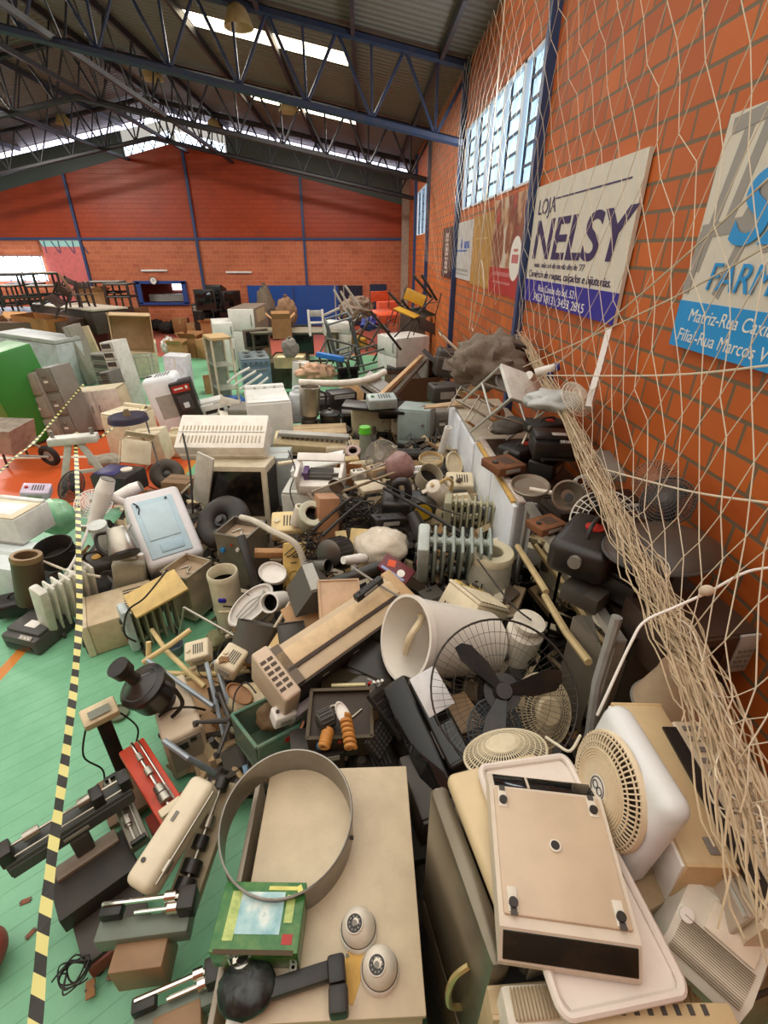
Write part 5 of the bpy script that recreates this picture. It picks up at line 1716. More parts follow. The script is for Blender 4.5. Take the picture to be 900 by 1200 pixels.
def starbase(root, w, d, h):
 office_base(root, w, d, h, M((196, 166, 122), .5), 5)
put(starbase, 'chair_star', 'tan five arm chair base lying on the floor left of the steel band', 'chair base', 254, 876, (96, 96, 40), (10, -8, 10), .02)
put(office_base, 'chair_star', 'black chair base under the blue grey tubes', 'chair base', 272, 842, (70, 70, 40), (30, 20, 40), .05, mat=DGREY)
line('gas_lift', 'grey gas lift tube with an adjusting knob, lying across the tan chair base', 'tube', [(192, 868, .45), (220, 888, .4), (252, 906, .2)], .02, BLT, smooth=False)
line('chair_lever', 'dark chair stem with a blue cap standing left of the steel band', 'tube', [(276, 858, .35), (289, 903, .2)], .014, DGREY, smooth=False)
line('blue_stopper', 'pale blue plastic cap on the chair stem beside the steel band', 'cap', [(287, 897, .24), (291, 912, .18)], .02, M((150, 190, 220), .4), smooth=False)
put(plate, 'tan_sheet', 'tan board under the blue grey tubes', 'panel', 250, 812, (60, 50, 4), (8, 10, 30), .12, mat=M((190, 152, 110), .6), rim=False)
put(plate, 'tan_sheet', 'pale brown board leaning by the yellow cap, left of the chair stems', 'panel', 246, 856, (36, 34, 3), (20, 30, -20), .1, mat=M((182, 146, 106), .6), rim=False)
solo(MB().cyl(P(236, 850, .2), P(233, 858, .16), .03, n=14), 'yellow_stopper', 'bright yellow plastic cap beside the pale machine', 'cap', YEL)
put(lid_oval, 'wooden_dish', 'brown oval dish lying in the cables right of the blue grey tubes', 'dish', 281, 813, (36, 18, 6), (30, 10, -30), .35, mat=M((160, 116, 74), .5), wires=False)
put(lid_oval, 'cream_dish', 'cream curved cover behind the green crate', 'cover', 285, 842, (44, 34, 10), (20, 0, 30), .3, mat=CREAM, wires=False)
put(pcb_box, 'cream_housing', 'cream plastic housing with a slot, lying right of the tube heap', 'housing', 271, 775, (26, 30, 24), (10, 20, -20), .32, mat=CREAM, accent=CREAM)
put(pcb_box, 'cream_housing', 'cream rounded cap with a dark underside in the tube heap', 'housing', 233, 764, (28, 24, 18), (20, -10, 10), .34, mat=CREAM, accent=CREAM)
put(bag, 'plastic_bag', 'torn clear plastic bag under the long printer', 'bag', 300, 818, (60, 46, 26), (0, 0, 0), .32, mat=M((206, 188, 150), .3), seed=5, tie=False)
def crate(root, w, d, h):
 GC = M((104, 150, 128), .3, dirt=.5, tint=(190, 186, 160), sc=9, trans=.3)
 MB().box((0, 0, .01), (w, d, .015)).box((-w / 2, 0, h * .5), (.012, d, h), (0, -6, 0)).box((w / 2, 0, h * .5), (.012, d, h), (0, 6, 0)).box((0, d / 2, h * .5), (w, .012, h), (-6, 0, 0)).build('tray', M((130, 150, 130), .25, trans=.5, dirt=.2), root)
 MB().box((0, -d / 2, h * .5), (w, .012, h), (6, 0, 0)).build('front_wall', GC, root)
 b = MB()
 for (x0, y0, x1, y1) in ((-1, -1, 1, -1), (1, -1, 1, 1), (1, 1, -1, 1), (-1, 1, -1, -1)):
  b.cyl((x0 * w * .52, y0 * d * .52, h), (x1 * w * .52, y1 * d * .52, h), .012, n=8)
 b.build('rim', GC, root)
 MB().box((0, -d * .56, h * .8), (w * .14, .006, .03)).build('red_mark', RED, root)
put(crate, 'green_crate', 'clear and green plastic crate of scrap behind the steel band', 'crate', 322, 855, (72, 60, 40), (-6, 8, 38), .3)
put(bag, 'scrap_bundle', 'brown bundle of scrap inside the green crate', 'bundle', 318, 840, (40, 30, 26), (0, 0, 0), .4, mat=M((110, 84, 54), .7, dirt=.6, sc=24), seed=9, rough=.35, tie=False)
line('spray_can', 'shiny tapered chrome nozzle at the right edge of the green crate', 'nozzle', [(350, 864, .5), (358, 844, .6)], .022, CHROME, smooth=False)
# ================================================================ left: appliances on the floor
DKP = M((72, 72, 70), .45, dirt=.2)
put(printer, 'grey_printer', 'dark grey printer with a white sticker on the green floor at the left', 'printer', 46, 737, (.40, .42, .2), (0, 0, -18), 0., m=True, mat=DKP, paper=True, tray=False)
put(fins_heater, 'oil_heater', 'white oil heater with deep fins standing left of the tape', 'heater', 80, 702, (.52, .17, .6), (12, 0, 60), 0., m=True, mat=M((222, 222, 210), .4), n=6, knob=False)
def acbox(root, w, d, h):
 window_ac(root, w, d, h, M((208, 188, 154), .5, dirt=.3), CREAM, DGREY, 9)
put(acbox, 'window_air_conditioner', 'cream window air conditioner lying on the green floor right of the white oil heater', 'air conditioner', 142, 722, (.5, .62, .34), (0, 0, -62), 0., m=True)
put(fins_heater, 'oil_heater', 'oil heater with pale blue control box and yellowed top, beside the steel fryer', 'heater', 178, 726, (.46, .18, .5), (0, 0, 38), 0., m=True, mat=M((150, 150, 128), .45), n=6, box=COOL)
put(plate, 'yellow_sheet', 'yellowed flat panel resting on the oil heater with the blue control box', 'panel', 183, 695, (62, 40, 4), (12, -10, 38), .46, mat=M((216, 186, 116), .5), rim=False)
put(stand_fryer, 'steel_fryer', 'square steel fryer with a blue dial left of the white cylinder', 'fryer', 224, 688, (.3, .32, .5), (0, 0, -26), .1, m=True, mat=M((196, 184, 160), .3, .5, dirt=.3))
put(drum, 'white_cylinder', 'tall white cylinder with a dark blue emblem, right of the steel fryer', 'cylinder', 266, 700, (.27, .27, .58), (0, 0, 0), .12, m=True, mat=M((222, 214, 186), .4), hole=.88, patch=NB, panel=CREAM)
put(stand_fryer, 'dark_fryer', 'dark steel fryer with a pale tray top behind the white cylinder', 'fryer', 286, 648, (.34, .34, .6), (0, 0, -20), .15, m=True, mat=M((126, 120, 110), .35, .5, dirt=.3))
put(plate, 'black_bar', 'black bar leaning against the dark steel fryer', 'bar', 292, 660, (10, 70, 5), (50, 0, 28), .6, mat=BLACK, rim=False)
put(lid_oval, 'oval_tray', 'white oval tray with coiled cord right of the white cylinder', 'tray', 294, 709, (66, 30, 8), (38, -14, 52), .42)
put(pot, 'grey_pot', 'dark grey plastic pot lying open in the tube heap', 'pot', 298, 752, (50, 50, 44), (-30, 30, 20), .3, mat=M((92, 90, 86), .45), handles=1, inner=M((200, 170, 110), .6))
put(drum, 'white_pipe_end', 'short white pipe elbow right of the oval tray', 'pipe', 324, 705, (24, 24, 40), (50, 30, -40), .5, mat=WHITE, hole=.8)
put(jerrycan, 'grey_jerrycan', 'grey square jerrycan below the steel kettle', 'jerrycan', 153, 668, (.3, .22, .42), (0, 8, 14), .1, m=True, mat=M((168, 164, 142), .5))
put(kettle, 'steel_kettle', 'steel kettle with a black rim standing on the grey jerrycan', 'kettle', 141, 634, (32, 32, 36), (40, 10, 200), .5)
def bigwash(root, w, d, h):
 """lies leaning: panel on +z face, purple end at +y"""
 c = M((222, 220, 222), .35, dirt=.12)
 MB().box((0, 0, h / 2), (w, d, h), bev=.06, seg=4).build('body', c, root)
 MB().box((-.04 * w, -d * .02, h + .004), (w * .72, d * .78, .02), bev=.012).build('pale_blue_panel', M((178, 204, 216), .4, dirt=.12), root)
 MB().box((-.05 * w, d * .06, h + .018), (w * .54, d * .48, .012), bev=.006).build('inner_panel', M((188, 212, 222), .4, dirt=.12), root)
 MB().box((0, -d * .3, h + .018), (w * .4, d * .12, .014), bev=.008).build('drawer_recess', M((158, 186, 200), .4), root)
 for x, y in ((-.32, .3), (.2, .33)):
  MB().cyl((x * w, y * d, h + .01), (x * w, y * d, h + .03), .012, n=10).build('screw', BLACK, root)
 MB().box((0, d / 2 + .003, h * .45), (w * .82, .02, h * .78), bev=.008).build('purple_lid', M((138, 112, 158), .35), root)
 MB().tube(bez([(-w * .36, d * .36, h + .02), (-w * .3, d * .28, h + .04), (-w * .34, d * .2, h + .02)], 5), .006, 6).build('wire', BCABLE, root)
put(bigwash, 'tilted_washer', 'big white washing machine lying tilted with a pale blue panel and purple top', 'washing machine', 192, 626, (.56, .86, .5), (38, 0, 34), .05, m=True)
put(box_shut, 'white_carton', 'white carton with barcode stripes at the left edge, under the tub', 'box', 18, 668, (.62, .5, .42), (0, 0, -14), 0., m=True, mat=M((218, 228, 228), .45, dirt=.15), tape=M((196, 204, 200), .5))
put(washer, 'white_twin_tub', 'white tub washer with a round cap standing on the barcode carton', 'washing machine', 14, 608, (.62, .46, .34), (0, 0, -14), .43, m=True, mat=M((226, 228, 222), .4, dirt=.2), lid=CREAM, panel=WHITE, knobs=0)
put(bag, 'green_bag', 'translucent green plastic bag stuffed round, beside the white tub washer', 'bag', 66, 606, (.44, .4, .46), (0, 12, 0), .16, m=True, mat=M((128, 190, 150), .25, dirt=.6, tint=(206, 224, 190), sc=5), seed=2, rough=.12, tie=False)
put(pcb_box, 'lilac_case', 'lilac plastic case with a red end behind the green bag', 'case', 43, 576, (.3, .2, .12), (14, 10, 16), .5, m=True, mat=M((206, 192, 214), .3), accent=RED)
put(fan_head, 'black_fan', 'black fan head lying beside the white stand', 'fan', 84, 570, (.42, .42, .2), (50, 10, -30), .3, m=True, guard=BLACK, blade=BLACK)
def astand(root, w, d, h):
 c = M((214, 214, 206), .45)
 MB().box((0, 0, h * .94), (w, d * .5, h * .12), bev=.02).build('head', c, root)
 for s in (-1, 1):
  MB().box((s * w * .34, -d * .1, h * .46), (w * .14, .05, h * .98), (0, -s * 20, 0), bev=.006).build('leg', c, root)
 MB().box((0, -.02, h * .4), (w * .7, .03, .05)).build('brace', c, root)
 for s in (-1, 1):
  MB().cyl((s * w * .4, 0, h), (s * w * .4, 0, h * 1.1), .025, n=10).build('bolt', GREY, root)
put(astand, 'white_stand', 'white A frame stand with a flat head holding the caution tape end', 'stand', 96, 545, (.62, .4, .9), (0, 0, 16), 0., m=True)
put(desk_fan, 'white_fan', 'small white fan with its round guard tipped up, under the tape', 'fan', 108, 596, (.38, .3, .5), (-48, 12, 8), .32, m=True)
put(hair_dryer, 'hair_dryer', 'white hair dryer standing nose up on the white fan', 'hair dryer', 126, 590, (58, 20, 34), (0, -62, 30), .55)
put(hair_dryer, 'hair_dryer', 'second white hair dryer, lying under the tilted washing machine corner', 'hair dryer', 148, 582, (40, 16, 24), (0, -20, 20), .5)
def cone_jug(root, w, d, h):
 MB().lathe([(0, 0), (w * .34, 0), (w * .5, h * .5), (w * .42, h * .8), (w * .46, h), (0, h)], 24).build('jug', M((206, 212, 208), .4), root)
 MB().tube(bez([(w * .45, 0, h * .8), (w * .75, 0, h * .7), (w * .48, 0, h * .35)], 6), .012, 8).build('handle', WHITE, root)
put(cone_jug, 'white_jug', 'white jug standing behind the steel kettle', 'jug', 120, 628, (22, 22, 34), (10, 0, 0), .5)
line('white_pipe', 'white stand pipe leaning from the fan down to the floor heap', 'pipe', [(104, 618, .6), (92, 648, .5), (76, 676, .35)], .018, WHITE)
line('white_pipe', 'thin white rod lying across the oil heater top', 'pipe', [(36, 652, .6), (76, 668, .6), (118, 676, .55)], .012, M((216, 206, 186), .5), smooth=False)
put(pot, 'black_basket', 'black round fryer basket between the green bag and the oil heater', 'pot', 66, 648, (.36, .36, .2), (10, 0, 0), .3, m=True, mat=BLACKR, handles=1)
put(drum, 'brown_cylinder', 'dark brown metal cylinder with an open top at the left', 'cylinder', 34, 678, (.26, .26, .5), (-8, 8, 0), .1, m=True, mat=M((92, 76, 58), .4, .5), ring=M((150, 124, 90), .4, .5), hole=.7)
put(vacuum, 'black_vacuum', 'black vacuum cleaner lying on the floor behind the grey printer', 'vacuum cleaner', 24, 706, (.42, .26, .2), (0, 0, 24), 0., m=True)
put(vacuum, 'dark_vacuum', 'dark vacuum body with a yellow mark right of the tape', 'vacuum cleaner', 112, 665, (.4, .3, .3), (0, 0, 20), .15, m=True, mat=M((44, 36, 30), .5), accent=YEL)
put(bag, 'dark_sack', 'dark crumpled sack between the jerrycan and the oil heater', 'sack', 116, 690, (.4, .36, .3), (0, 0, 0), 0., m=True, mat=BLACKR, seed=4, tie=False)
def compressor(root, w, d, h):
 MB().box((0, 0, h / 2), (w, d, h), bev=.03).build('case', M((44, 40, 44), .4), root)
 MB().box((-w * .16, 0, h + .004), (w * .6, d * .8, .012), bev=.004).build('blue_lid', M((58, 58, 110), .4), root)
 MB().cyl((w * .2, d * .1, h), (w * .2, d * .1, h + .02), w * .14, n=24).build('white_disc', OFFW, root)
put(compressor, 'blue_lid_case', 'dark case with a blue lid and a white disc, behind the hair dryer', 'case', 141, 563, (.56, .44, .3), (0, 0, -14), .22, m=True)
put(washer, 'white_washer', 'cream washing machine with a dark round lid behind the blue lidded case', 'washing machine', 155, 506, (.6, .6, .85), (0, 0, -22), 0., m=True, mat=CREAM, lid=CREAM, panel=CREAM, knobs=0)
def roundlid(root, w, d, h):
 MB().cyl((0, 0, 0), (0, 0, h), w / 2, w * .47, 36).build('disc', M((44, 46, 70), .35), root)
 MB().cyl((0, 0, h), (0, 0, h * 2.2), w * .1, w * .06, 16).build('hub', M((120, 100, 70), .5), root)
 MB().ring((0, 0, h), w * .42, .008, 36, 6).build('rib', BLACK, root)
put(roundlid, 'round_cover', 'dark blue round lid lying on the cream washing machine', 'lid', 150, 490, (44, 40, 6), (0, 0, 0), .93)
line('antenna_rod', 'thin black rod leaning against the cream washing machine', 'rod', [(168, 482, 1.0), (186, 545, .5)], .012, BLACK, smooth=False)
put(tyre, 'wheel_and_motor', 'grey wheel and motor lying below the white louvred air conditioner', 'wheel', 196, 556, (.5, .5, .2), (50, 0, 30), .0, m=True, mat=M((74, 66, 58), .7), hub=DGREY)
put(bag, 'grey_sack', 'crumpled grey plastic behind the blue lidded case', 'sack', 124, 540, (.5, .36, .2), (0, 0, 0), .2, m=True, mat=M((166, 158, 140), .5), seed=8, tie=False)
put(chair, 'cream_chair', 'cream plastic chair shell tipped over behind the blue lidded case', 'chair', 160, 528, (.42, .42, .6), (60, 20, 30), .3, m=True, frame=CREAM, seat=CREAM)
def barrow(root, w, d, h):
 MB().prism([(-w * .5, h * .95), (w * .3, h), (w * .1, h * .4), (-w * .3, h * .4)], -d * .4, d * .4, 'xz').build('tray', M((170, 156, 144), .6, .2, dirt=.6), root)
 MB().tube([(-w * .6, -d * .35, h * .6), (w * .1, -d * .3, h * .35), (w * .62, -.04, h * .26)], .02, 8).tube([(-w * .6, d * .35, h * .6), (w * .1, d * .3, h * .35), (w * .62, .04, h * .26)], .02, 8).build('handle', LGREY, root)
 T = Matrix.Translation((w * .58, 0, h * .26)) @ Matrix.Rotation(math.pi / 2, 4, 'X')
 MB(T).lathe([(h * .26 - .05 + .05 * math.cos(a), .05 * math.sin(a)) for a in [2 * math.pi * k / 10 for k in range(10)]], 32, close=True).build('tyre', BLACKR, root)
 MB(T).cyl((0, 0, -.02), (0, 0, .02), h * .17, n=24).build('wheel_disc', LGREY, root)
 for s in (-1, 1):
  MB().tube([(-w * .2, s * d * .3, h * .45), (-w * .25, s * d * .34, 0)], .018, 8).build('leg', DGREY, root)
put(barrow, 'wheelbarrow', 'tipped wheelbarrow with a dirty tray and black tyre by the green cabinet', 'wheelbarrow', 22, 520, (.9, .62, .72), (8, 0, -16), 0., m=True)
# ================================================================ loose scrap that fills the heap (nobody could count it)
def scrap_mesh():
 R_ = random.Random(11)
 b = bmesh.new()
 cols = [(40, 36, 32), (86, 72, 58), (150, 128, 96), (196, 176, 140), (24, 23, 22), (96, 92, 86), (160, 124, 84), (226, 214, 188)]
 # the ground of the heap
 nx, ny = 60, 110
 grid = [[b.verts.new((-3.7 + 4.95 * i / nx, 1.6 + 9. * j / ny, G(-3.7 + 4.95 * i / nx, 1.6 + 9. * j / ny) * (.85 + .3 * noise.noise(Vector((i * .3, j * .3, 0)))) - .03)) for j in range(ny + 1)] for i in range(nx + 1)]
 for i in range(nx):
  for j in range(ny):
   f = b.faces.new((grid[i][j], grid[i + 1][j], grid[i + 1][j + 1], grid[i][j + 1]))
   f.material_index = 4 if noise.noise(Vector((i * .5, j * .5, 3))) < 0 else 0
 n = 0
 while n < 2300:
  x, y = R_.uniform(-1.9, 1.22) if n % 5 else R_.uniform(-3.5, -1.), 1.7 + 8.6 * R_.random() ** 1.3
  g_ = G(x, y)
  if g_ < .04:
   continue
  n += 1
  s = R_.choice((.035, .05, .08, .12, .16)) * R_.uniform(.6, 1.3)
  q = R_.random()
  dims = (s * 2.2, s * .8, s * .3) if q < .4 else ((s, s * .9, s * .7) if q < .75 else (s * 4, s * .2, s * .2))
  g0 = bmesh.ops.create_cube(b, size=1)
  mx = Matrix.Translation((x, y, g_ + R_.uniform(-.02, .1))) @ Euler((R_.uniform(-.7, .7), R_.uniform(-.7, .7), R_.uniform(0, 6.3))).to_matrix().to_4x4() @ Matrix.Diagonal((*dims, 1))
  bmesh.ops.transform(b, matrix=mx, verts=g0['verts'])
  mi = R_.randrange(len(cols))
  for f in {f for v in g0['verts'] for f in v.link_faces}:
   f.material_index = mi
 me = bpy.data.meshes.new('scrap_litter')
 b.to_mesh(me)
 b.free()
 for c in cols:
  me.materials.append(M(c, .6))
 o = bpy.data.objects.new('scrap_litter', me)
 COL.objects.link(o)
 tag(o, 'small broken scrap and offcuts filling the heap between the appliances', 'scrap', None, 'stuff')
 cb = MB()
 for k in range(90):
  x, y = R_.uniform(-1.3, 1.1), 2. + 6 * R_.random() ** 1.2
  z = G(x, y)
  pts = []
  a = R_.uniform(0, 6.28)
  for i in range(7):
   pts.append((x, y, z + R_.uniform(.02, .22)))
   a += R_.uniform(-1.1, 1.1)
   x += .12 * math.cos(a)
   y += .12 * math.sin(a)
  cb.tube(bez(pts, 4), R_.choice((.005, .007, .004)), 5)
 o = cb.build('loose_cables', BCABLE)
 tag(o, 'dark cables looping loosely through the scrap heap', 'cable', None, 'stuff')
scrap_mesh()
# ================================================================ middle of the heap, front
PRT = M((202, 180, 148), .42, dirt=.15)
def plotter(root, w, d, h):
 """long plotter: x along its length, slot face at -y"""
 MB().box((0, 0, h * .5), (w * .9, d * .7, h), bev=.015).build('body', PRT, root)
 MB().box((0, d * .08, h * 1.0), (w * .86, d * .3, .03), bev=.01).build('top_cover', M((218, 190, 148), .45), root)
 MB().box((0, -d * .1, h * 1.005), (w * .8, .02, .03)).build('paper_gap', DBROWN, root)
 MB().box((0, -d * .36, h * .5), (w * .8, .012, h * .9)).build('dark_front', M((46, 36, 28), .5), root)
 for k in range(3):
  MB().box((-w * .22 + w * .22 * k, -d * .372, h * .62), (.05, .008, .014)).build('latch', LGREY, root)
 e = MB().box((-w * .46, -d * .02, h * .56), (w * .1, d * .9, h * 1.1), bev=.02, seg=3).build('end_housing', M((212, 190, 166), .45, dirt=.12), root)
 v = MB()
 for i in range(6):
  for j in range(2):
   v.box((-w * .485 + w * .04 * j, -d * .3 + d * .1 * i, h * 1.115), (w * .03, d * .05, .006))
 v.build('panel_keys', M((70, 56, 44), .6), e)
 MB().box((-w * .385, 0, h * .95), (w * .05, d * .7, h * .2)).build('carriage_gap', M((104, 90, 74), .5), root)
 MB().box((w * .46, 0, h * .5), (w * .08, d * .86, h * 1.04), bev=.015).build('end_housing', M((196, 162, 118), .5), root)
 MB().box((0, -d * .48, h * .05), (w * .96, .06, .1), bev=.01).build('lower_rail', M((172, 160, 164), .4), root)
 MB().box((-w * .1, d * .02, h * 1.02), (.07, .05, .01)).box((w * .22, d * .1, h * 1.02), (.07, .05, .01)).build('dark_slots', DBROWN, root)
fit(plotter, 'long_plotter', 'long beige plotter lying diagonally across the middle of the heap', 'plotter', (338, 826, .9), (498, 708, .98), (452, 664, 1.12), .3)
def tub_bucket(root, w, d, h):
 bucket(root, w, d, h, M((236, 230, 220), .25, dirt=.08), bail=False)
 MB().tube(bez([(-w * .2, w * .36, h * .7), (-w * .3, w * .1, h * .84), (0, 0, h * .94), (w * .2, w * .1, h * .84), (w * .1, w * .36, h * .7)], 6), .022, 8).build('inner_handle', M((224, 206, 170), .35), root)
 pass
put(tub_bucket, 'white_bucket', 'large milky white bucket lying on its side with its mouth to the left', 'bucket', 524, 750, (92, 92, 124), (0, -66, 22), .6)
def bigcage(root, w, d, h):
 fan_head(root, w, d, h, M((44, 38, 34), .5), M((24, 24, 27), .35), 3, front=False, back=True, ns=64, wire=.0014, nr=6, bw=.34, rimr=.014)
put(bigcage, 'black_fan', 'large fan with dark wire guard and open black blades in front of the white bucket', 'fan', 590, 810, (170, 170, 46), (34, -8, 8), .9)
put(guard_only, 'fan_guard', 'round cream fan guard standing on edge right of the black bladed fan', 'fan guard', 640, 834, (84, 84, 18), (50, 0, 24), .72, mat=M((212, 196, 162), .45), ns=56, hubr=.42)
put(guard_only, 'fan_guard', 'white oval looking fan guard lying nearly flat at the corner of the tall fridge', 'fan guard', 590, 874, (96, 96, 16), (-26, -10, 8), 1.15, mat=M((220, 206, 176), .45), ns=60, hubr=.4)
put(fan_head, 'blue_fan', 'smaller blue grey fan head beneath the black bladed fan', 'fan', 580, 856, (70, 70, 30), (40, 20, 0), .7, guard=M((84, 96, 104), .4), blade=M((70, 82, 92), .4), hub=False)
put(plate, 'white_plastic_piece', 'white flat plastic piece tied to the fan guard edge', 'plastic piece', 506, 810, (34, 48, 3), (30, -20, 18), 1.05, mat=M((220, 220, 222), .35), rim=False)
put(fins_heater, 'oil_heater', 'pale blue oil heater with dark fins, nearest in the middle of the heap', 'heater', 531, 654, (.6, .26, .64), (26, 0, -8), .5, m=True, mat=M((156, 168, 160), .45), n=7, box=M((190, 202, 198), .4))
put(fins_heater, 'oil_heater', 'greenish cream oil heater behind the pale blue one, beside the white freezer front', 'heater', 549, 608, (.5, .18, .5), (10, 0, -12), .55, m=True, mat=M((176, 174, 146), .5), n=7)
def cyl_dryer(root, w, d, h):
 drum(root, w, d, h, M((196, 194, 178), .4), M((216, 206, 176), .45), .5)
 MB().box((w * .4, -d * .1, h * .93), (.03, .06, .02)).box((-w * .2, d * .42, h * .97), (.05, .02, .02)).build('rim_clip', DGREY, root)
put(cyl_dryer, 'spin_dryer', 'round cream spin dryer with an open top standing against the glass cooler', 'spin dryer', 572, 682, (.36, .36, .62), (0, 0, 0), .45, m=True)
def acpanel(root, w, d, h):
 window_ac(root, w, d, h, CREAM, CREAM, M((214, 188, 110), .4), 9)
put(acpanel, 'window_air_conditioner', 'cream window air conditioner with a yellow control strip above the white bucket', 'air conditioner', 553, 714, (.34, .26, .4), (-56, 0, 120), .62, m=True)
def can(root, w, d, h):
 R = w / 2
 MB().lathe([(0, 0), (R, 0), (R * 1.02, h * .1), (R, h * .72), (R * .72, h * .82), (R * .72, h * .88), (R * .86, h * .9), (R * .86, h), (0, h)], 28).build('body', OFFW, root)
 for x in (-.4, .35):
  MB().cyl((x * w, -R * .7, h * .2), (x * w * 1.05, -R * .9, h * .2), .03, n=14).build('dial', BLACK, root)
 MB().cyl((R * .7, -R * .3, h * .93), (R * .95, -R * .3, h * .93), .015, n=8).build('spout', DGREY, root)
put(can, 'white_canister', 'white canister with two dark dials behind the cream fan guard', 'canister', 612, 748, (.24, .24, .34), (6, 8, -10), .72, m=True)
put(printer, 'black_box', 'black rounded box with a row of red and white lights under the plotter', 'box', 438, 778, (.32, .3, .1), (18, 10, -24), .64, m=True, mat=M((34, 30, 26), .4), tray=False)
def ledrow(root, w, d, h):
 for k in range(4):
  MB().cyl((-w * .3 + w * .2 * k, 0, 0), (-w * .3 + w * .2 * k, 0, h), w * .07, n=10).build('light', RED if k == 0 else WHITE, root)
put(ledrow, 'light_row', 'row of four small red and white lights on the black rounded box', 'lights', 440, 800, (26, 8, 6), (18, 10, 20), .78)
def clearbox(root, w, d, h):
 MB().box((0, 0, h * .5), (w, d, h), bev=.01).build('case', M((58, 52, 40), .15, dirt=.3), root)
 MB().cyl((-w * .3, -d * .1, h + .01), (w * .3, -d * .1, h + .01), .012, n=8).build('shiny_rod', M((240, 226, 170), .2), root)
 for k in range(5):
  MB().box((-w * .36 + w * .18 * k, -d * .5, h * .5), (.008, .012, h * .7)).build('divider', M((120, 104, 74), .4), root)
 MB().box((w * .3, -d * .52, h * .2), (.06, .01, .03)).build('green_label', M((120, 140, 40), .5), root)
put(clearbox, 'smoked_case', 'smoked plastic case with a shiny rod, below the plotter', 'case', 409, 808, (.36, .22, .16), (10, 0, 0), .62, m=True)
def tray_open(root, w, d, h):
 stand_fryer(root, w, d, h, M((74, 62, 44), .45, .4, dirt=.4), DBROWN)
put(tray_open, 'open_oven_tray', 'open dark metal tray of parts right behind the steel band', 'tray', 400, 846, (.36, .3, .2), (8, 0, 0), .62, m=True)
def coil(root, w, d, h):
 MB().tube([(d * .4 * math.cos(a), a * w / 40 - w / 2, h * .5 + d * .4 * math.sin(a)) for a in [k * .5 for k in range(80)]], .012, 6).build('coil', M((196, 132, 60), .5), root)
put(coil, 'orange_coil', 'orange brown coiled strip hanging in the open metal tray', 'coil', 408, 858, (.2, .06, .07), (0, 0, 10), .84, m=True)
put(coil, 'yellow_coil', 'short yellow coiled strip at the left of the open metal tray', 'coil', 382, 866, (.1, .06, .07), (0, 0, -10), .84, m=True)
put(lid_oval, 'white_spoon', 'white oval scoop above the orange coil', 'scoop', 403, 838, (.16, .07, .03), (20, 20, -60), .88, m=True, wires=False)
put(motor, 'small_motor', 'small dark motor in the open metal tray', 'motor', 382, 842, (.12, .1, .1), (0, 0, 30), .84, m=True)
def flat_slab(root, w, d, h):
 MB().box((0, 0, h * .5), (w, d, h), bev=.02, seg=3).build('housing', M((24, 23, 23), .3), root)
 MB().box((0, 0, h + .002), (w * .9, d * .84, .006), bev=.002).build('screen', GLASSD, root)
 MB().box((w * .2, -d * .5, h * .4), (w * .3, .02, h * .4), bev=.004).build('side_vent', DGREY, root)
# black junk between plotter and tall fridge
fit(flat_slab, 'black_television', 'black flat screen lying slanted, nearest the tall fridge', 'television', (446, 806, .95), (504, 948, .72), (534, 926, .82), .12)
fit(flat_slab, 'black_monitor', 'black glossy slab leaning behind the slanted flat screen', 'screen', (478, 800, 1.02), (528, 904, .9), (552, 880, .96), .1)
put(pcb_box, 'black_speaker', 'black box loudspeaker under the black flat screen', 'loudspeaker', 476, 880, (.26, .24, .4), (0, 20, 34), .3, m=True, mat=BLACK)
put(microwave, 'dark_microwave', 'dark grey microwave oven low beside the tall fridge', 'microwave oven', 524, 925, (.44, .34, .28), (4, 0, 16), .42, m=True, mat=M((58, 52, 48), .5))
put(frame_legs, 'wire_shelf', 'thin metal shelf frame between the black flat screen and the blue fan', 'shelf', 532, 866, (.24, .24, .4), (0, 0, 20), .4, m=True, mat=M((140, 116, 88), .5), r=.007, rails=(.3, .6), seat=M((150, 122, 90), .5))
put(pc_tower, 'black_tower', 'black computer case standing in the dark gap left of the tall fridge', 'computer case', 505, 935, (.2, .44, .42), (0, 0, 30), .0, m=True, mat=BLACK)
put(keyboard, 'black_keyboard', 'black keyboard propped left of the black flat screen', 'keyboard', 455, 850, (.4, .14, .025), (50, 0, 60), .7, m=True)
# ================================================================ middle of the heap
put(plate, 'tan_cover', 'flat tan cover leaning behind the plotter', 'cover', 398, 702, (48, 46, 4), (34, 6, 10), .82, mat=M((204, 172, 138), .5), rim=True)
put(plank, 'tan_board', 'light brown board standing left of the plotter', 'board', 362, 730, (46, 60, 4), (30, -14, 24), .6, mat=M((186, 144, 100), .6))
put(plank, 'cream_plank', 'narrow cream plank leaning from the tube heap up to the plotter', 'plank', 328, 748, (84, 12, 5), (0, -24, 58), .5, mat=M((214, 180, 124), .55))
def hood(root, w, d, h):
 MB().prism([(-w * .5, 0), (w * .5, 0), (w * .1, h), (-w * .1, h)], -d / 2, d / 2, 'xz').build('hood', M((96, 92, 86), .45, .3), root)
 MB().box((0, 0, h), (w * .24, d * .9, .02)).build('top_strip', LGREY, root)
put(hood, 'grey_hood', 'grey sloping metal hood piece left of the tan cover', 'hood', 366, 688, (.34, .3, .22), (10, 0, 20), .74, m=True)
line('black_pipe', 'thick black cylinder lying behind the plotter', 'cylinder', [(372, 690, .96), (446, 664, 1.02)], .05, M((28, 30, 30), .35), 16, smooth=False)
def snack(root, w, d, h):
 MB().box((0, 0, h / 2), (w, d, h), bev=.004).build('carton', M((104, 34, 44), .4, dirt=.1), root)
 MB().box((-w * .2, d * .1, h), (w * .24, d * .4, .004), (0, 0, 20)).build('orange_patch', ORANGE, root)
 MB().cyl((w * .2, -d * .1, h), (w * .2, -d * .1, h + .004), d * .22, n=20).build('white_disc', WHITE, root)
 MB().box((0, -d * .36, h), (w * .8, d * .14, .004)).build('violet_band', M((150, 160, 206), .4), root)
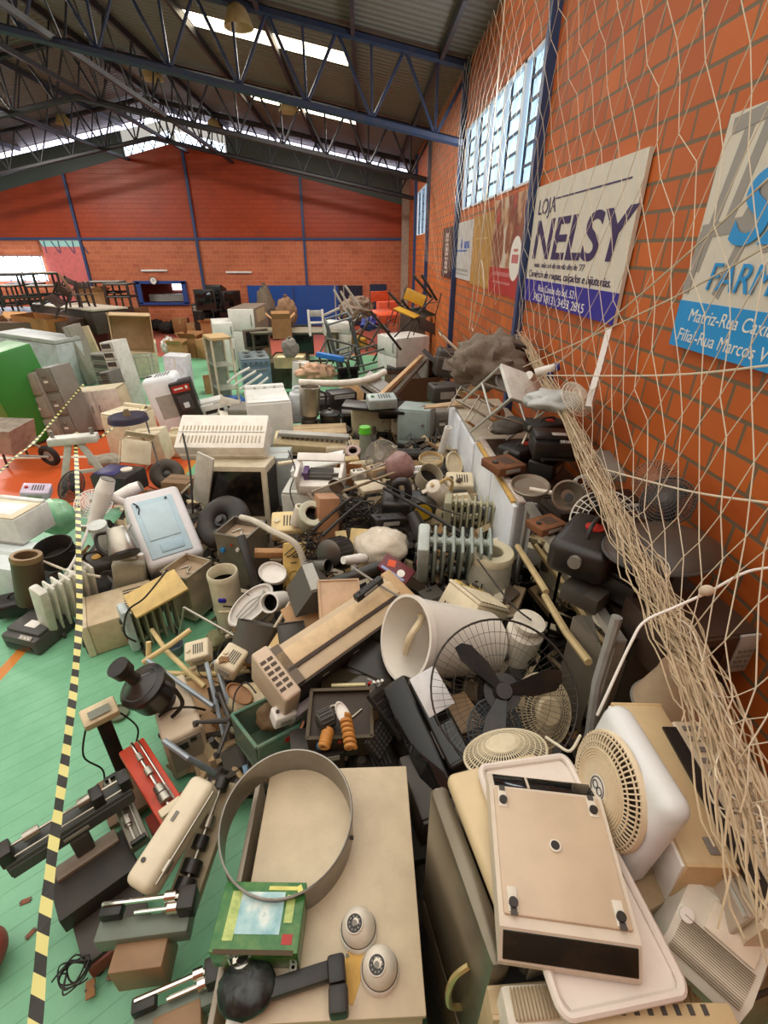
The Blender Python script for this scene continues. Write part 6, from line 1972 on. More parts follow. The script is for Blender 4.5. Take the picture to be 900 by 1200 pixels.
put(snack, 'maroon_carton', 'maroon printed carton between the white bag and the pale blue oil heater', 'box', 464, 668, (.26, .14, .06), (24, 20, -32), .92, m=True)
put(bag, 'white_bag', 'round milky white plastic bag in the middle of the heap', 'bag', 447, 640, (.5, .42, .3), (0, 0, 0), .72, m=True, mat=M((222, 210, 192), .3), seed=12, rough=.14, tie=False)
put(hair_dryer, 'white_fan_neck', 'white plastic neck piece hanging left of the white bag', 'plastic piece', 414, 660, (.24, .09, .16), (0, 20, 40), .86, m=True)
def washerjet(root, w, d, h):
 MB().box((0, 0, h * .42), (w * .8, d, h * .7), bev=.05, seg=3).build('body', M((36, 37, 36), .4), root)
 MB().prism([(-w * .7, 0), (w * .1, 0), (w * .1, h * .5), (-w * .3, h * .42)], -d * .4, d * .4, 'xz').build('wedge', M((30, 30, 30), .45), root)
 T = Matrix.Translation((w * .36, -d * .5, h * .6)) @ Matrix.Rotation(math.pi / 2, 4, 'X')
 MB(T).cyl((0, 0, -d * .1), (0, 0, .05), h * .42, h * .36, 28).build('round_cap', M((60, 60, 56), .4), root)
 MB(T).cyl((0, 0, .05), (0, 0, .058), h * .26, n=24).build('yellow_disc', M((206, 170, 40), .45), root)
 MB().tube(bez([(-w * .1, 0, h * .7), (-w * .14, 0, h * 1.2), (w * .06, 0, h * 1.25), (w * .1, 0, h * .8)], 6), h * .12, 10).build('handle', M((44, 44, 46), .4), root)
put(washerjet, 'pressure_washer', 'black pressure washer with a yellow disc in the middle of the heap', 'pressure washer', 472, 590, (.56, .3, .34), (6, 0, -4), .74, m=True)
put(hair_dryer, 'black_nozzle', 'black curved nozzle right below the pressure washer', 'nozzle', 490, 624, (.34, .16, .3), (10, 40, -60), .72, m=True, mat=BLACK)
line('black_hose', 'long black pole slanting over the oil heaters', 'pole', [(450, 572, 1.06), (500, 600, 1.06), (556, 634, 1.0)], .018, BCABLE)
line('black_hose', 'thick black arm between the two oil heaters', 'arm', [(520, 614, 1.06), (548, 632, 1.02), (566, 648, .95)], .03, M((40, 38, 36), .4))
def bandsaw(root, w, d, h):
 MB().box((0, 0, h * .5), (w * .5, d, h), (0, 0, 0), bev=.01).build('brown_case', M((176, 130, 94), .5), root)
 MB().box((w * .3, 0, h * .45), (w * .1, d * .9, h * .9)).build('dark_side', DBROWN, root)
put(bandsaw, 'brown_case', 'reddish tan metal case standing at the centre of the heap', 'case', 382, 610, (.4, .22, .5), (-10, 8, 18), .62, m=True)
put(drum, 'red_mouth_tub', 'pale green tub with a red inside, left of the reddish tan case', 'tub', 364, 606, (.26, .26, .2), (40, 0, 30), .8, m=True, mat=M((190, 194, 170), .4), ring=M((200, 200, 178), .4), hole=.55)
line('black_rod', 'upper of two black rods slanting in front of the reddish tan case', 'rod', [(366, 622, 1.0), (400, 592, 1.1), (412, 584, 1.12)], .016, BLACK)
line('black_rod', 'lower of two black rods slanting in front of the reddish tan case', 'rod', [(378, 628, .98), (404, 604, 1.08), (424, 588, 1.12)], .016, BLACK)
put(motor, 'black_motor', 'round black motor with fins below the two black rods', 'motor', 394, 646, (.3, .24, .24), (0, 20, 60), .72, m=True, mat=BLACK)
put(drum, 'steel_can', 'open grey steel can lying below the black motor', 'can', 372, 664, (.12, .12, .24), (70, 0, 60), .82, m=True, mat=DSTEEL, hole=.85)
put(cable_tangle, 'cable_tangle', 'tangle of thick black cables around the tripod left of the pressure washer', 'cable', 414, 600, (.5, .4, .3), z0=.86, m=True, n=8, r=.008, seed=8)
put(cable_tangle, 'cable_tangle', 'thin black cables over the black motor', 'cable', 356, 640, (.4, .4, .24), z0=.72, m=True, n=6, r=.005, seed=21)
line('grey_pole', 'long pale pole slanting up from the brown case to the upper right', 'pole', [(366, 576, 1.1), (420, 556, 1.12), (450, 544, 1.1)], .012, M((170, 160, 140), .4), smooth=False)
line('grey_pole', 'second pole with a dark grip below the long pale pole', 'pole', [(402, 576, 1.1), (462, 554, 1.1)], .016, M((150, 130, 100), .4), smooth=False)
line('elbow_pipe', 'brown bent square tube at the left of the cable tangle', 'pipe', [(360, 576, 1.1), (372, 594, 1.0)], .022, M((120, 100, 84), .5), smooth=False)
put(lid_oval, 'brown_plate', 'brown oval shade hanging above the tripod', 'shade', 394, 570, (.18, .12, .04), (50, 40, 0), 1.0, m=True, mat=M((92, 74, 58), .5), wires=False)
put(box_open, 'small_carton', 'small brown carton behind the tripod', 'box', 408, 556, (.3, .24, .14), (10, 0, -10), .85, m=True, flaps=False)
put(pcb_box, 'tan_parcel', 'pale tan plastic case beside the small brown carton', 'case', 442, 552, (.22, .16, .12), (0, 0, 30), .9, m=True, mat=TAN)
put(bucket, 'green_mug', 'dark green pot among the cases behind the pressure washer', 'pot', 454, 552, (.16, .16, .14), (20, 0, 0), .85, m=True, mat=M((40, 84, 50), .5), bail=False)
put(guard_only, 'small_fan_guard', 'grey round fan guard propped up behind the long pale pole', 'fan guard', 446, 535, (.4, .4, .1), (62, 0, -20), .92, m=True, mat=M((150, 144, 132), .5), hubr=.3)
put(bag, 'pink_helmet', 'dusty pink rounded hood right of the grey fan guard', 'hood', 468, 547, (.34, .3, .34), (10, 20, 0), .82, m=True, mat=M((158, 122, 118), .45), seed=3, rough=.12, tie=False)
put(pot, 'grey_bowl', 'dark pot with a grey rim, right of the dusty pink hood', 'pot', 502, 560, (.26, .26, .18), (30, 20, 0), .85, m=True, mat=M((170, 160, 138), .4), handles=1, inner=BLACK)
put(kettle, 'white_kettle', 'white kettle with a gold mark lying right of the pressure washer', 'kettle', 512, 576, (.24, .24, .28), (30, -30, 0), .85, m=True, mat=M((224, 214, 196), .35), trim=M((200, 170, 110), .5))
put(pcb_box, 'white_radio', 'cream box with a grey slatted top against the freezer front', 'box', 538, 567, (.3, .22, .18), (24, 0, -4), .78, m=True, mat=CREAM)
put(lid_oval, 'cream_oval_cover', 'cream oval lid standing against the freezer front', 'lid', 532, 544, (.2, .3, .05), (62, 0, 20), .88, m=True, mat=CREAM, wires=False)
put(box_shut, 'cream_carton', 'small cream carton in front of the greenish oil heater', 'box', 540, 586, (.18, .14, .08), (14, 0, 8), .88, m=True, mat=CREAM)
put(plate, 'beige_board', 'beige board lying flat under the white kettle', 'board', 506, 600, (.5, .4, .03), (14, 6, 20), .72, m=True, mat=M((204, 184, 146), .5), rim=False)
put(plate, 'cream_board', 'cream board standing beside the white bag', 'board', 420, 650, (.2, .5, .04), (40, 0, -10), .6, m=True, mat=M((216, 190, 130), .5), rim=False)
# left centre column
def ovencab(root, w, d, h):
 MB().box((0, 0, h / 2), (w, d, h), bev=.01).build('frame', M((206, 194, 168), .45), root)
 MB().box((0, -d / 2 - .003, h * .6), (w * .86, .012, h * .66)).build('black_glass', M((16, 15, 14), .12, dirt=.3), root)
 MB().box((0, -d / 2 - .004, h * .12), (w * .9, .012, h * .16)).build('lower_glass', BLACK, root)
 MB().box((w / 2 + .002, 0, h * .55), (.01, d * .8, h * .7)).build('side_glass', BLACK, root)
put(ovencab, 'glass_cabinet', 'cream framed cabinet with a black glass front under the white louvred air conditioner', 'cabinet', 282, 578, (.82, .5, .84), (-6, 0, -4), .12, m=True)
def louvre(root, w, d, h):
 MB().box((0, 0, h / 2), (w, d, h), bev=.02).build('case', M((238, 233, 222), .35, dirt=.2), root)
 MB().box((0, -d / 2, h * .3), (w * .96, .03, h * .4), bev=.01).build('front_lip', M((230, 222, 204), .35), root)
 for r_ in range(2):
  b = MB()
  for k in range(22):
   b.box((-w * .44 + w * .88 * k / 21, -d * .25 + d * .3 * r_, h + .003), (w * .012, d * .2, .008))
  b.build('louvres', M((176, 160, 130), .5), root)
 MB().box((0, -d * .02, h + .004), (w * .96, .015, .012)).build('ridge', WHITE, root)
put(louvre, 'louvred_air_conditioner', 'long white louvred air conditioner lying on the black glass cabinet', 'air conditioner', 264, 513, (1.08, .5, .28), (34, 0, -3), .92, m=True)
put(plate, 'white_sheet', 'white panel hanging loose at the left of the black glass cabinet', 'panel', 238, 562, (.22, .03, .66), (0, 18, -20), .5, m=True, mat=M((204, 200, 186), .45), rim=False)
put(hair_dryer, 'grey_hose', 'grey hose end standing at the left of the louvred air conditioner', 'hose', 218, 520, (.3, .1, .2), (0, -60, 0), .9, m=True, mat=LGREY)
put(box_shut, 'tan_block', 'dusty tan box under the loose white panel', 'box', 212, 572, (.4, .3, .3), (0, 0, -10), .0, m=True, mat=M((136, 106, 76), .6), tape=M((120, 94, 66), .6))
put(tyre, 'black_hose_coil', 'large black rubber hose coil in front of the black glass cabinet', 'hose coil', 262, 612, (.62, .62, .24), (34, -20, 0), .3, m=True, mat=M((34, 32, 30), .55), hub=BLACK)
line('white_hose', 'white hose bending from the dark fryer down to the yellow panel', 'hose', [(284, 607, .95), (298, 611, 1.0), (318, 622, 1.0), (346, 638, .9), (356, 664, .7)], .028, M((206, 200, 184), .45))
put(pcb_box, 'cream_hood', 'cream square hood right of the white hose', 'hood', 338, 616, (.32, .26, .16), (20, 0, 4), .7, m=True, mat=M((226, 204, 150), .45), accent=CREAM)
def ypanel(root, w, d, h):
 MB().box((0, 0, h / 2), (w, d, h), bev=.02).build('panel', M((214, 180, 104), .5), root)
 MB().ring((0, -d * .1, h), w * .26, .012, 28, 6).build('ring_mark', M((190, 156, 84), .5), root)
put(ypanel, 'yellow_casing', 'tall yellowed casing with a ring mark below the cream hood', 'casing', 345, 668, (.2, .5, .06), (64, 4, 6), .42, m=True)
put(lid_oval, 'white_dish_cover', 'small white lid on a dark pot left of the yellowed casing', 'lid', 320, 672, (.26, .2, .06), (30, 10, -20), .6, m=True, wires=False)
put(pot, 'dark_pot', 'dark pot holding the small white lid', 'pot', 321, 694, (.24, .24, .2), (10, 0, 0), .42, m=True, mat=M((50, 48, 42), .4), handles=2)
line('white_stick', 'thin white stick leaning from the oval tray up to the hose', 'stick', [(318, 742, .6), (340, 706, .8)], .014, CREAM, smooth=False)
put(pcb_box, 'white_socket', 'white plastic corner block at the left end of the plotter', 'block', 332, 838, (.14, .1, .1), (10, 10, 30), .62, m=True, mat=WHITE)
# ================================================================ row of freezers and the glass cooler along the right wall
ROWX = 1.25
BLW = M((240, 246, 252), .3, dirt=.1)
def wallfreezer(root, w, d, h, foam=False):
 """front faces -x; local x = depth (0.7), local y = length"""
 MB().box((0, 0, h / 2), (w, d, h), bev=.012).build('body', M((150, 150, 150), .45), root)
 n = 2
 for k in range(n):
  y = -d / 4 + d / 2 * k
  o = MB().box((-w / 2 - .015, y, h * .5), (.035, d / n - .03, h * .96), bev=.01).build('door', BLW, root)
  if foam:
   MB().box((-w / 2 - .012, y, h * .985), (.05, d / n * .8, .03), bev=.008).build('foam_edge', M((206, 166, 90), .7, dirt=.4), o)
 t = MB()
 if foam:
  MB().box((-w / 2 + .03, 0, h + .01), (.06, d, .03), bev=.006).build('top_rail', M((206, 196, 186), .4, dirt=.6, tint=(130, 80, 50)), root)
  MB().box((.03, 0, h + .002), (w * .86, d * .96, .012)).build('dark_top', M((40, 32, 26), .4), root)
 else:
  MB().box((0, 0, h + .008), (w * 1.02, d, .03), bev=.008).build('top_board', M((190, 180, 160), .5), root)
def row(fn, name, label, cat, y0, y1, h, d=.68, **kw):
 r = root_at(name, label, cat, Matrix.Translation((ROWX + (.05 if name == 'glass_cooler' else 0) + d / 2, (y0 + y1) / 2, 0)))
 fn(r, d, y1 - y0, h, **kw)
 return r
row(wallfreezer, 'upright_freezer', 'farther pale blue white freezer by the wall, under the heap of grey fluff', 'freezer', 5.15, 6.9, 1.3)
row(wallfreezer, 'upright_freezer', 'nearer white freezer by the wall with foam edged doors and a rusty white rail', 'freezer', 3.5, 5.1, 1.36, foam=True)
def cooler(root, w, d, h):
 AL = M((176, 172, 164), .35, .3, dirt=.3)
 MB().box((.05, 0, h / 2), (w - .1, d - .02, h - .02)).build('body', M((60, 58, 54), .5), root)
 b = MB()
 for y in (-d / 2 + .02, d / 2 - .02):
  b.box((-w / 2 + .02, y, h / 2), (.05, .05, h))
 b.box((-w / 2 + .02, 0, h - .02), (.06, d, .05)).box((-w / 2 + .02, 0, .04), (.05, d, .08))
 b.build('aluminium_frame', AL, root)
 for k, y in enumerate((-d / 4, d / 4)):
  MB().box((-w / 2 + .012, y, h / 2), (.012, d / 2 - .05, h - .1)).build('glass_door', M((190, 186, 178), .03, 1., dirt=.1), root)
 MB().box((.04, 0, h + .006), (w - .08, d, .02)).build('dark_top', M((52, 44, 38), .35), root)
row(cooler, 'glass_cooler', 'glass fronted display cooler against the wall, mirroring the spin dryer', 'cooler', 1.86, 3.46, 1.4)
for (pts, lab) in (([(606, 640, 1.2), (634, 684, 1.3), (640, 694, 1.3)], 'upper loose cream door strip on the glass cooler'), ([(638, 698, 1.22), (664, 742, 1.25), (690, 776, 1.3)], 'lower loose cream door strip on the glass cooler')):
 q = [PX(x, y, ROWX - .03) for x, y, z in pts]
 solo(MB().tube(q, .024, 6), 'door_strip', lab, 'strip', M((202, 178, 130), .6))
put(box_shut, 'grey_stand', 'grey metal box in the gap between the glass cooler and the beige air conditioner', 'box', 722, 790, (.5, .4, .7), (0, 0, 12), .55, m=True, mat=M((112, 104, 92), .5), tape=M((120, 112, 100), .5))
def cone_shade(root, w, d, h):
 MB().lathe([(w * .5, 0), (w * .3, h * .8), (w * .28, h), (0, h)], 28).build('shade', M((176, 152, 124), .5), root)
 MB().ring((0, 0, 0), w * .5, .008, 32, 6).build('rim', GREY, root)
put(cone_shade, 'beige_cone', 'greyish beige cone standing behind the beige air conditioner', 'cone', 790, 806, (.3, .3, .22), (0, 0, 0), 1.36, m=True)
line('aluminium_rail', 'slanting aluminium frame rail by the right end of the glass cooler', 'rail', [(722, 728, 1.42), (700, 800, 1.0), (690, 870, .6)], .028, M((176, 176, 172), .35), smooth=False)
# ---------------------------------------------------------------- on top of the row
TP = 1.42
def bowl(root, w, d, h):
 MB().lathe([(w * .5, 0), (w * .47, h * .3), (w * .3, h * .85), (w * .12, h), (0, h)], 36).build('shell', M((66, 56, 48), .4), root)
 MB().ring((0, 0, .004), w * .5, .008, 40, 6).build('rim', DGREY, root)
def bellpair(root, w, d, h):
 c = M((128, 120, 106), .4, .5, dirt=.6, tint=(130, 76, 40))
 MB(Matrix.Translation((-w * .28, 0, h * .4)) @ Matrix.Rotation(math.radians(-20), 4, 'X')).lathe([(0, -.02), (w * .3, 0), (w * .34, .03), (w * .32, .035), (w * .27, .01), (0, .0)], 36).build('round_dish', c, root)
 MB().cyl((-w * .28, -.02, h * .45), (w * .3, -.04, h * .5), w * .04, n=10).build('stem', OFFW, root)
 MB(Matrix.Translation((w * .34, -.04, h * .5)) @ Matrix.Rotation(math.radians(35), 4, 'X')).lathe([(0, 0), (w * .1, .0), (w * .24, .06), (w * .26, .07), (w * .23, .072), (w * .1, .02), (0, .02)], 32).build('cup', c, root)
 MB().cyl((w * .36, -.09, h * .5 + .04), (w * .36, -.1, h * .5 + .06), w * .07, n=16).build('cup_centre', BLACK, root)
put(bellpair, 'rusty_lamp', 'rusty lamp dish and cup joined by a pale stem on the nearer freezer corner', 'lamp', 641, 572, (.44, .34, .3), (30, 0, -22), TP, m=True)
put(guard_only, 'wire_guard', 'white wire fan guard standing on edge beneath the net', 'fan guard', 708, 610, (.42, .42, .1), (30, -46, 20), TP, m=True, mat=M((220, 216, 206), .4), ns=26, nr=4, wire=.004, badge=False, hubr=.5, rim=.02)
put(guard_only, 'wire_guard', 'small white wire basket guard under the net, beside the rusty lamp', 'fan guard', 682, 566, (.22, .22, .1), (20, -40, 0), TP, m=True, mat=M((206, 202, 194), .4), ns=20, nr=5, badge=False, hubr=.3)
put(vacuum, 'black_vacuum', 'black vacuum cleaner body lying on the glass cooler top', 'vacuum cleaner', 690, 640, (.5, .34, .26), (0, 0, 50), TP, m=True, mat=BLACK)
put(bowl, 'black_wok', 'large dark brown bowl lying face down against the wall', 'bowl', 775, 634, (.56, .56, .1), (-6, -8, 0), TP, m=True)
put(flat_tv, 'dark_screen', 'dark flat screen lying under the net beside the wall', 'screen', 738, 612, (.34, .06, .24), (70, 0, 30), TP, m=True)
put(printer, 'black_printer', 'black printer on the glass cooler, near the wire guard', 'printer', 735, 670, (.42, .36, .18), (0, 0, 30), TP, m=True, mat=BLACK)
put(drum, 'dark_bottle', 'small dark blue bottle under the net', 'bottle', 768, 684, (.07, .07, .16), (0, 10, 0), TP + .16, m=True, mat=M((30, 40, 60), .2))
put(lid_oval, 'white_tray', 'white long tray lying near the wall below the knotted rope', 'tray', 800, 706, (.4, .14, .04), (0, 0, 10), TP + .02, m=True, wires=False)
put(fan_head, 'black_fan', 'black fan head leaning on the wall beneath the net', 'fan', 782, 588, (.3, .3, .14), (20, -50, 0), TP + .1, m=True, guard=M((60, 54, 50), .4), blade=BLACK)
put(fan_head, 'brown_fan', 'brownish wire fan guard high against the wall bricks', 'fan', 768, 564, (.26, .26, .12), (20, -60, 20), TP + .3, m=True, guard=M((150, 100, 70), .5), blade=DBROWN, hub=False)
put(microwave, 'dark_oven', 'dark oven box at the wall end of the glass cooler', 'oven', 800, 740, (.5, .36, .26), (0, 0, 6), 1.16, m=True, mat=M((62, 46, 36), .5))
put(box_shut, 'grey_case', 'flat grey case lying on the glass cooler top', 'case', 692, 690, (.3, .22, .1), (0, 0, 40), TP, m=True, mat=M((70, 66, 60), .5), tape=DGREY)
for i, (x, y, dm, rt, fn, nm, lab, ct, kw) in enumerate((
 (612, 528, (.42, .3, .16), (0, 0, 30), vacuum, 'black_machine', 'black machine with a shiny white label on the rusty railed freezer', 'machine', {'mat': BLACK}),
 (650, 520, (.4, .34, .2), (0, 0, -10), printer, 'black_printer', 'black printer behind the rusty lamp', 'printer', {'mat': BLACK, 'paper': True}),
 (590, 545, (.3, .3, .08), (0, 0, 20), pcb_box, 'brown_tray', 'flat rusty brown case beside the white rail of the freezer', 'case', {'mat': RUST}),
 (640, 545, (.3, .24, .14), (0, 0, 50), pcb_box, 'black_case', 'small black case behind the rusty lamp dish', 'case', {'mat': BLACK}),
 (640, 500, (.36, .26, .14), (0, 0, 20), vacuum, 'black_blower', 'black rounded blower close to the wall under the net', 'blower', {'mat': BLACKR}),
 (665, 595, (.3, .3, .05), (0, 0, 10), plate, 'dark_board', 'dark thin board under the rusty lamp cup', 'board', {'mat': DBROWN}),
 (722, 590, (.3, .26, .12), (0, 0, 0), printer, 'black_player', 'black square player beside the brown fan guard', 'player', {'mat': BLACK}),
 (712, 545, (.5, .14, .05), (0, 0, 78), plank, 'grey_board', 'grey board lying along the brick wall under the net', 'board', {'mat': GREY}))):
 put(fn, nm, lab, ct, x, y, dm, rt, TP, m=True, **kw)
# farther freezer top: fluff, fan blades, blue drill, white board
put(bag, 'grey_fluff', 'big heap of grey fluff and twine on the farther freezer', 'fluff', 575, 425, (.9, .7, .6), (0, 0, 0), 1.34, m=True, mat=M((128, 116, 104), .95, dirt=.5, sc=30), seed=17, rough=.3, tie=False)
fl = MB()
c0 = P(575, 425, 1.64)
R_ = random.Random(4)
for k in range(150):
 a = [c0 + Vector((R_.gauss(0, .3), R_.gauss(0, .25), R_.gauss(.05, .2))) for _ in range(3)]
 fl.tube(bez(a, 5), .004, 4, cap=False)
o = solo(fl, 'grey_twine', 'grey twine bristling out of the heap of fluff', 'twine', M((150, 136, 120), .9))
o['kind'] = 'stuff'
put(ceil_blade, 'ceiling_fan_paddle', 'cream ceiling fan blade pointing up left from the grey fluff', 'fan blade', 528, 403, (.56, .17, .02), (20, 40, 20), 1.9, m=True, mat=M((220, 204, 176), .45))
put(ceil_blade, 'ceiling_fan_paddle', 'speckled tan ceiling fan blade sticking out over the white freezer', 'fan blade', 518, 475, (.62, .16, .02), (6, -6, -4), 1.3, m=True, mat=M((190, 160, 120), .5, dirt=.5))
put(motor, 'white_fan_motor', 'white ceiling fan motor in the grey fluff', 'fan motor', 546, 418, (.24, .22, .22), (50, 30, 0), 1.7, m=True, mat=OFFW)
put(motor, 'cream_fan_motor', 'cream ceiling fan motor below the grey fluff', 'fan motor', 548, 448, (.3, .28, .28), (60, 20, 40), 1.4, m=True, mat=CREAM)
put(pcb_box, 'black_toaster', 'black rounded case at the right of the grey fluff', 'case', 598, 424, (.36, .3, .4), (0, 10, 20), 1.4, m=True, mat=BLACK)
def cart(root, w, d, h):
 frame_legs(root, w, d, h, M((206, 206, 200), .3, .5), .014, (.55,), M((226, 224, 216), .4))
put(cart, 'white_stool', 'white metal stool tipped over in front of the blue handled tool', 'stool', 590, 475, (.52, .4, .6), (40, 20, 24), 1.3, m=True)
put(lid_oval, 'stool_cushion', 'grey half round seat on the tipped white stool', 'seat', 600, 445, (.4, .3, .05), (60, 0, 10), 1.66, m=True, mat=M((140, 136, 130), .6), wires=False)
put(tyre, 'tan_roll', 'round tan roll of tape hanging under the tipped stool', 'roll', 583, 486, (.2, .2, .1), (70, 0, 30), 1.4, m=True, mat=M((190, 140, 96), .6), hub=CARD)
def drill(root, w, d, h):
 B = M((40, 60, 150), .4)
 MB().cyl((-w * .4, 0, h * .75), (w * .3, 0, h * .75), d * .4, n=16).build('barrel', WHITE, root)
 MB().cyl((w * .1, 0, h * .75), (w * .02, 0, 0), d * .34, n=12).cyl((w * .3, 0, h * .75), (w * .46, 0, h * .75), d * .5, d * .3, 16).build('blue_grip', B, root)
put(drill, 'blue_sprayer', 'white spray gun with a bright blue grip under the net', 'spray gun', 622, 452, (.3, .12, .26), (0, 30, 40), 1.5, m=True)
put(drill, 'blue_spray_gun', 'second blue gripped spray gun nearer the wall', 'spray gun', 642, 440, (.26, .1, .22), (0, -20, -20), 1.5, m=True)
put(bag, 'crumpled_foil', 'crumpled pale plastic sheet on the freezer beneath the net', 'sheet', 655, 470, (.6, .4, .16), (0, 0, 0), 1.36, m=True, mat=M((186, 190, 188), .35), seed=30, rough=.3, tie=False)
def whitefan(root, w, d, h):
 guard_only(root, w, d, h, OFFW, 40)
put(whitefan, 'white_guard', 'small white fan guard on the crumpled plastic sheet', 'fan guard', 680, 465, (.3, .3, .08), (50, 0, 30), 1.5, m=True)
def boardw(root, w, d, h):
 MB().prism([(-w * .5, 0), (w * .3, 0), (w * .3, h * .5), (w * .5, h * .56), (w * .42, h), (w * .1, h), (-w * .1, h * .5), (-w * .5, h * .2)], -d / 2, d / 2, 'xz').build('board', M((232, 230, 226), .4, dirt=.06), root)
 b = MB()
 for k in range(6):
  b.cyl((w * (-.2 + .1 * (k % 3)), -d / 2 - .004, h * (.15 + .12 * k)), (w * (-.2 + .1 * (k % 3)), -d / 2, h * (.15 + .12 * k)), .006, n=6)
 b.build('peg_holes', GREY, root)
put(boardw, 'white_board', 'white board standing up against the brick wall under the net', 'board', 702, 432, (.34, .04, .62), (0, 24, 60), 1.4, m=True)
put(frame_legs, 'bent_table', 'thin steel rack lying over the freezer top', 'rack', 556, 480, (.5, .3, .3), (10, 30, 40), 1.28, m=True, mat=STEEL, r=.008, rails=(.5,), seat=None)
put(bag, 'dark_cloth', 'dark grey cloth hanging over the joint of the two freezers', 'cloth', 600, 498, (.6, .3, .14), (0, 0, 30), 1.34, m=True, mat=M((96, 92, 86), .9), seed=41, rough=.3, tie=False)
put(plank, 'rusty_strip', 'rusty tan strip hanging at the freezer corner', 'strip', 556, 500, (.5, .05, .02), (0, 30, 50), 1.2, m=True, mat=M((176, 140, 90), .7))
# ================================================================ behind: middle of the hall
WH2 = M((222, 222, 216), .4, dirt=.15)
fit(washer, 'white_washer', 'white washing machine standing on the heap left of the steel blender', 'washing machine', (288, 470, 1.2), (341, 466, 1.2), (349, 447, 1.2), .8, mat=WH2, lid=WH2, panel=WH2)
put(blender_jug, 'steel_blender', 'tall steel blender with a black handle right of the white washing machine', 'blender', 363, 481, (26, 26, 56), (0, 4, 0), .5, mat=DSTEEL, jug=STEEL)
put(pot, 'black_kettle', 'black pot with a lid beside the steel blender', 'pot', 387, 493, (24, 24, 18), (0, 0, 0), .6, mat=BLACK, lid=True, handles=1)
put(jerrycan, 'pale_can', 'pale blue white can behind the steel blender', 'can', 351, 474, (22, 16, 42), (0, 0, 10), .6, mat=PALE)
put(box_shut, 'pale_box', 'tan board box under the steel blender', 'box', 375, 508, (60, 34, 12), (0, 0, 4), .5, mat=M((206, 178, 138), .6))
def longac(root, w, d, h):
 split_ac(root, w, d, h, M((216, 198, 156), .45), True, M((120, 100, 70), .6))
put(longac, 'split_air_conditioner', 'long cream split air conditioner lying level behind the heap', 'air conditioner', 364, 522, (.98, .24, .24), (24, 4, -4), .62, m=True)
put(plank, 'grey_batten', 'grey long cover strip lying on the cream split air conditioner', 'cover strip', 368, 510, (.96, .12, .05), (4, 3, -4), .92, m=True, mat=LGREY)
put(plank, 'black_bar', 'dark bar under the cream split air conditioner', 'bar', 352, 536, (.9, .08, .05), (0, 10, -6), .56, m=True, mat=BLACK)
put(box_shut, 'pale_cabinet', 'pale grey blue cabinet side right of the black glass cabinet', 'cabinet', 328, 566, (.34, .4, .86), (0, 0, 0), .1, m=True, mat=M((176, 186, 184), .45), tape=LGREY)
put(washer, 'round_washer', 'white tub washing machine under the open white printer', 'washing machine', 368, 592, (.6, .5, .6), (0, 0, -6), .35, m=True, mat=M((206, 208, 200), .45), knobs=0)
def openprinter(root, w, d, h):
 b = MB().box((0, 0, h * .2), (w, d, h * .4), bev=.015)
 b.build('body', WHITE, root)
 MB().box((-w * .46, 0, h * .5), (w * .08, d, h * .7), bev=.01).box((w * .46, 0, h * .5), (w * .08, d, h * .7), bev=.01).build('side_frame', WHITE, root)
 MB().box((0, d * .4, h * .95), (w, d * .3, .03), (20, 0, 0), bev=.006).build('raised_lid', WHITE, root)
 MB().cyl((-w * .4, 0, h * .5), (w * .4, 0, h * .5), .02, n=10).box((0, .02, h * .44), (w * .5, d * .5, h * .2)).build('mechanism', DGREY, root)
 MB().box((-w * .3, 0, h * .55), (.05, d * .4, .1)).build('violet_part', M((92, 60, 120), .5), root)
put(openprinter, 'open_printer', 'white printer with its cover raised and works showing, in the middle of the heap', 'printer', 376, 556, (.5, .3, .3), (20, 0, -6), .95, m=True)
put(plate, 'white_cover', 'white printer cover lying behind the open white printer', 'cover', 372, 541, (.6, .26, .03), (10, -14, -8), 1.0, m=True, mat=WH2, rim=False)
def fatfridge(root, w, d, h):
 fridge(root, w, d, h, WH2, WH2, .3)
put(pcb_box, 'white_fridge', 'white fridge body tilted beside the dark drinks dispenser', 'fridge', 200, 472, (.62, .6, 1.1), (0, -10, 10), 0., m=True, mat=M((232, 236, 240), .35, dirt=.08))
put(box_shut, 'fridge_liner', 'white curved fridge liner standing behind the dark drinks dispenser', 'fridge liner', 212, 452, (.44, .4, 1.3), (0, 4, 0), .0, m=True, mat=M((226, 230, 236), .35), tape=WH2)
def dispenser(root, w, d, h):
 MB().box((0, 0, h / 2), (w, d, h), bev=.02).build('body', M((34, 32, 34), .4), root)
 MB().box((0, -d / 2 - .004, h * .88), (w * .8, .012, h * .13)).build('red_panel', RED, root)
 MB().box((-w * .1, -d / 2 - .012, h * .885), (w * .4, .004, h * .03)).box((w * .26, -d / 2 - .012, h * .89), (w * .1, .004, h * .06)).build('panel_print', WHITE, root)
 MB().box((0, -d / 2 - .004, h * .6), (w * .6, .012, h * .3), bev=.004).build('recess', M((70, 66, 70), .3), root)
 MB().box((0, -d / 2 - .02, h * .55), (w * .24, .03, h * .1)).build('nozzle', PALE, root)
put(dispenser, 'drinks_dispenser', 'dark drinks dispenser with a red top panel, right of the white fridge', 'dispenser', 221, 474, (.4, .36, .95), (0, -10, 14), .1, m=True)
put(box_shut, 'cream_block', 'cream upright box left under the white fridge', 'box', 178, 522, (.5, .4, .5), (0, -6, 0), .1, m=True, mat=CREAM, tape=TAN)
put(jerrycan, 'cream_can', 'cream can standing left of the louvred air conditioner', 'can', 210, 518, (.34, .28, .5), (0, 0, 0), 0., m=True, mat=CREAM)
put(printer, 'white_printer', 'white small printer on a dark base behind the louvred air conditioner', 'printer', 250, 476, (.5, .4, .3), (0, -8, 20), .3, m=True, mat=WH2)
put(printer, 'dark_printer', 'dark printer beneath the small white printer', 'printer', 252, 490, (.56, .46, .24), (0, 0, 12), .05, m=True, mat=DGREY)
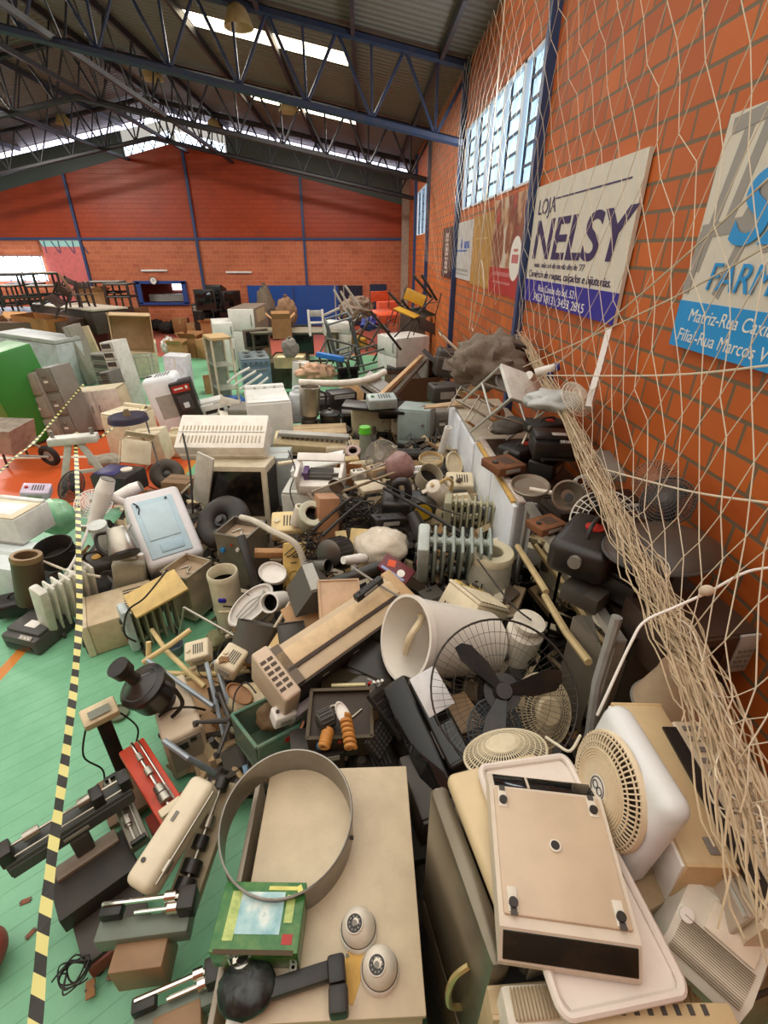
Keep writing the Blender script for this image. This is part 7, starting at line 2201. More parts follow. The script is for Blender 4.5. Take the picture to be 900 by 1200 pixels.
put(bag, 'blue_tarp', 'bright blue crumpled tarp behind the small white printer', 'tarp', 272, 470, (.6, .4, .24), (0, 0, 0), .1, m=True, mat=M((40, 100, 180), .5), seed=6, rough=.3, tie=False)
put(chair, 'white_chair', 'white chair seat right of the small white printer', 'chair', 268, 486, (.4, .4, .6), (0, 20, 20), .1, m=True, frame=OFFW, seat=OFFW)
def pipes(root, w, d, h):
 for k in range(4):
  MB().tube(bez([(-w * .5 + w * .2 * k, 0, 0), (-w * .3 + w * .22 * k, 0, h * .6), (-w * .1 + w * .2 * k, d * .2, h)], 6), .025, 8).build('pipe', WHITE, root)
put(pipes, 'white_pipes', 'bunch of bent white pipes left of the blue grey stove', 'pipes', 290, 446, (.7, .4, .5), (0, 30, 0), .4, m=True)
fit(stove, 'blue_stove', 'blue grey stove standing in the middle distance', 'stove', (282, 420, 1.05), (316, 418, 1.05), (322, 408, 1.05), .9, mat=M((108, 134, 150), .45), glass=M((112, 140, 156), .4), top=M((96, 112, 116), .45))
put(crt, 'grey_monitor', 'dark grey monitor behind the blue grey stove', 'monitor', 297, 397, (.7, .6, .6), (0, 0, 30), .75, m=True, mat=M((96, 88, 76), .5))
def bigfridge(root, w, d, h):
 fridge(root, w, d, h, M((120, 106, 92), .5), WH2, .35)
 MB().box((w / 2 + .002, 0, h * .86), (.01, d * .6, h * .2)).build('brown_sticker', M((176, 150, 120), .6), root)
fit(bigfridge, 'white_fridge', 'tall white fridge with a brown sticker on its side, in the middle distance', 'fridge', (266, 362, 1.75), (296, 362, 1.75), (306, 355, 1.75), None)
fit(fatfridge, 'white_fridge', 'lower white fridge left of the tall stickered fridge', 'fridge', (249, 379, 1.4), (272, 378, 1.4), (276, 372, 1.4), None)
def showcase(root, w, d, h):
 c = M((206, 196, 170), .5)
 for sx in (-1, 1):
  for sy in (-1, 1):
   MB().box((sx * w * .46, sy * d * .46, h / 2), (w * .08, d * .08, h)).build('post', c, root)
 MB().box((0, 0, h - .02), (w, d, .05)).build('top', M((200, 170, 120), .5), root)
 MB().box((0, 0, .05), (w, d, .1)).build('base', c, root)
 MB().box((0, d * .46, h / 2), (w * .84, .01, h * .9)).build('back_pane', M((170, 176, 160), .2, trans=.4), root)
 for z in (.35, .65):
  MB().box((0, 0, h * z), (w * .9, d * .9, .012)).build('shelf', M((190, 196, 180), .2, trans=.5), root)
fit(showcase, 'glass_showcase', 'narrow cream framed glass showcase standing on the green floor', 'showcase', (246, 397, 1.65), (271, 395, 1.65), (275, 389, 1.65), None)
put(frame_legs, 'dark_desk', 'dark desk behind the blue strip, with a black monitor on it', 'desk', 350, 412, (2.3, 1.0, 1.15), (0, 0, 0), .1, m=True, mat=M((74, 72, 60), .5), r=.04, rails=(.2,), seat=M((128, 122, 100), .5))
put(crt, 'black_monitor', 'black monitor standing on the dark desk', 'monitor', 352, 399, (.9, .5, 1.1), (0, 0, 4), 0., m=True, mat=BLACK)
put(box_open, 'desk_box', 'brown carton standing left on the dark desk', 'box', 330, 384, (.5, .5, .5), (0, 0, 10), 1.14, m=True, flaps=True)
put(bag, 'brown_sack', 'brown paper sack on the desk in front of the blue door', 'sack', 336, 366, (.6, .5, .8), (0, 0, 0), 1.28, m=True, mat=M((132, 100, 74), .85), seed=14)
put(bag, 'grey_sack', 'grey crumpled sack left of the brown paper sack', 'sack', 312, 364, (.8, .6, 1.9), (0, 0, 0), 0., m=True, mat=M((120, 108, 92), .8), seed=15)
put(box_open, 'plastic_crate', 'cream slatted crate with a bag on it before the dark desk', 'crate', 340, 423, (.72, .5, .26), (0, 0, 0), .68, m=True, flaps=False, mat=M((214, 196, 150), .5), inside=M((220, 206, 170), .6))
put(cabinet, 'dark_counter', 'dark olive counter under the cream slatted crate', 'counter', 340, 433, (.95, 1.5, .68), (0, 0, 0), .0, m=True, mat=M((92, 86, 70), .5), handle=BLACK)
put(bag, 'clear_bag', 'clear plastic bag standing on the cream slatted crate', 'bag', 340, 408, (.4, .36, .44), (0, 0, 0), .98, m=True, mat=M((160, 156, 148), .25, trans=.3), seed=23)
put(bag, 'pink_sheets', 'crumpled pinkish cardboard sheets behind the white pipe', 'cardboard', 372, 436, (.8, .5, .4), (0, 0, 0), .5, m=True, mat=M((212, 170, 140), .8), seed=31, rough=.5, tie=False)
put(box_shut, 'white_block', 'white small box left of the pinkish cardboard', 'box', 352, 446, (.36, .3, .9), (0, 6, 0), 0., m=True, mat=WH2)
line('white_long_pipe', 'long white pipe with an elbow lying across the back of the heap', 'pipe', [(352, 448, 1.25), (400, 449, 1.25), (432, 444, 1.25), (450, 436, 1.3)], .055, M((226, 218, 204), .4), 12)
put(plank, 'blue_strip', 'bright blue board lying before the metal frames', 'board', 387, 418, (.64, .14, .1), (0, 8, -14), 1.0, m=True, mat=M((30, 120, 206), .45))
for i, (x, y, dm, rt, c, lab) in enumerate((
 (404, 405, (.6, .5, 1.4), (8, -14, 10), M((98, 106, 112), .4, .3), 'grey blue table frame standing on end behind the blue strip'),
 (430, 395, (.8, .6, 1.0), (20, 24, 30), DSTEEL, 'dark steel table frame tilted left of the stained white fridge'),
 (428, 428, (1.0, .6, .7), (0, -10, 20), M((80, 76, 66), .5), 'low dark steel frame behind the white pipe elbow'),
 (398, 425, (.7, .5, .9), (40, 10, -20), M((70, 66, 60), .5), 'dark bent frame under the blue strip'),
 (415, 380, (.7, .6, .8), (30, -30, 10), M((150, 146, 138), .4, .4), 'pale steel frame farther back, before the navy doorway'))):
 put(frame_legs, 'metal_stand', lab, 'frame', x, y, dm, rt, .3, m=True, mat=c, r=.028, rails=(.4,))
put(fatfridge, 'cream_fridge', 'cream fridge lying behind the grey blue table frame', 'fridge', 396, 398, (.7, .6, 1.0), (0, 6, 10), .4, m=True)
fit(fatfridge, 'stained_fridge', 'stained white fridge standing below the orange chairs', 'fridge', (442, 391, 1.45), (464, 397, 1.45), (468, 385, 1.45), None)
put(box_shut, 'dark_fridge', 'dark grey brown fridge right of the stained white fridge', 'fridge', 482, 398, (.75, .7, 1.7), (0, 4, -6), .0, m=True, mat=M((84, 72, 66), .5), tape=DGREY)
OR2 = M((226, 88, 46), .5)
put(chair, 'orange_chair', 'orange red plastic chair on top of the stained white fridge', 'chair', 450, 366, (.62, .6, .9), (10, 0, 30), 1.4, m=True, frame=DGREY, seat=OR2)
put(box_shut, 'orange_box', 'orange red square box in front of the orange chair', 'box', 453, 366, (.5, .4, .56), (0, 0, 10), 1.44, m=True, mat=M((226, 84, 48), .5), tape=OR2)
put(chair, 'yellow_chair', 'yellow plastic chair behind the black chair frames', 'chair', 477, 366, (.5, .5, .8), (0, 20, -20), 1.7, m=True, frame=DGREY, seat=YEL)
put(bag, 'yellow_heap', 'yellow plastic pieces among the metal frames', 'plastic', 416, 402, (.6, .5, .4), (0, 0, 0), .6, m=True, mat=M((206, 156, 40), .5, dirt=.6), seed=51, rough=.4, tie=False)
put(bag, 'blue_bundle', 'dark blue bundle among the metal frames', 'bundle', 433, 380, (.5, .4, .36), (0, 0, 0), 1.2, m=True, mat=M((40, 54, 140), .5, dirt=.5), seed=52, rough=.3, tie=False)
for (pts, lab) in (([(455, 342, 2.3), (486, 376, 1.9)], 'left long black bar of the upturned chair frames'), ([(470, 351, 2.25), (492, 378, 1.9)], 'second black bar of the upturned chair frames'), ([(484, 322, 2.5), (506, 349, 2.2)], 'upper right black bar of the upturned chair frames'), ([(494, 322, 2.5), (512, 352, 2.2)], 'rightmost black bar of the upturned chair frames'), ([(462, 395, 1.7), (510, 347, 2.25)], 'thin crossing bar of the upturned chair frames'), ([(434, 364, 2.0), (470, 410, 1.3)], 'lower left black bar across the stained fridge')):
 q = [PY(x, y, 10.5) for x, y, z in pts]
 solo(MB().tube(q, .026 if 'thin' not in lab else .016, 8), 'chair_bar', lab, 'bar', M((24, 22, 22), .45))
put(chair, 'black_chair', 'black chair upside down on the dark grey fridge', 'chair', 492, 366, (.6, .6, .9), (170, 20, 40), 1.5, m=True, frame=BLACK, seat=DGREY)
for (pts, r, m_, lab) in (
 ([(444, 466, 1.2), (494, 418, 1.4)], .05, M((196, 160, 116), .6), 'pale wooden beam slanting up to the right before the dark fridge'),
 ([(462, 462, 1.1), (498, 422, 1.3)], .05, M((120, 112, 100), .5), 'grey beam beside the pale wooden beam'),
 ([(496, 410, 1.5), (522, 436, 1.1)], .05, M((96, 96, 98), .5), 'dark grey beam running down from the beam crossing'),
 ([(430, 450, 1.0), (470, 470, .9)], .04, BLACK, 'black beam under the pale wooden beam')):
 line('timber_length', lab, 'beam', pts, r, m_, 4, smooth=False)
put(box_open, 'dark_crate', 'dark open wooden crate behind the two safes', 'crate', 482, 452, (1.0, .8, .5), (0, 0, 10), .4, m=True, mat=M((92, 62, 40), .6), flaps=False, inside=M((40, 28, 20), .7))
def safe(root, w, d, h, c=None):
 MB().box((0, 0, h / 2), (w, d, h), bev=.012).build('body', c, root)
 o = MB().box((0, -d / 2 - .006, h * .62), (w * .9, .02, h * .66), bev=.006).build('door', c, root)
 MB().cyl((w * .3, -d / 2 - .01, h * .66), (w * .3, -d / 2 - .04, h * .66), .02, n=10).build('knob', STEEL, o)
 MB().box((0, -d / 2 - .006, h * .13), (w * .9, .02, h * .2), bev=.006).build('drawer', c, root)
put(safe, 'cream_cupboard', 'cream metal cupboard with a drawer, left of the grey blue one', 'cupboard', 434, 496, (.62, .5, .66), (0, 0, 4), .35, m=True, c=M((196, 190, 158), .5))
put(safe, 'blue_cupboard', 'grey blue metal cupboard left of the pale freezer front', 'cupboard', 488, 500, (.5, .44, .66), (0, 0, -20), .4, m=True, c=M((148, 164, 160), .5))
put(pc_tower, 'cream_tower', 'cream narrow case between the two metal cupboards', 'computer case', 464, 500, (.24, .4, .56), (0, 0, 10), .35, m=True, mat=CREAM)
def greentop(root, w, d, h):
 MB().lathe([(0, 0), (w * .5, 0), (w * .42, h * .3), (w * .4, h * .8), (0, h * .8)], 24).build('jug', M((170, 176, 160), .2, trans=.3), root)
 MB().cyl((0, 0, h * .8), (0, 0, h), w * .46, w * .4, 24).build('green_lid', M((90, 190, 40), .4), root)
put(greentop, 'green_lid_jug', 'clear jug with a bright green lid before the cream cupboard', 'jug', 428, 518, (.2, .2, .46), (0, 0, 0), .55, m=True)
put(pcb_box, 'ribbed_mask', 'flat pale case with a green strap on the dark boards, upper middle', 'case', 447, 470, (.44, .26, .16), (10, 0, 10), 1.05, m=True, mat=M((166, 176, 172), .4), accent=GREEN)
put(plate, 'black_sheet', 'flat black panel lying under the pale case', 'panel', 440, 477, (1.0, .4, .05), (0, 4, -8), .98, m=True, mat=BLACK, rim=False)
put(ceil_blade, 'wooden_flap', 'tan wooden flap standing left of the black panel', 'board', 412, 458, (.5, .4, .03), (60, 0, 0), .6, m=True, mat=M((190, 146, 92), .6))
put(printer, 'grey_box_device', 'pale grey box device tilted behind the black panel', 'device', 440, 452, (.5, .36, .16), (20, 30, -20), .9, m=True, mat=M((176, 172, 164), .45))
for i, (x, y, dm, rt, z, fn, nm, lab, ct, kw) in enumerate((
 (400, 470, (.5, .4, .4), (0, 0, 20), .45, pc_tower, 'black_case', 'black computer case right of the black pot', 'computer case', {'mat': BLACK}),
 (412, 490, (.34, .3, .3), (0, 0, 0), .5, microwave, 'dark_microwave', 'dark microwave left of the cream cupboard', 'microwave oven', {'mat': DGREY}),
 (465, 480, (.6, .4, .2), (0, 0, 0), .85, printer, 'black_printer', 'black printer on the two metal cupboards', 'printer', {'mat': BLACK}),
 (520, 460, (.5, .4, .3), (0, 0, 10), .9, pcb_box, 'grey_machine', 'dark grey machine left of the farther freezer', 'machine', {'mat': DGREY}),
 (516, 505, (.24, .3, .7), (0, 0, 0), .3, filing, 'grey_locker', 'narrow grey locker between the blue cupboard and the freezer', 'locker', {'mat': GREY, 'n': 2}),
 (505, 432, (.6, .5, .6), (0, 0, 30), .7, crt, 'grey_monitor', 'old grey monitor before the brick wall', 'monitor', {'mat': GREY}),
 (525, 425, (.5, .4, .5), (0, 10, 0), .8, pcb_box, 'grey_speaker', 'grey box beneath the raised ceiling fan blade', 'box', {'mat': DGREY}),
 (470, 440, (.7, .5, .4), (0, 0, 0), .4, keyboard, 'dark_keyboard', 'dark keyboard slab under the beams', 'keyboard', {}),
 (405, 440, (.5, .5, .5), (0, 0, 20), .3, crt, 'black_monitor', 'black monitor under the white pipe', 'monitor', {'mat': BLACK}),
 (385, 470, (.6, .4, .3), (0, 0, 0), .45, printer, 'dark_copier', 'dark copier behind the black pot', 'copier', {'mat': DGREY}),
 (430, 460, (.6, .5, .3), (0, 0, 0), .4, crt, 'brown_monitor', 'brownish monitor under the black panel', 'monitor', {'mat': DBROWN}),
 (300, 490, (.9, .6, .5), (0, 0, 0), .1, filing, 'grey_files', 'grey drawer unit under the white washing machine', 'drawer unit', {'mat': GREY}),
 (395, 528, (.3, .24, .2), (0, 0, 0), .65, pcb_box, 'cream_meter', 'cream meter box at the right end of the cream split air conditioner', 'meter', {'mat': CREAM}),
 (414, 533, (.2, .2, .2), (30, 0, 0), .7, drum, 'pink_can', 'small pinkish can right of the cream meter', 'can', {'mat': M((176, 150, 140), .4)}),
 (480, 532, (.3, .2, .08), (0, 0, 0), .95, keyboard, 'black_remote', 'small black keypad before the grey blue cupboard', 'keypad', {}),
 (505, 540, (.3, .26, .1), (20, 0, 0), .9, lid_oval, 'cream_basket', 'cream round basket behind the grey rimmed pot', 'basket', {'mat': M((206, 184, 140), .5)}),
 (520, 520, (.1, .1, .5), (10, 10, 0), .7, drum, 'white_tube', 'white upright tube against the freezer front', 'tube', {'mat': WHITE}),
 (424, 545, (.4, .2, .1), (0, 0, 20), .85, motor, 'cream_motor', 'cream motor housing left of the green pot', 'motor', {'mat': CREAM}),
 (350, 540, (.5, .06, .03), (0, 0, 20), .95, plank, 'cream_batten', 'cream slat lying before the dark bar', 'slat', {'mat': CREAM}),
 (392, 540, (.6, .1, .03), (10, 0, 16), .92, plank, 'tan_batten', 'tan slat beside the raised printer cover', 'slat', {'mat': M((196, 170, 120), .5)}))):
 put(fn, nm, lab, ct, x, y, dm, rt, z, m=True, **kw)
# ================================================================ behind: left side
GC = M((58, 138, 52), .4, dirt=.08)
def greencab(root, w, d, h):
 MB().box((0, 0, h / 2), (w, d, h), bev=.01).build('body', GC, root)
 MB().box((0, -d / 2 - .006, h * .5), (w * .96, .014, h * .96), bev=.004).build('door', M((52, 130, 48), .4, dirt=.08), root)
 MB().box((w * .4, -d / 2 - .02, h * .5), (.03, .03, .16)).build('handle', DGREY, root)
put(greencab, 'green_cabinet', 'big bright green cabinet leaning at the left edge behind the wheelbarrow', 'cabinet', 20, 462, (.9, .75, 1.65), (0, -9, 58), 0., m=True)
def chestlong(root, w, d, h):
 freezer(root, w, d, h, M((184, 192, 196), .45), M((176, 180, 180), .45), GREY)
put(chestlong, 'long_chest', 'long pale grey fridge lying on its side behind the green cabinet', 'fridge', 52, 420, (1.9, .8, 1.25), (0, 4, -18), 0., m=True)
put(box_shut, 'grey_fridge_slab', 'grey fridge door standing at the right end of the long pale fridge', 'door', 98, 415, (.14, .8, 1.5), (0, -8, 6), 0., m=True, mat=M((146, 146, 138), .45), tape=LGREY)
put(box_shut, 'tan_board_box', 'tan board standing right of the grey fridge door', 'board', 108, 410, (.36, .1, 1.3), (0, -10, 0), 0., m=True, mat=M((206, 186, 152), .5), tape=TAN)
for (x, y, dm, rt, lab, kw) in (
 (58, 474, (.46, .5, 1.25), (0, -9, -14), 'grey filing cabinet with a white tag right of the green cabinet', {'mat': M((156, 150, 136), .5), 'n': 3}),
 (78, 470, (.36, .5, 1.3), (0, -8, -14), 'darker grey filing cabinet right of the tagged one', {'mat': M((124, 120, 110), .5), 'n': 3}),
 (130, 437, (.56, .5, 1.0), (0, 0, -20), 'grey unit of open drawer slots left of the tall white drawer tower', {'mat': M((128, 126, 118), .5), 'n': 5, 'slot': True}),
 (146, 440, (.3, .5, 1.5), (0, -6, -14), 'tall white drawer tower with dark slots', {'mat': M((206, 206, 198), .45), 'n': 8, 'slot': True}),
 (138, 462, (.2, .4, 1.0), (0, -6, -14), 'dark slotted drawer unit below the tall white drawer tower', {'mat': M((100, 98, 92), .5), 'n': 8, 'slot': True})):
 put(filing, 'drawer_cabinet', lab, 'filing cabinet', x, y, dm, rt, 0., 'filing cabinets at the left', True, **kw)
put(cabinet, 'cream_cabinet', 'low cream and white cabinet standing on the orange floor', 'cabinet', 121, 477, (.95, .5, .78), (0, -5, 4), 0., m=True, mat=M((206, 192, 160), .5), inner=M((214, 208, 196), .45))
put(frame_legs, 'grey_trolley', 'thin white tube trolley behind the cream cabinet', 'trolley', 170, 440, (.4, .4, 1.0), (0, 0, 10), 0., m=True, mat=LGREY, r=.014, rails=(.5,), seat=None)
put(cabinet, 'open_shelf', 'open wooden and white shelf box standing on a cream box', 'shelf', 155, 390, (.95, .7, .9), (0, 4, 22), .9, m=True, mat=M((206, 176, 136), .55), open_=True, shelves=0)
put(box_shut, 'cream_base_box', 'cream box under the open wooden shelf box', 'box', 165, 420, (.9, .7, .95), (0, 4, 22), 0., m=True, mat=M((206, 200, 176), .5), tape=CREAM)
def darkdesk(root, w, d, h):
 b = MB().box((0, 0, h * .46), (w, d, h * .88), bev=.006)
 b.build('body', M((48, 38, 32), .5), root)
 MB().box((0, 0, h * .96), (w * 1.02, d * 1.04, .05), bev=.005).build('top', M((196, 188, 172), .45), root)
 MB().box((w * .5, 0, h * .5), (.02, d * .06, h * .8), (30, 0, 0)).build('brace', TAN, root)
fit(darkdesk, 'dark_counter', 'long dark counter with a pale top at the left, lying at an angle', 'counter', (37, 355, 1.5), (107, 363, 1.5), (124, 357, 1.5), .8)
put(box_open, 'wooden_crate', 'open brown wooden crate in front of the dark counter', 'crate', 48, 378, (1.5, .8, .4), (0, 4, -20), .9, m=True, mat=M((150, 96, 48), .6), flaps=False)
put(box_open, 'carton', 'tan carton with a peaked flap at the left edge', 'box', 8, 380, (.9, .7, .3), (0, 0, -10), .9, m=True)
put(cabinet, 'wooden_bench', 'tan wooden bench right of the dark counter', 'bench', 150, 369, (1.6, .7, .6), (0, 0, -4), .4, m=True, mat=M((160, 116, 78), .55), doors=3)
put(box_open, 'brown_carton', 'small brown carton standing behind the dark counter', 'box', 112, 353, (.9, .6, .7), (0, 0, 10), 1.1, m=True, mat=CARD)
for i, (x, y, s) in enumerate(((8, 350, 1.), (34, 347, 1.), (58, 350, 1.), (22, 340, .9), (48, 338, .9))):
 put(frame_legs, 'dark_table', ['dark legged table at the far left edge', 'dark legged table second from the left edge, before the bright window', 'dark legged table third from the left, before the bright window', 'dark table stacked above the far left pair', 'dark table stacked at the right under the bright window'][i], 'table', x, y, (1.1 * s, .8, .9), (0, 0, 10 * i), 1.2 + .5 * (i > 2), 'dark tables at the far left', True, mat=BLACKR, r=.035, rails=(.3,), seat=M((150, 140, 124), .5) if i % 2 == 0 else DGREY)
for i, (x, y, rt, lab) in enumerate(((78, 338, (0, 30, 20), 'dark chair tipped over at the right of the bright window'), (90, 345, (0, 0, -20), 'dark chair before the pink wall, left of the post'), (100, 345, (0, 0, 30), 'dark chair before the pink wall, nearest the post'), (66, 352, (20, 40, 0), 'dark chair lying under the tipped one'))):
 put(chair, 'dark_chair', lab, 'chair', x, y, (.42, .42, .75), rt, 1.6, 'dark chairs at the far left', True, frame=M((50, 30, 34), .5), seat=M((70, 50, 44), .5), r=.03)
solo(MB().tube([PY(69, 321, 18.5), PY(92, 352, 18.5)], .05, 6), 'wooden_bar', 'wooden bar sticking up from the tipped chairs before the pink wall', 'bar', M((160, 116, 90), .6))
put(frame_legs, 'work_table', 'table with dark frame right of the first blue post', 'table', 128, 345, (1.2, .8, .95), (0, 0, 4), 1.2, m=True, mat=M((50, 46, 44), .5), r=.04, rails=(.6,), seat=M((180, 176, 166), .5))
put(frame_legs, 'work_table', 'second dark framed table nearer the serving hatch', 'table', 143, 347, (.9, .7, .9), (0, 0, 0), 1.2, m=True, mat=M((50, 46, 44), .5), r=.04, rails=(.5,), seat=M((120, 130, 124), .5))
for i, (x, y, s, op, lab) in enumerate(((213, 382, 1.0, 0, 'tall brown carton at the back left of the carton group'), (228, 386, .8, 0, 'brown carton at the back middle of the carton group'), (246, 387, .9, 1, 'brown carton at the back right of the carton group'), (209, 412, .8, 1, 'carton with clear plastic around it at the front left of the group'), (226, 406, 1.0, 1, 'open carton with raised flap at the front middle of the group'), (244, 408, .95, 0, 'brown carton at the front right of the group, beside the showcase'))):
 put(box_open if op else box_shut, 'carton', lab, 'box', x, y, (.62 * s, .5 * s, .66 * s), (0, 0, 8 - 5 * i), 0., 'brown cartons on the floor', True, mat=(CARD if i % 2 else M((154, 108, 66), .85)))
put(box_open, 'carton', 'small brown carton on the green floor below the showcase', 'box', 250, 450, (.44, .4, .4), (0, 0, 20), 0., m=True, flaps=False)
put(bag, 'clear_wrap', 'clear crumpled plastic wrap left of the front cartons', 'wrap', 198, 406, (.5, .5, .6), (0, 0, 0), 0., m=True, mat=M((206, 196, 190), .3), seed=61, rough=.3)
for i, (x, y, dm, lab) in enumerate(((184, 381, (.7, .5, .5), 'black bag at the left of the dark row under the hatch'), (196, 384, (.8, .5, .5), 'black bag in the middle of the dark row under the hatch'), (206, 380, (.5, .4, .5), 'black bag beside the tall brown carton'))):
 put(bag, 'black_bag', lab, 'bag', x, y, dm, (0, 0, 0), 0., 'black bags under the hatch', True, mat=BLACKR, seed=70 + i, tie=False)
for i, (x, y, dm, rt, fn, lab, kw) in enumerate((
 (240, 352, (.8, .7, .9), (0, 0, 20), crt, 'black monitor at the left of the dark heap by the second post', {'mat': BLACK}),
 (256, 346, (.8, .7, .9), (0, 0, -20), crt, 'black monitor at the top of the dark heap by the second post', {'mat': BLACK}),
 (268, 352, (.8, .7, .8), (0, 0, 40), crt, 'black monitor at the right of the dark heap by the second post', {'mat': BLACK}),
 (248, 366, (.9, .7, .9), (0, 0, 0), crt, 'pale monitor low in the dark heap by the second post', {'mat': LGREY}),
 (236, 372, (.5, .5, 1.1), (0, 0, 0), pc_tower, 'dark computer case standing at the foot of the second post', {'mat': BLACK}),
 (260, 366, (.8, .7, .9), (0, 0, 15), crt, 'dark monitor beside the pale one, left of the tall white fridge', {'mat': DGREY}))):
 put(fn, 'old_monitor' if fn is crt else 'computer_case', lab, 'monitor' if fn is crt else 'computer case', x, y, dm, rt, .2 if y > 360 else 1.0, 'old screens by the second post', True, **kw)
put(bag, 'dark_heap', 'dark bundle between the tall white fridge and the blue door', 'bundle', 322, 380, (.9, .7, 1.2), (0, 0, 0), 0., m=True, mat=M((50, 42, 36), .8), seed=81, tie=False)
put(bag, 'wire_heap', 'heap of grey wire and rods before the navy doorway', 'wire', 418, 362, (1.2, .8, .8), (0, 0, 0), 1.0, m=True, mat=M((140, 120, 104), .7, dirt=.6, sc=20), seed=82, rough=.4, tie=False)
for (pts, lab) in (([(391, 339, 2.4), (410, 372, 1.6)], 'left pale rod sticking up from the heap of wire'), ([(399, 341, 2.4), (414, 368, 1.6)], 'middle pale rod sticking up from the heap of wire'), ([(404, 334, 2.5), (424, 362, 1.7)], 'right pale rod sticking up from the heap of wire'), ([(376, 371, 1.4), (398, 361, 1.7)], 'thin pale rod slanting left of the heap of wire')):
 q = [PY(x, y, 15) for x, y, z in pts]
 solo(MB().tube(q, .035, 6), 'pale_rod', lab, 'rod', M((176, 170, 160), .5))
put(chair, 'white_chair', 'white tube chair standing on the dark desk edge', 'chair', 371, 378, (.42, .4, .6), (0, 0, 10), 1.28, m=True, frame=WHITE, seat=LGREY, r=.03)
struct(MB().box((-12.9, 19.6, .6), (6.6, 5.2, 1.2)), 'trim_stage', M((84, 60, 50), .6), 'low dark stage carrying the tables at the far left')
struct(MB().box((-7.5, -3.1, 3.2), (19.4, .2, 6.4)), 'wall_back_blocker', bm_far, 'unseen brick wall behind the photographer, added to hold back light')  # never in view; added to cut ambient light from behind
for pts, r, m_, lab in (
 ([(214, 508, 1.3), (222, 545, 1.), (225, 580, .7), (226, 602, .5)], .012, BCABLE, 'black cord hanging down the left side of the black glass cabinet'),
 ([(338, 528, 1.1), (346, 552, 1.05), (340, 575, 1.), (346, 596, .95)], .008, BCABLE, 'thin dark cord looping over the pale cabinet right of the glass cabinet'),
 ([(196, 668, .75), (170, 700, .6), (150, 716, .5), (146, 742, .3), (160, 752, .2)], .008, BCABLE, 'black cord looped around the heater with the pale blue control box'),
 ([(560, 656, 1.2), (585, 690, 1.15), (604, 712, 1.1), (622, 726, 1.05)], .006, BCABLE, 'thin black cord crossing the spin dryer'),
 ([(430, 560, 1.15), (460, 572, 1.1), (500, 590, 1.05), (540, 604, 1.02)], .008, BCABLE, 'black cord running from the pressure washer to the white kettle'),
 ([(348, 690, .95), (362, 676, 1.), (372, 690, .98), (360, 706, .9)], .007, BCABLE, 'short black cord curled on the grey hood'),
 ([(300, 812, .6), (288, 800, .6), (276, 812, .55), (272, 836, .5)], .006, BCABLE, 'black cord hanging from the left end of the plotter'),
 ([(470, 700, 1.05), (452, 690, 1.08), (430, 676, 1.1), (412, 664, 1.1)], .009, M((150, 146, 138), .5), 'grey cord lying along the back of the plotter'),
 ([(640, 440, 1.9), (636, 470, 1.8), (622, 500, 1.7), (612, 520, 1.6)], .01, WCABLE, 'pale cord dropping over the joint of the two freezers'),
 ([(680, 862, 1.45), (668, 880, 1.46), (652, 872, 1.45), (640, 864, 1.4)], .006, WCABLE, 'thin pale cord at the back edge of the tall fridge')):
 line('loose_cord_run', lab, 'cord', pts, r, m_)
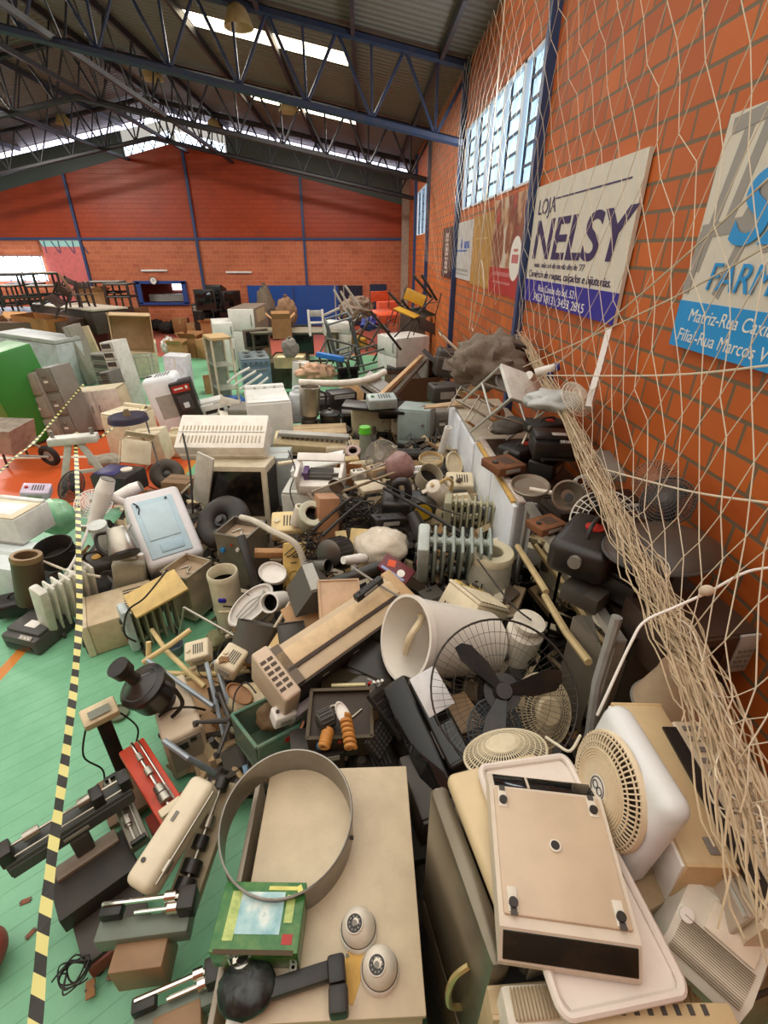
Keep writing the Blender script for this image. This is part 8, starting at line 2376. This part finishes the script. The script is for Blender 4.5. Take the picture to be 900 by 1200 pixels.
EX = ((306, 628, (.2, .2, .16), (10, 0, 0), .5, bucket, 'olive_bucket', 'dull olive bucket between the dark fryer and the cream hood', 'bucket', {'mat': M((112, 104, 70), .5), 'bail': False}),
 (318, 648, (.3, .08, .06), (0, 8, 10), .7, plank, 'wood_offcut', 'short brown wood offcut behind the yellowed casing', 'offcut', {'mat': WOOD}),
 (402, 640, (.1, .3, .05), (30, 0, 12), .75, plank, 'yellowed_slat', 'yellowed upright strip left of the milky white bag', 'strip', {'mat': M((220, 196, 140), .5)}),
 (434, 570, (.3, .22, .05), (10, 6, 30), .92, plate, 'cream_lid_sheet', 'cream flat lid left of the pressure washer', 'cover', {'mat': CREAM, 'rim': False}),
 (420, 556, (.16, .12, .1), (0, 0, 20), .98, pcb_box, 'pale_switch_box', 'pale switch box under the long pale pole', 'box', {'mat': OFFW}),
 (488, 552, (.22, .12, .06), (20, 0, 10), .98, pcb_box, 'white_plug_strip', 'white strip between the dusty pink hood and the cream basket', 'strip', {'mat': WHITE}),
 (455, 610, (.34, .14, .1), (0, 10, 24), .78, pcb_box, 'black_wedge', 'black wedge below the pressure washer', 'wedge', {'mat': BLACK}),
 (520, 636, (.3, .16, .06), (30, 0, -30), .82, keyboard, 'black_keypad', 'black keypad between the two oil heaters', 'keypad', {}),
 (350, 604, (.12, .12, .2), (0, 20, 0), .8, drum, 'pale_jar', 'pale jar left of the green tub', 'jar', {'mat': OFFW, 'hole': .7}),
 (432, 690, (.24, .05, .05), (0, -12, 40), 1.12, pcb_box, 'black_grip', 'black grip lying across the back of the plotter', 'grip', {'mat': BLACK}),
 (376, 762, (.1, .06, .03), (0, 0, 30), .95, pcb_box, 'plotter_clip', 'small cream clip lying on the plotter', 'clip', {'mat': CREAM}),
 (342, 742, (.2, .16, .03), (30, 10, 20), .7, plate, 'dark_grille_sheet', 'dark square sheet left of the plotter with a thin rod over it', 'sheet', {'mat': DGREY}),
 (312, 770, (.12, .1, .1), (10, 0, 30), .5, pcb_box, 'cream_plug', 'cream plug block between the grey pot and the plotter', 'plug', {'mat': CREAM}),
 (206, 760, (.14, .14, .1), (0, 0, 0), .1, bucket, 'blue_grey_pail', 'blue grey pail half hidden behind the cream pipes', 'pail', {'mat': M((96, 112, 120), .5), 'bail': False}),
 (250, 752, (.2, .2, .16), (20, 10, 0), .1, bag, 'grass_tangle', 'tangle of olive strapping behind the cream pipes', 'strapping', {'mat': M((120, 120, 84), .7), 'rough': .4, 'seed': 91, 'tie': False}),
 (462, 830, (.2, .3, .05), (30, 10, 50), .75, keyboard, 'grooved_cover', 'black grooved cover left of the slanted flat screen', 'cover', {'keys': BLACK}),
 (372, 880, (.3, .2, .2), (0, 0, 10), .5, pc_tower, 'dark_metal_case', 'dark metal case right behind the steel band', 'case', {'mat': M((40, 34, 30), .5)}),
 (440, 905, (.26, .3, .3), (0, 0, 20), .35, pcb_box, 'black_unit', 'black unit in the gap behind the cream cabinet', 'unit', {'mat': BLACK}),
 (598, 660, (.1, .1, .14), (0, 0, 0), .9, drum, 'dark_jar', 'dark jar beside the spin dryer rim', 'jar', {'mat': DGREY}),
 (640, 615, (.24, .18, .06), (0, 0, 24), TP, pcb_box, 'rust_plate_box', 'flat rusty box under the rusty lamp', 'box', {'mat': RUST}),
 (700, 676, (.26, .2, .12), (0, 0, 20), TP, crt, 'small_black_screen', 'small black screen set on the glass cooler top edge', 'screen', {'mat': BLACK}),
 (760, 660, (.2, .2, .1), (0, 0, 0), TP, pot, 'black_pan', 'black pan below the dark overturned bowl', 'pan', {'mat': BLACK, 'handles': 1}))
for x, y, dm, rt, z, fn, nm, lab, ct, kw in EX:
 put(fn, nm, lab, ct, x, y, dm, rt, z, m=True, **kw)
put(bag, 'gap_shade_bundle', 'added dark filler standing in for shade on the floor between the cream cabinet and the tall fridge', 'bundle', 512, 1075, (.34, .8, .5), (0, 0, 0), 0., m=True, mat=M((20, 20, 19), .8), seed=95, tie=False)  # dark filler added so the gap reads as shaded floor
put(box_shut, 'gap_shade_box', 'added black box standing in for shade low in the gap behind the dark filler', 'box', 500, 985, (.4, .4, .5), (0, 0, 10), 0., m=True, mat=BLACKR, tape=BLACK)  # second added filler, black in place of the shade low in the gap
# settle the heap: small depth shifts that free neighbours from each other
bpy.context.view_layer.update()
for n_, k_ in {"wall_clock":0.055,"bench_scale":0.028,"balance_bar":0.083,"counter_scale":0.138,"cable_scrap":0.165,"tan_chip":0.028,"floor_scrap.002":0.028,"red_float":0.028,"black_juicer":0.138,"power_lead":0.028,"cream_tube":0.055,"cream_tube.001":-0.028,"cream_tube.002":-0.055,"cream_tube.003":-0.11,"steel_tube.002":-0.028,"steel_tube.004":-0.028,"chair_star.001":0.165,"chair_lever":-0.028,"wooden_dish":0.138,"cream_dish":-0.11,"cream_housing":0.165,"scrap_bundle":0.055,"spray_can":0.055,"oil_heater":0.028,"steel_fryer":-0.055,"dark_fryer":0.22,"black_bar":-0.055,"grey_pot":-0.028,"grey_jerrycan":0.11,"steel_kettle":0.11,"green_bag":-0.083,"white_stand":0.055,"white_fan":0.083,"white_pipe":0.028,"white_pipe.001":-0.055,"brown_cylinder":0.193,"black_vacuum.001":0.055,"round_cover":0.138,"wheel_and_motor":-0.083,"blue_fan":0.026,"oil_heater.002":0.165,"oil_heater.003":0.083,"smoked_case":-0.055,"orange_coil":0.102,"black_speaker":-0.083,"dark_microwave":0.082,"wire_shelf":0.028,"tan_cover":0.165,"grey_hood":0.193,"black_pipe":-0.055,"maroon_carton":0.028,"pressure_washer":-0.055,"black_hose.001":-0.11,"black_rod":0.028,"black_motor":0.083,"steel_can":-0.055,"cable_tangle":-0.11,"grey_pole":0.138,"elbow_pipe":-0.028,"small_carton":-0.028,"tan_parcel":0.165,"green_mug":-0.055,"pink_helmet":0.055,"beige_board":-0.11,"cream_board":-0.028,"white_sheet":0.083,"tan_block":0.028,"black_hose_coil":-0.11,"white_hose":0.165,"cream_hood":-0.028,"dark_pot":-0.11,"door_strip":-0.028,"grey_stand":-0.028,"aluminium_rail":0.193,"black_vacuum.002":0.22,"black_wok":0.191,"dark_screen":0.028,"black_printer":0.083,"white_tray":0.027,"brown_fan":-0.055,"black_machine":-0.083,"black_printer.001":0.11,"grey_fluff":0.055,"white_stool":0.193,"stool_cushion":0.22,"tan_roll":0.083,"crumpled_foil":-0.083,"black_kettle":-0.083,"pale_box":0.193,"grey_batten":0.028,"black_bar.001":-0.083,"pale_cabinet":-0.055,"open_printer":-0.028,"blue_tarp":0.055,"pink_sheets":0.138,"white_long_pipe":0.193,"blue_strip":0.055,"cream_fridge":0.193,"yellow_heap":0.165,"blue_bundle":-0.055,"chair_bar.004":-0.055,"blue_cupboard":0.193,"ribbed_mask":0.22,"black_sheet":0.165,"wooden_flap":-0.11,"dark_microwave.001":-0.028,"grey_locker":-0.083,"grey_speaker":0.22,"dark_copier":0.11,"drawer_cabinet.001":0.22,"carton.003":0.193,"carton.004":0.028,"carton.005":0.138,"carton.006":0.028,"carton.007":0.028,"carton.008":0.028,"black_bag":0.165,"old_monitor":0.138,"loose_cord_run.002":0.028,"loose_cord_run.003":0.083,"loose_cord_run.004":0.028,"loose_cord_run.007":0.028,"white_plug_strip":-0.028,"black_wedge":0.165,"black_keypad":-0.11,"pale_jar":0.138,"plotter_clip":-0.055,"cream_plug":0.11,"black_unit":-0.055,"gap_shade_bundle":0.028,"gap_shade_box":0.055}.items():
 o_ = bpy.data.objects[n_]
 c_ = [m_.matrix_world @ Vector(v_) for m_ in ([o_] + list(o_.children_recursive)) if m_.type == 'MESH' for v_ in m_.bound_box]
 c_ = sum(c_, Vector()) / len(c_)
 o_.location += (Vector((0, 0, H)) - c_).normalized() * k_
def area(name, loc, rot, sx, sy, power, col=(1, 1, 1)):
 l = bpy.data.lights.new(name, 'AREA')
 l.shape = 'RECTANGLE'
 l.size, l.size_y, l.energy, l.color = sx, sy, power, col
 o = bpy.data.objects.new(name, l)
 COL.objects.link(o)
 o.location = loc
 o.rotation_euler = [math.radians(a) for a in rot]
 return o
for (ya, yb, x0, x1) in cuts + LC:
 xm = (x0 + x1) / 2
 s_ = 1 if xm > RX else -1
 area('skylight_daylight', (xm, (ya + yb) / 2, roofz(xm) - .25), (0, s_ * 10.75, 0), abs(x1 - x0) * .98, yb - ya, 260, (1., .95, .86))
area('window_daylight', (-15.4, FY - .12, 2.55), (90, 0, 0), 2.7, .9, 160, (.9, .95, 1.))
area('window_daylight', (WX - .06, 9., 4.57), (0, 90, 0), 1.2, 4.6, 110, (.88, .94, 1.))
w = bpy.data.worlds.new('sky')
SC.world = w
w.use_nodes = True
bg = w.node_tree.nodes['Background']
bg.inputs['Color'].default_value = (1.0, .945, .845, 1)
wn = w.node_tree
tcw = wn.nodes.new('ShaderNodeTexCoord')
sxyz = wn.nodes.new('ShaderNodeSeparateXYZ')
wn.links.new(tcw.outputs['Generated'], sxyz.inputs[0])
mr = wn.nodes.new('ShaderNodeMapRange')
mr.inputs['From Min'].default_value = 0.
mr.inputs['From Max'].default_value = 1.
mr.inputs['To Min'].default_value = .2
mr.inputs['To Max'].default_value = 2.1
wn.links.new(sxyz.outputs[2], mr.inputs['Value'])
wn.links.new(mr.outputs[0], bg.inputs['Strength'])
SC.view_settings.view_transform = 'Standard'
SC.view_settings.look = 'None'
SC.view_settings.gamma = 1
SC.view_settings.exposure = .12
SC.view_settings.use_curve_mapping = False
try:
 SC.cycles.use_denoising = True
 SC.cycles.denoiser = 'OPENIMAGEDENOISE'
 SC.cycles.max_bounces = 6
 SC.cycles.sample_clamp_indirect = 6
except Exception:
 pass
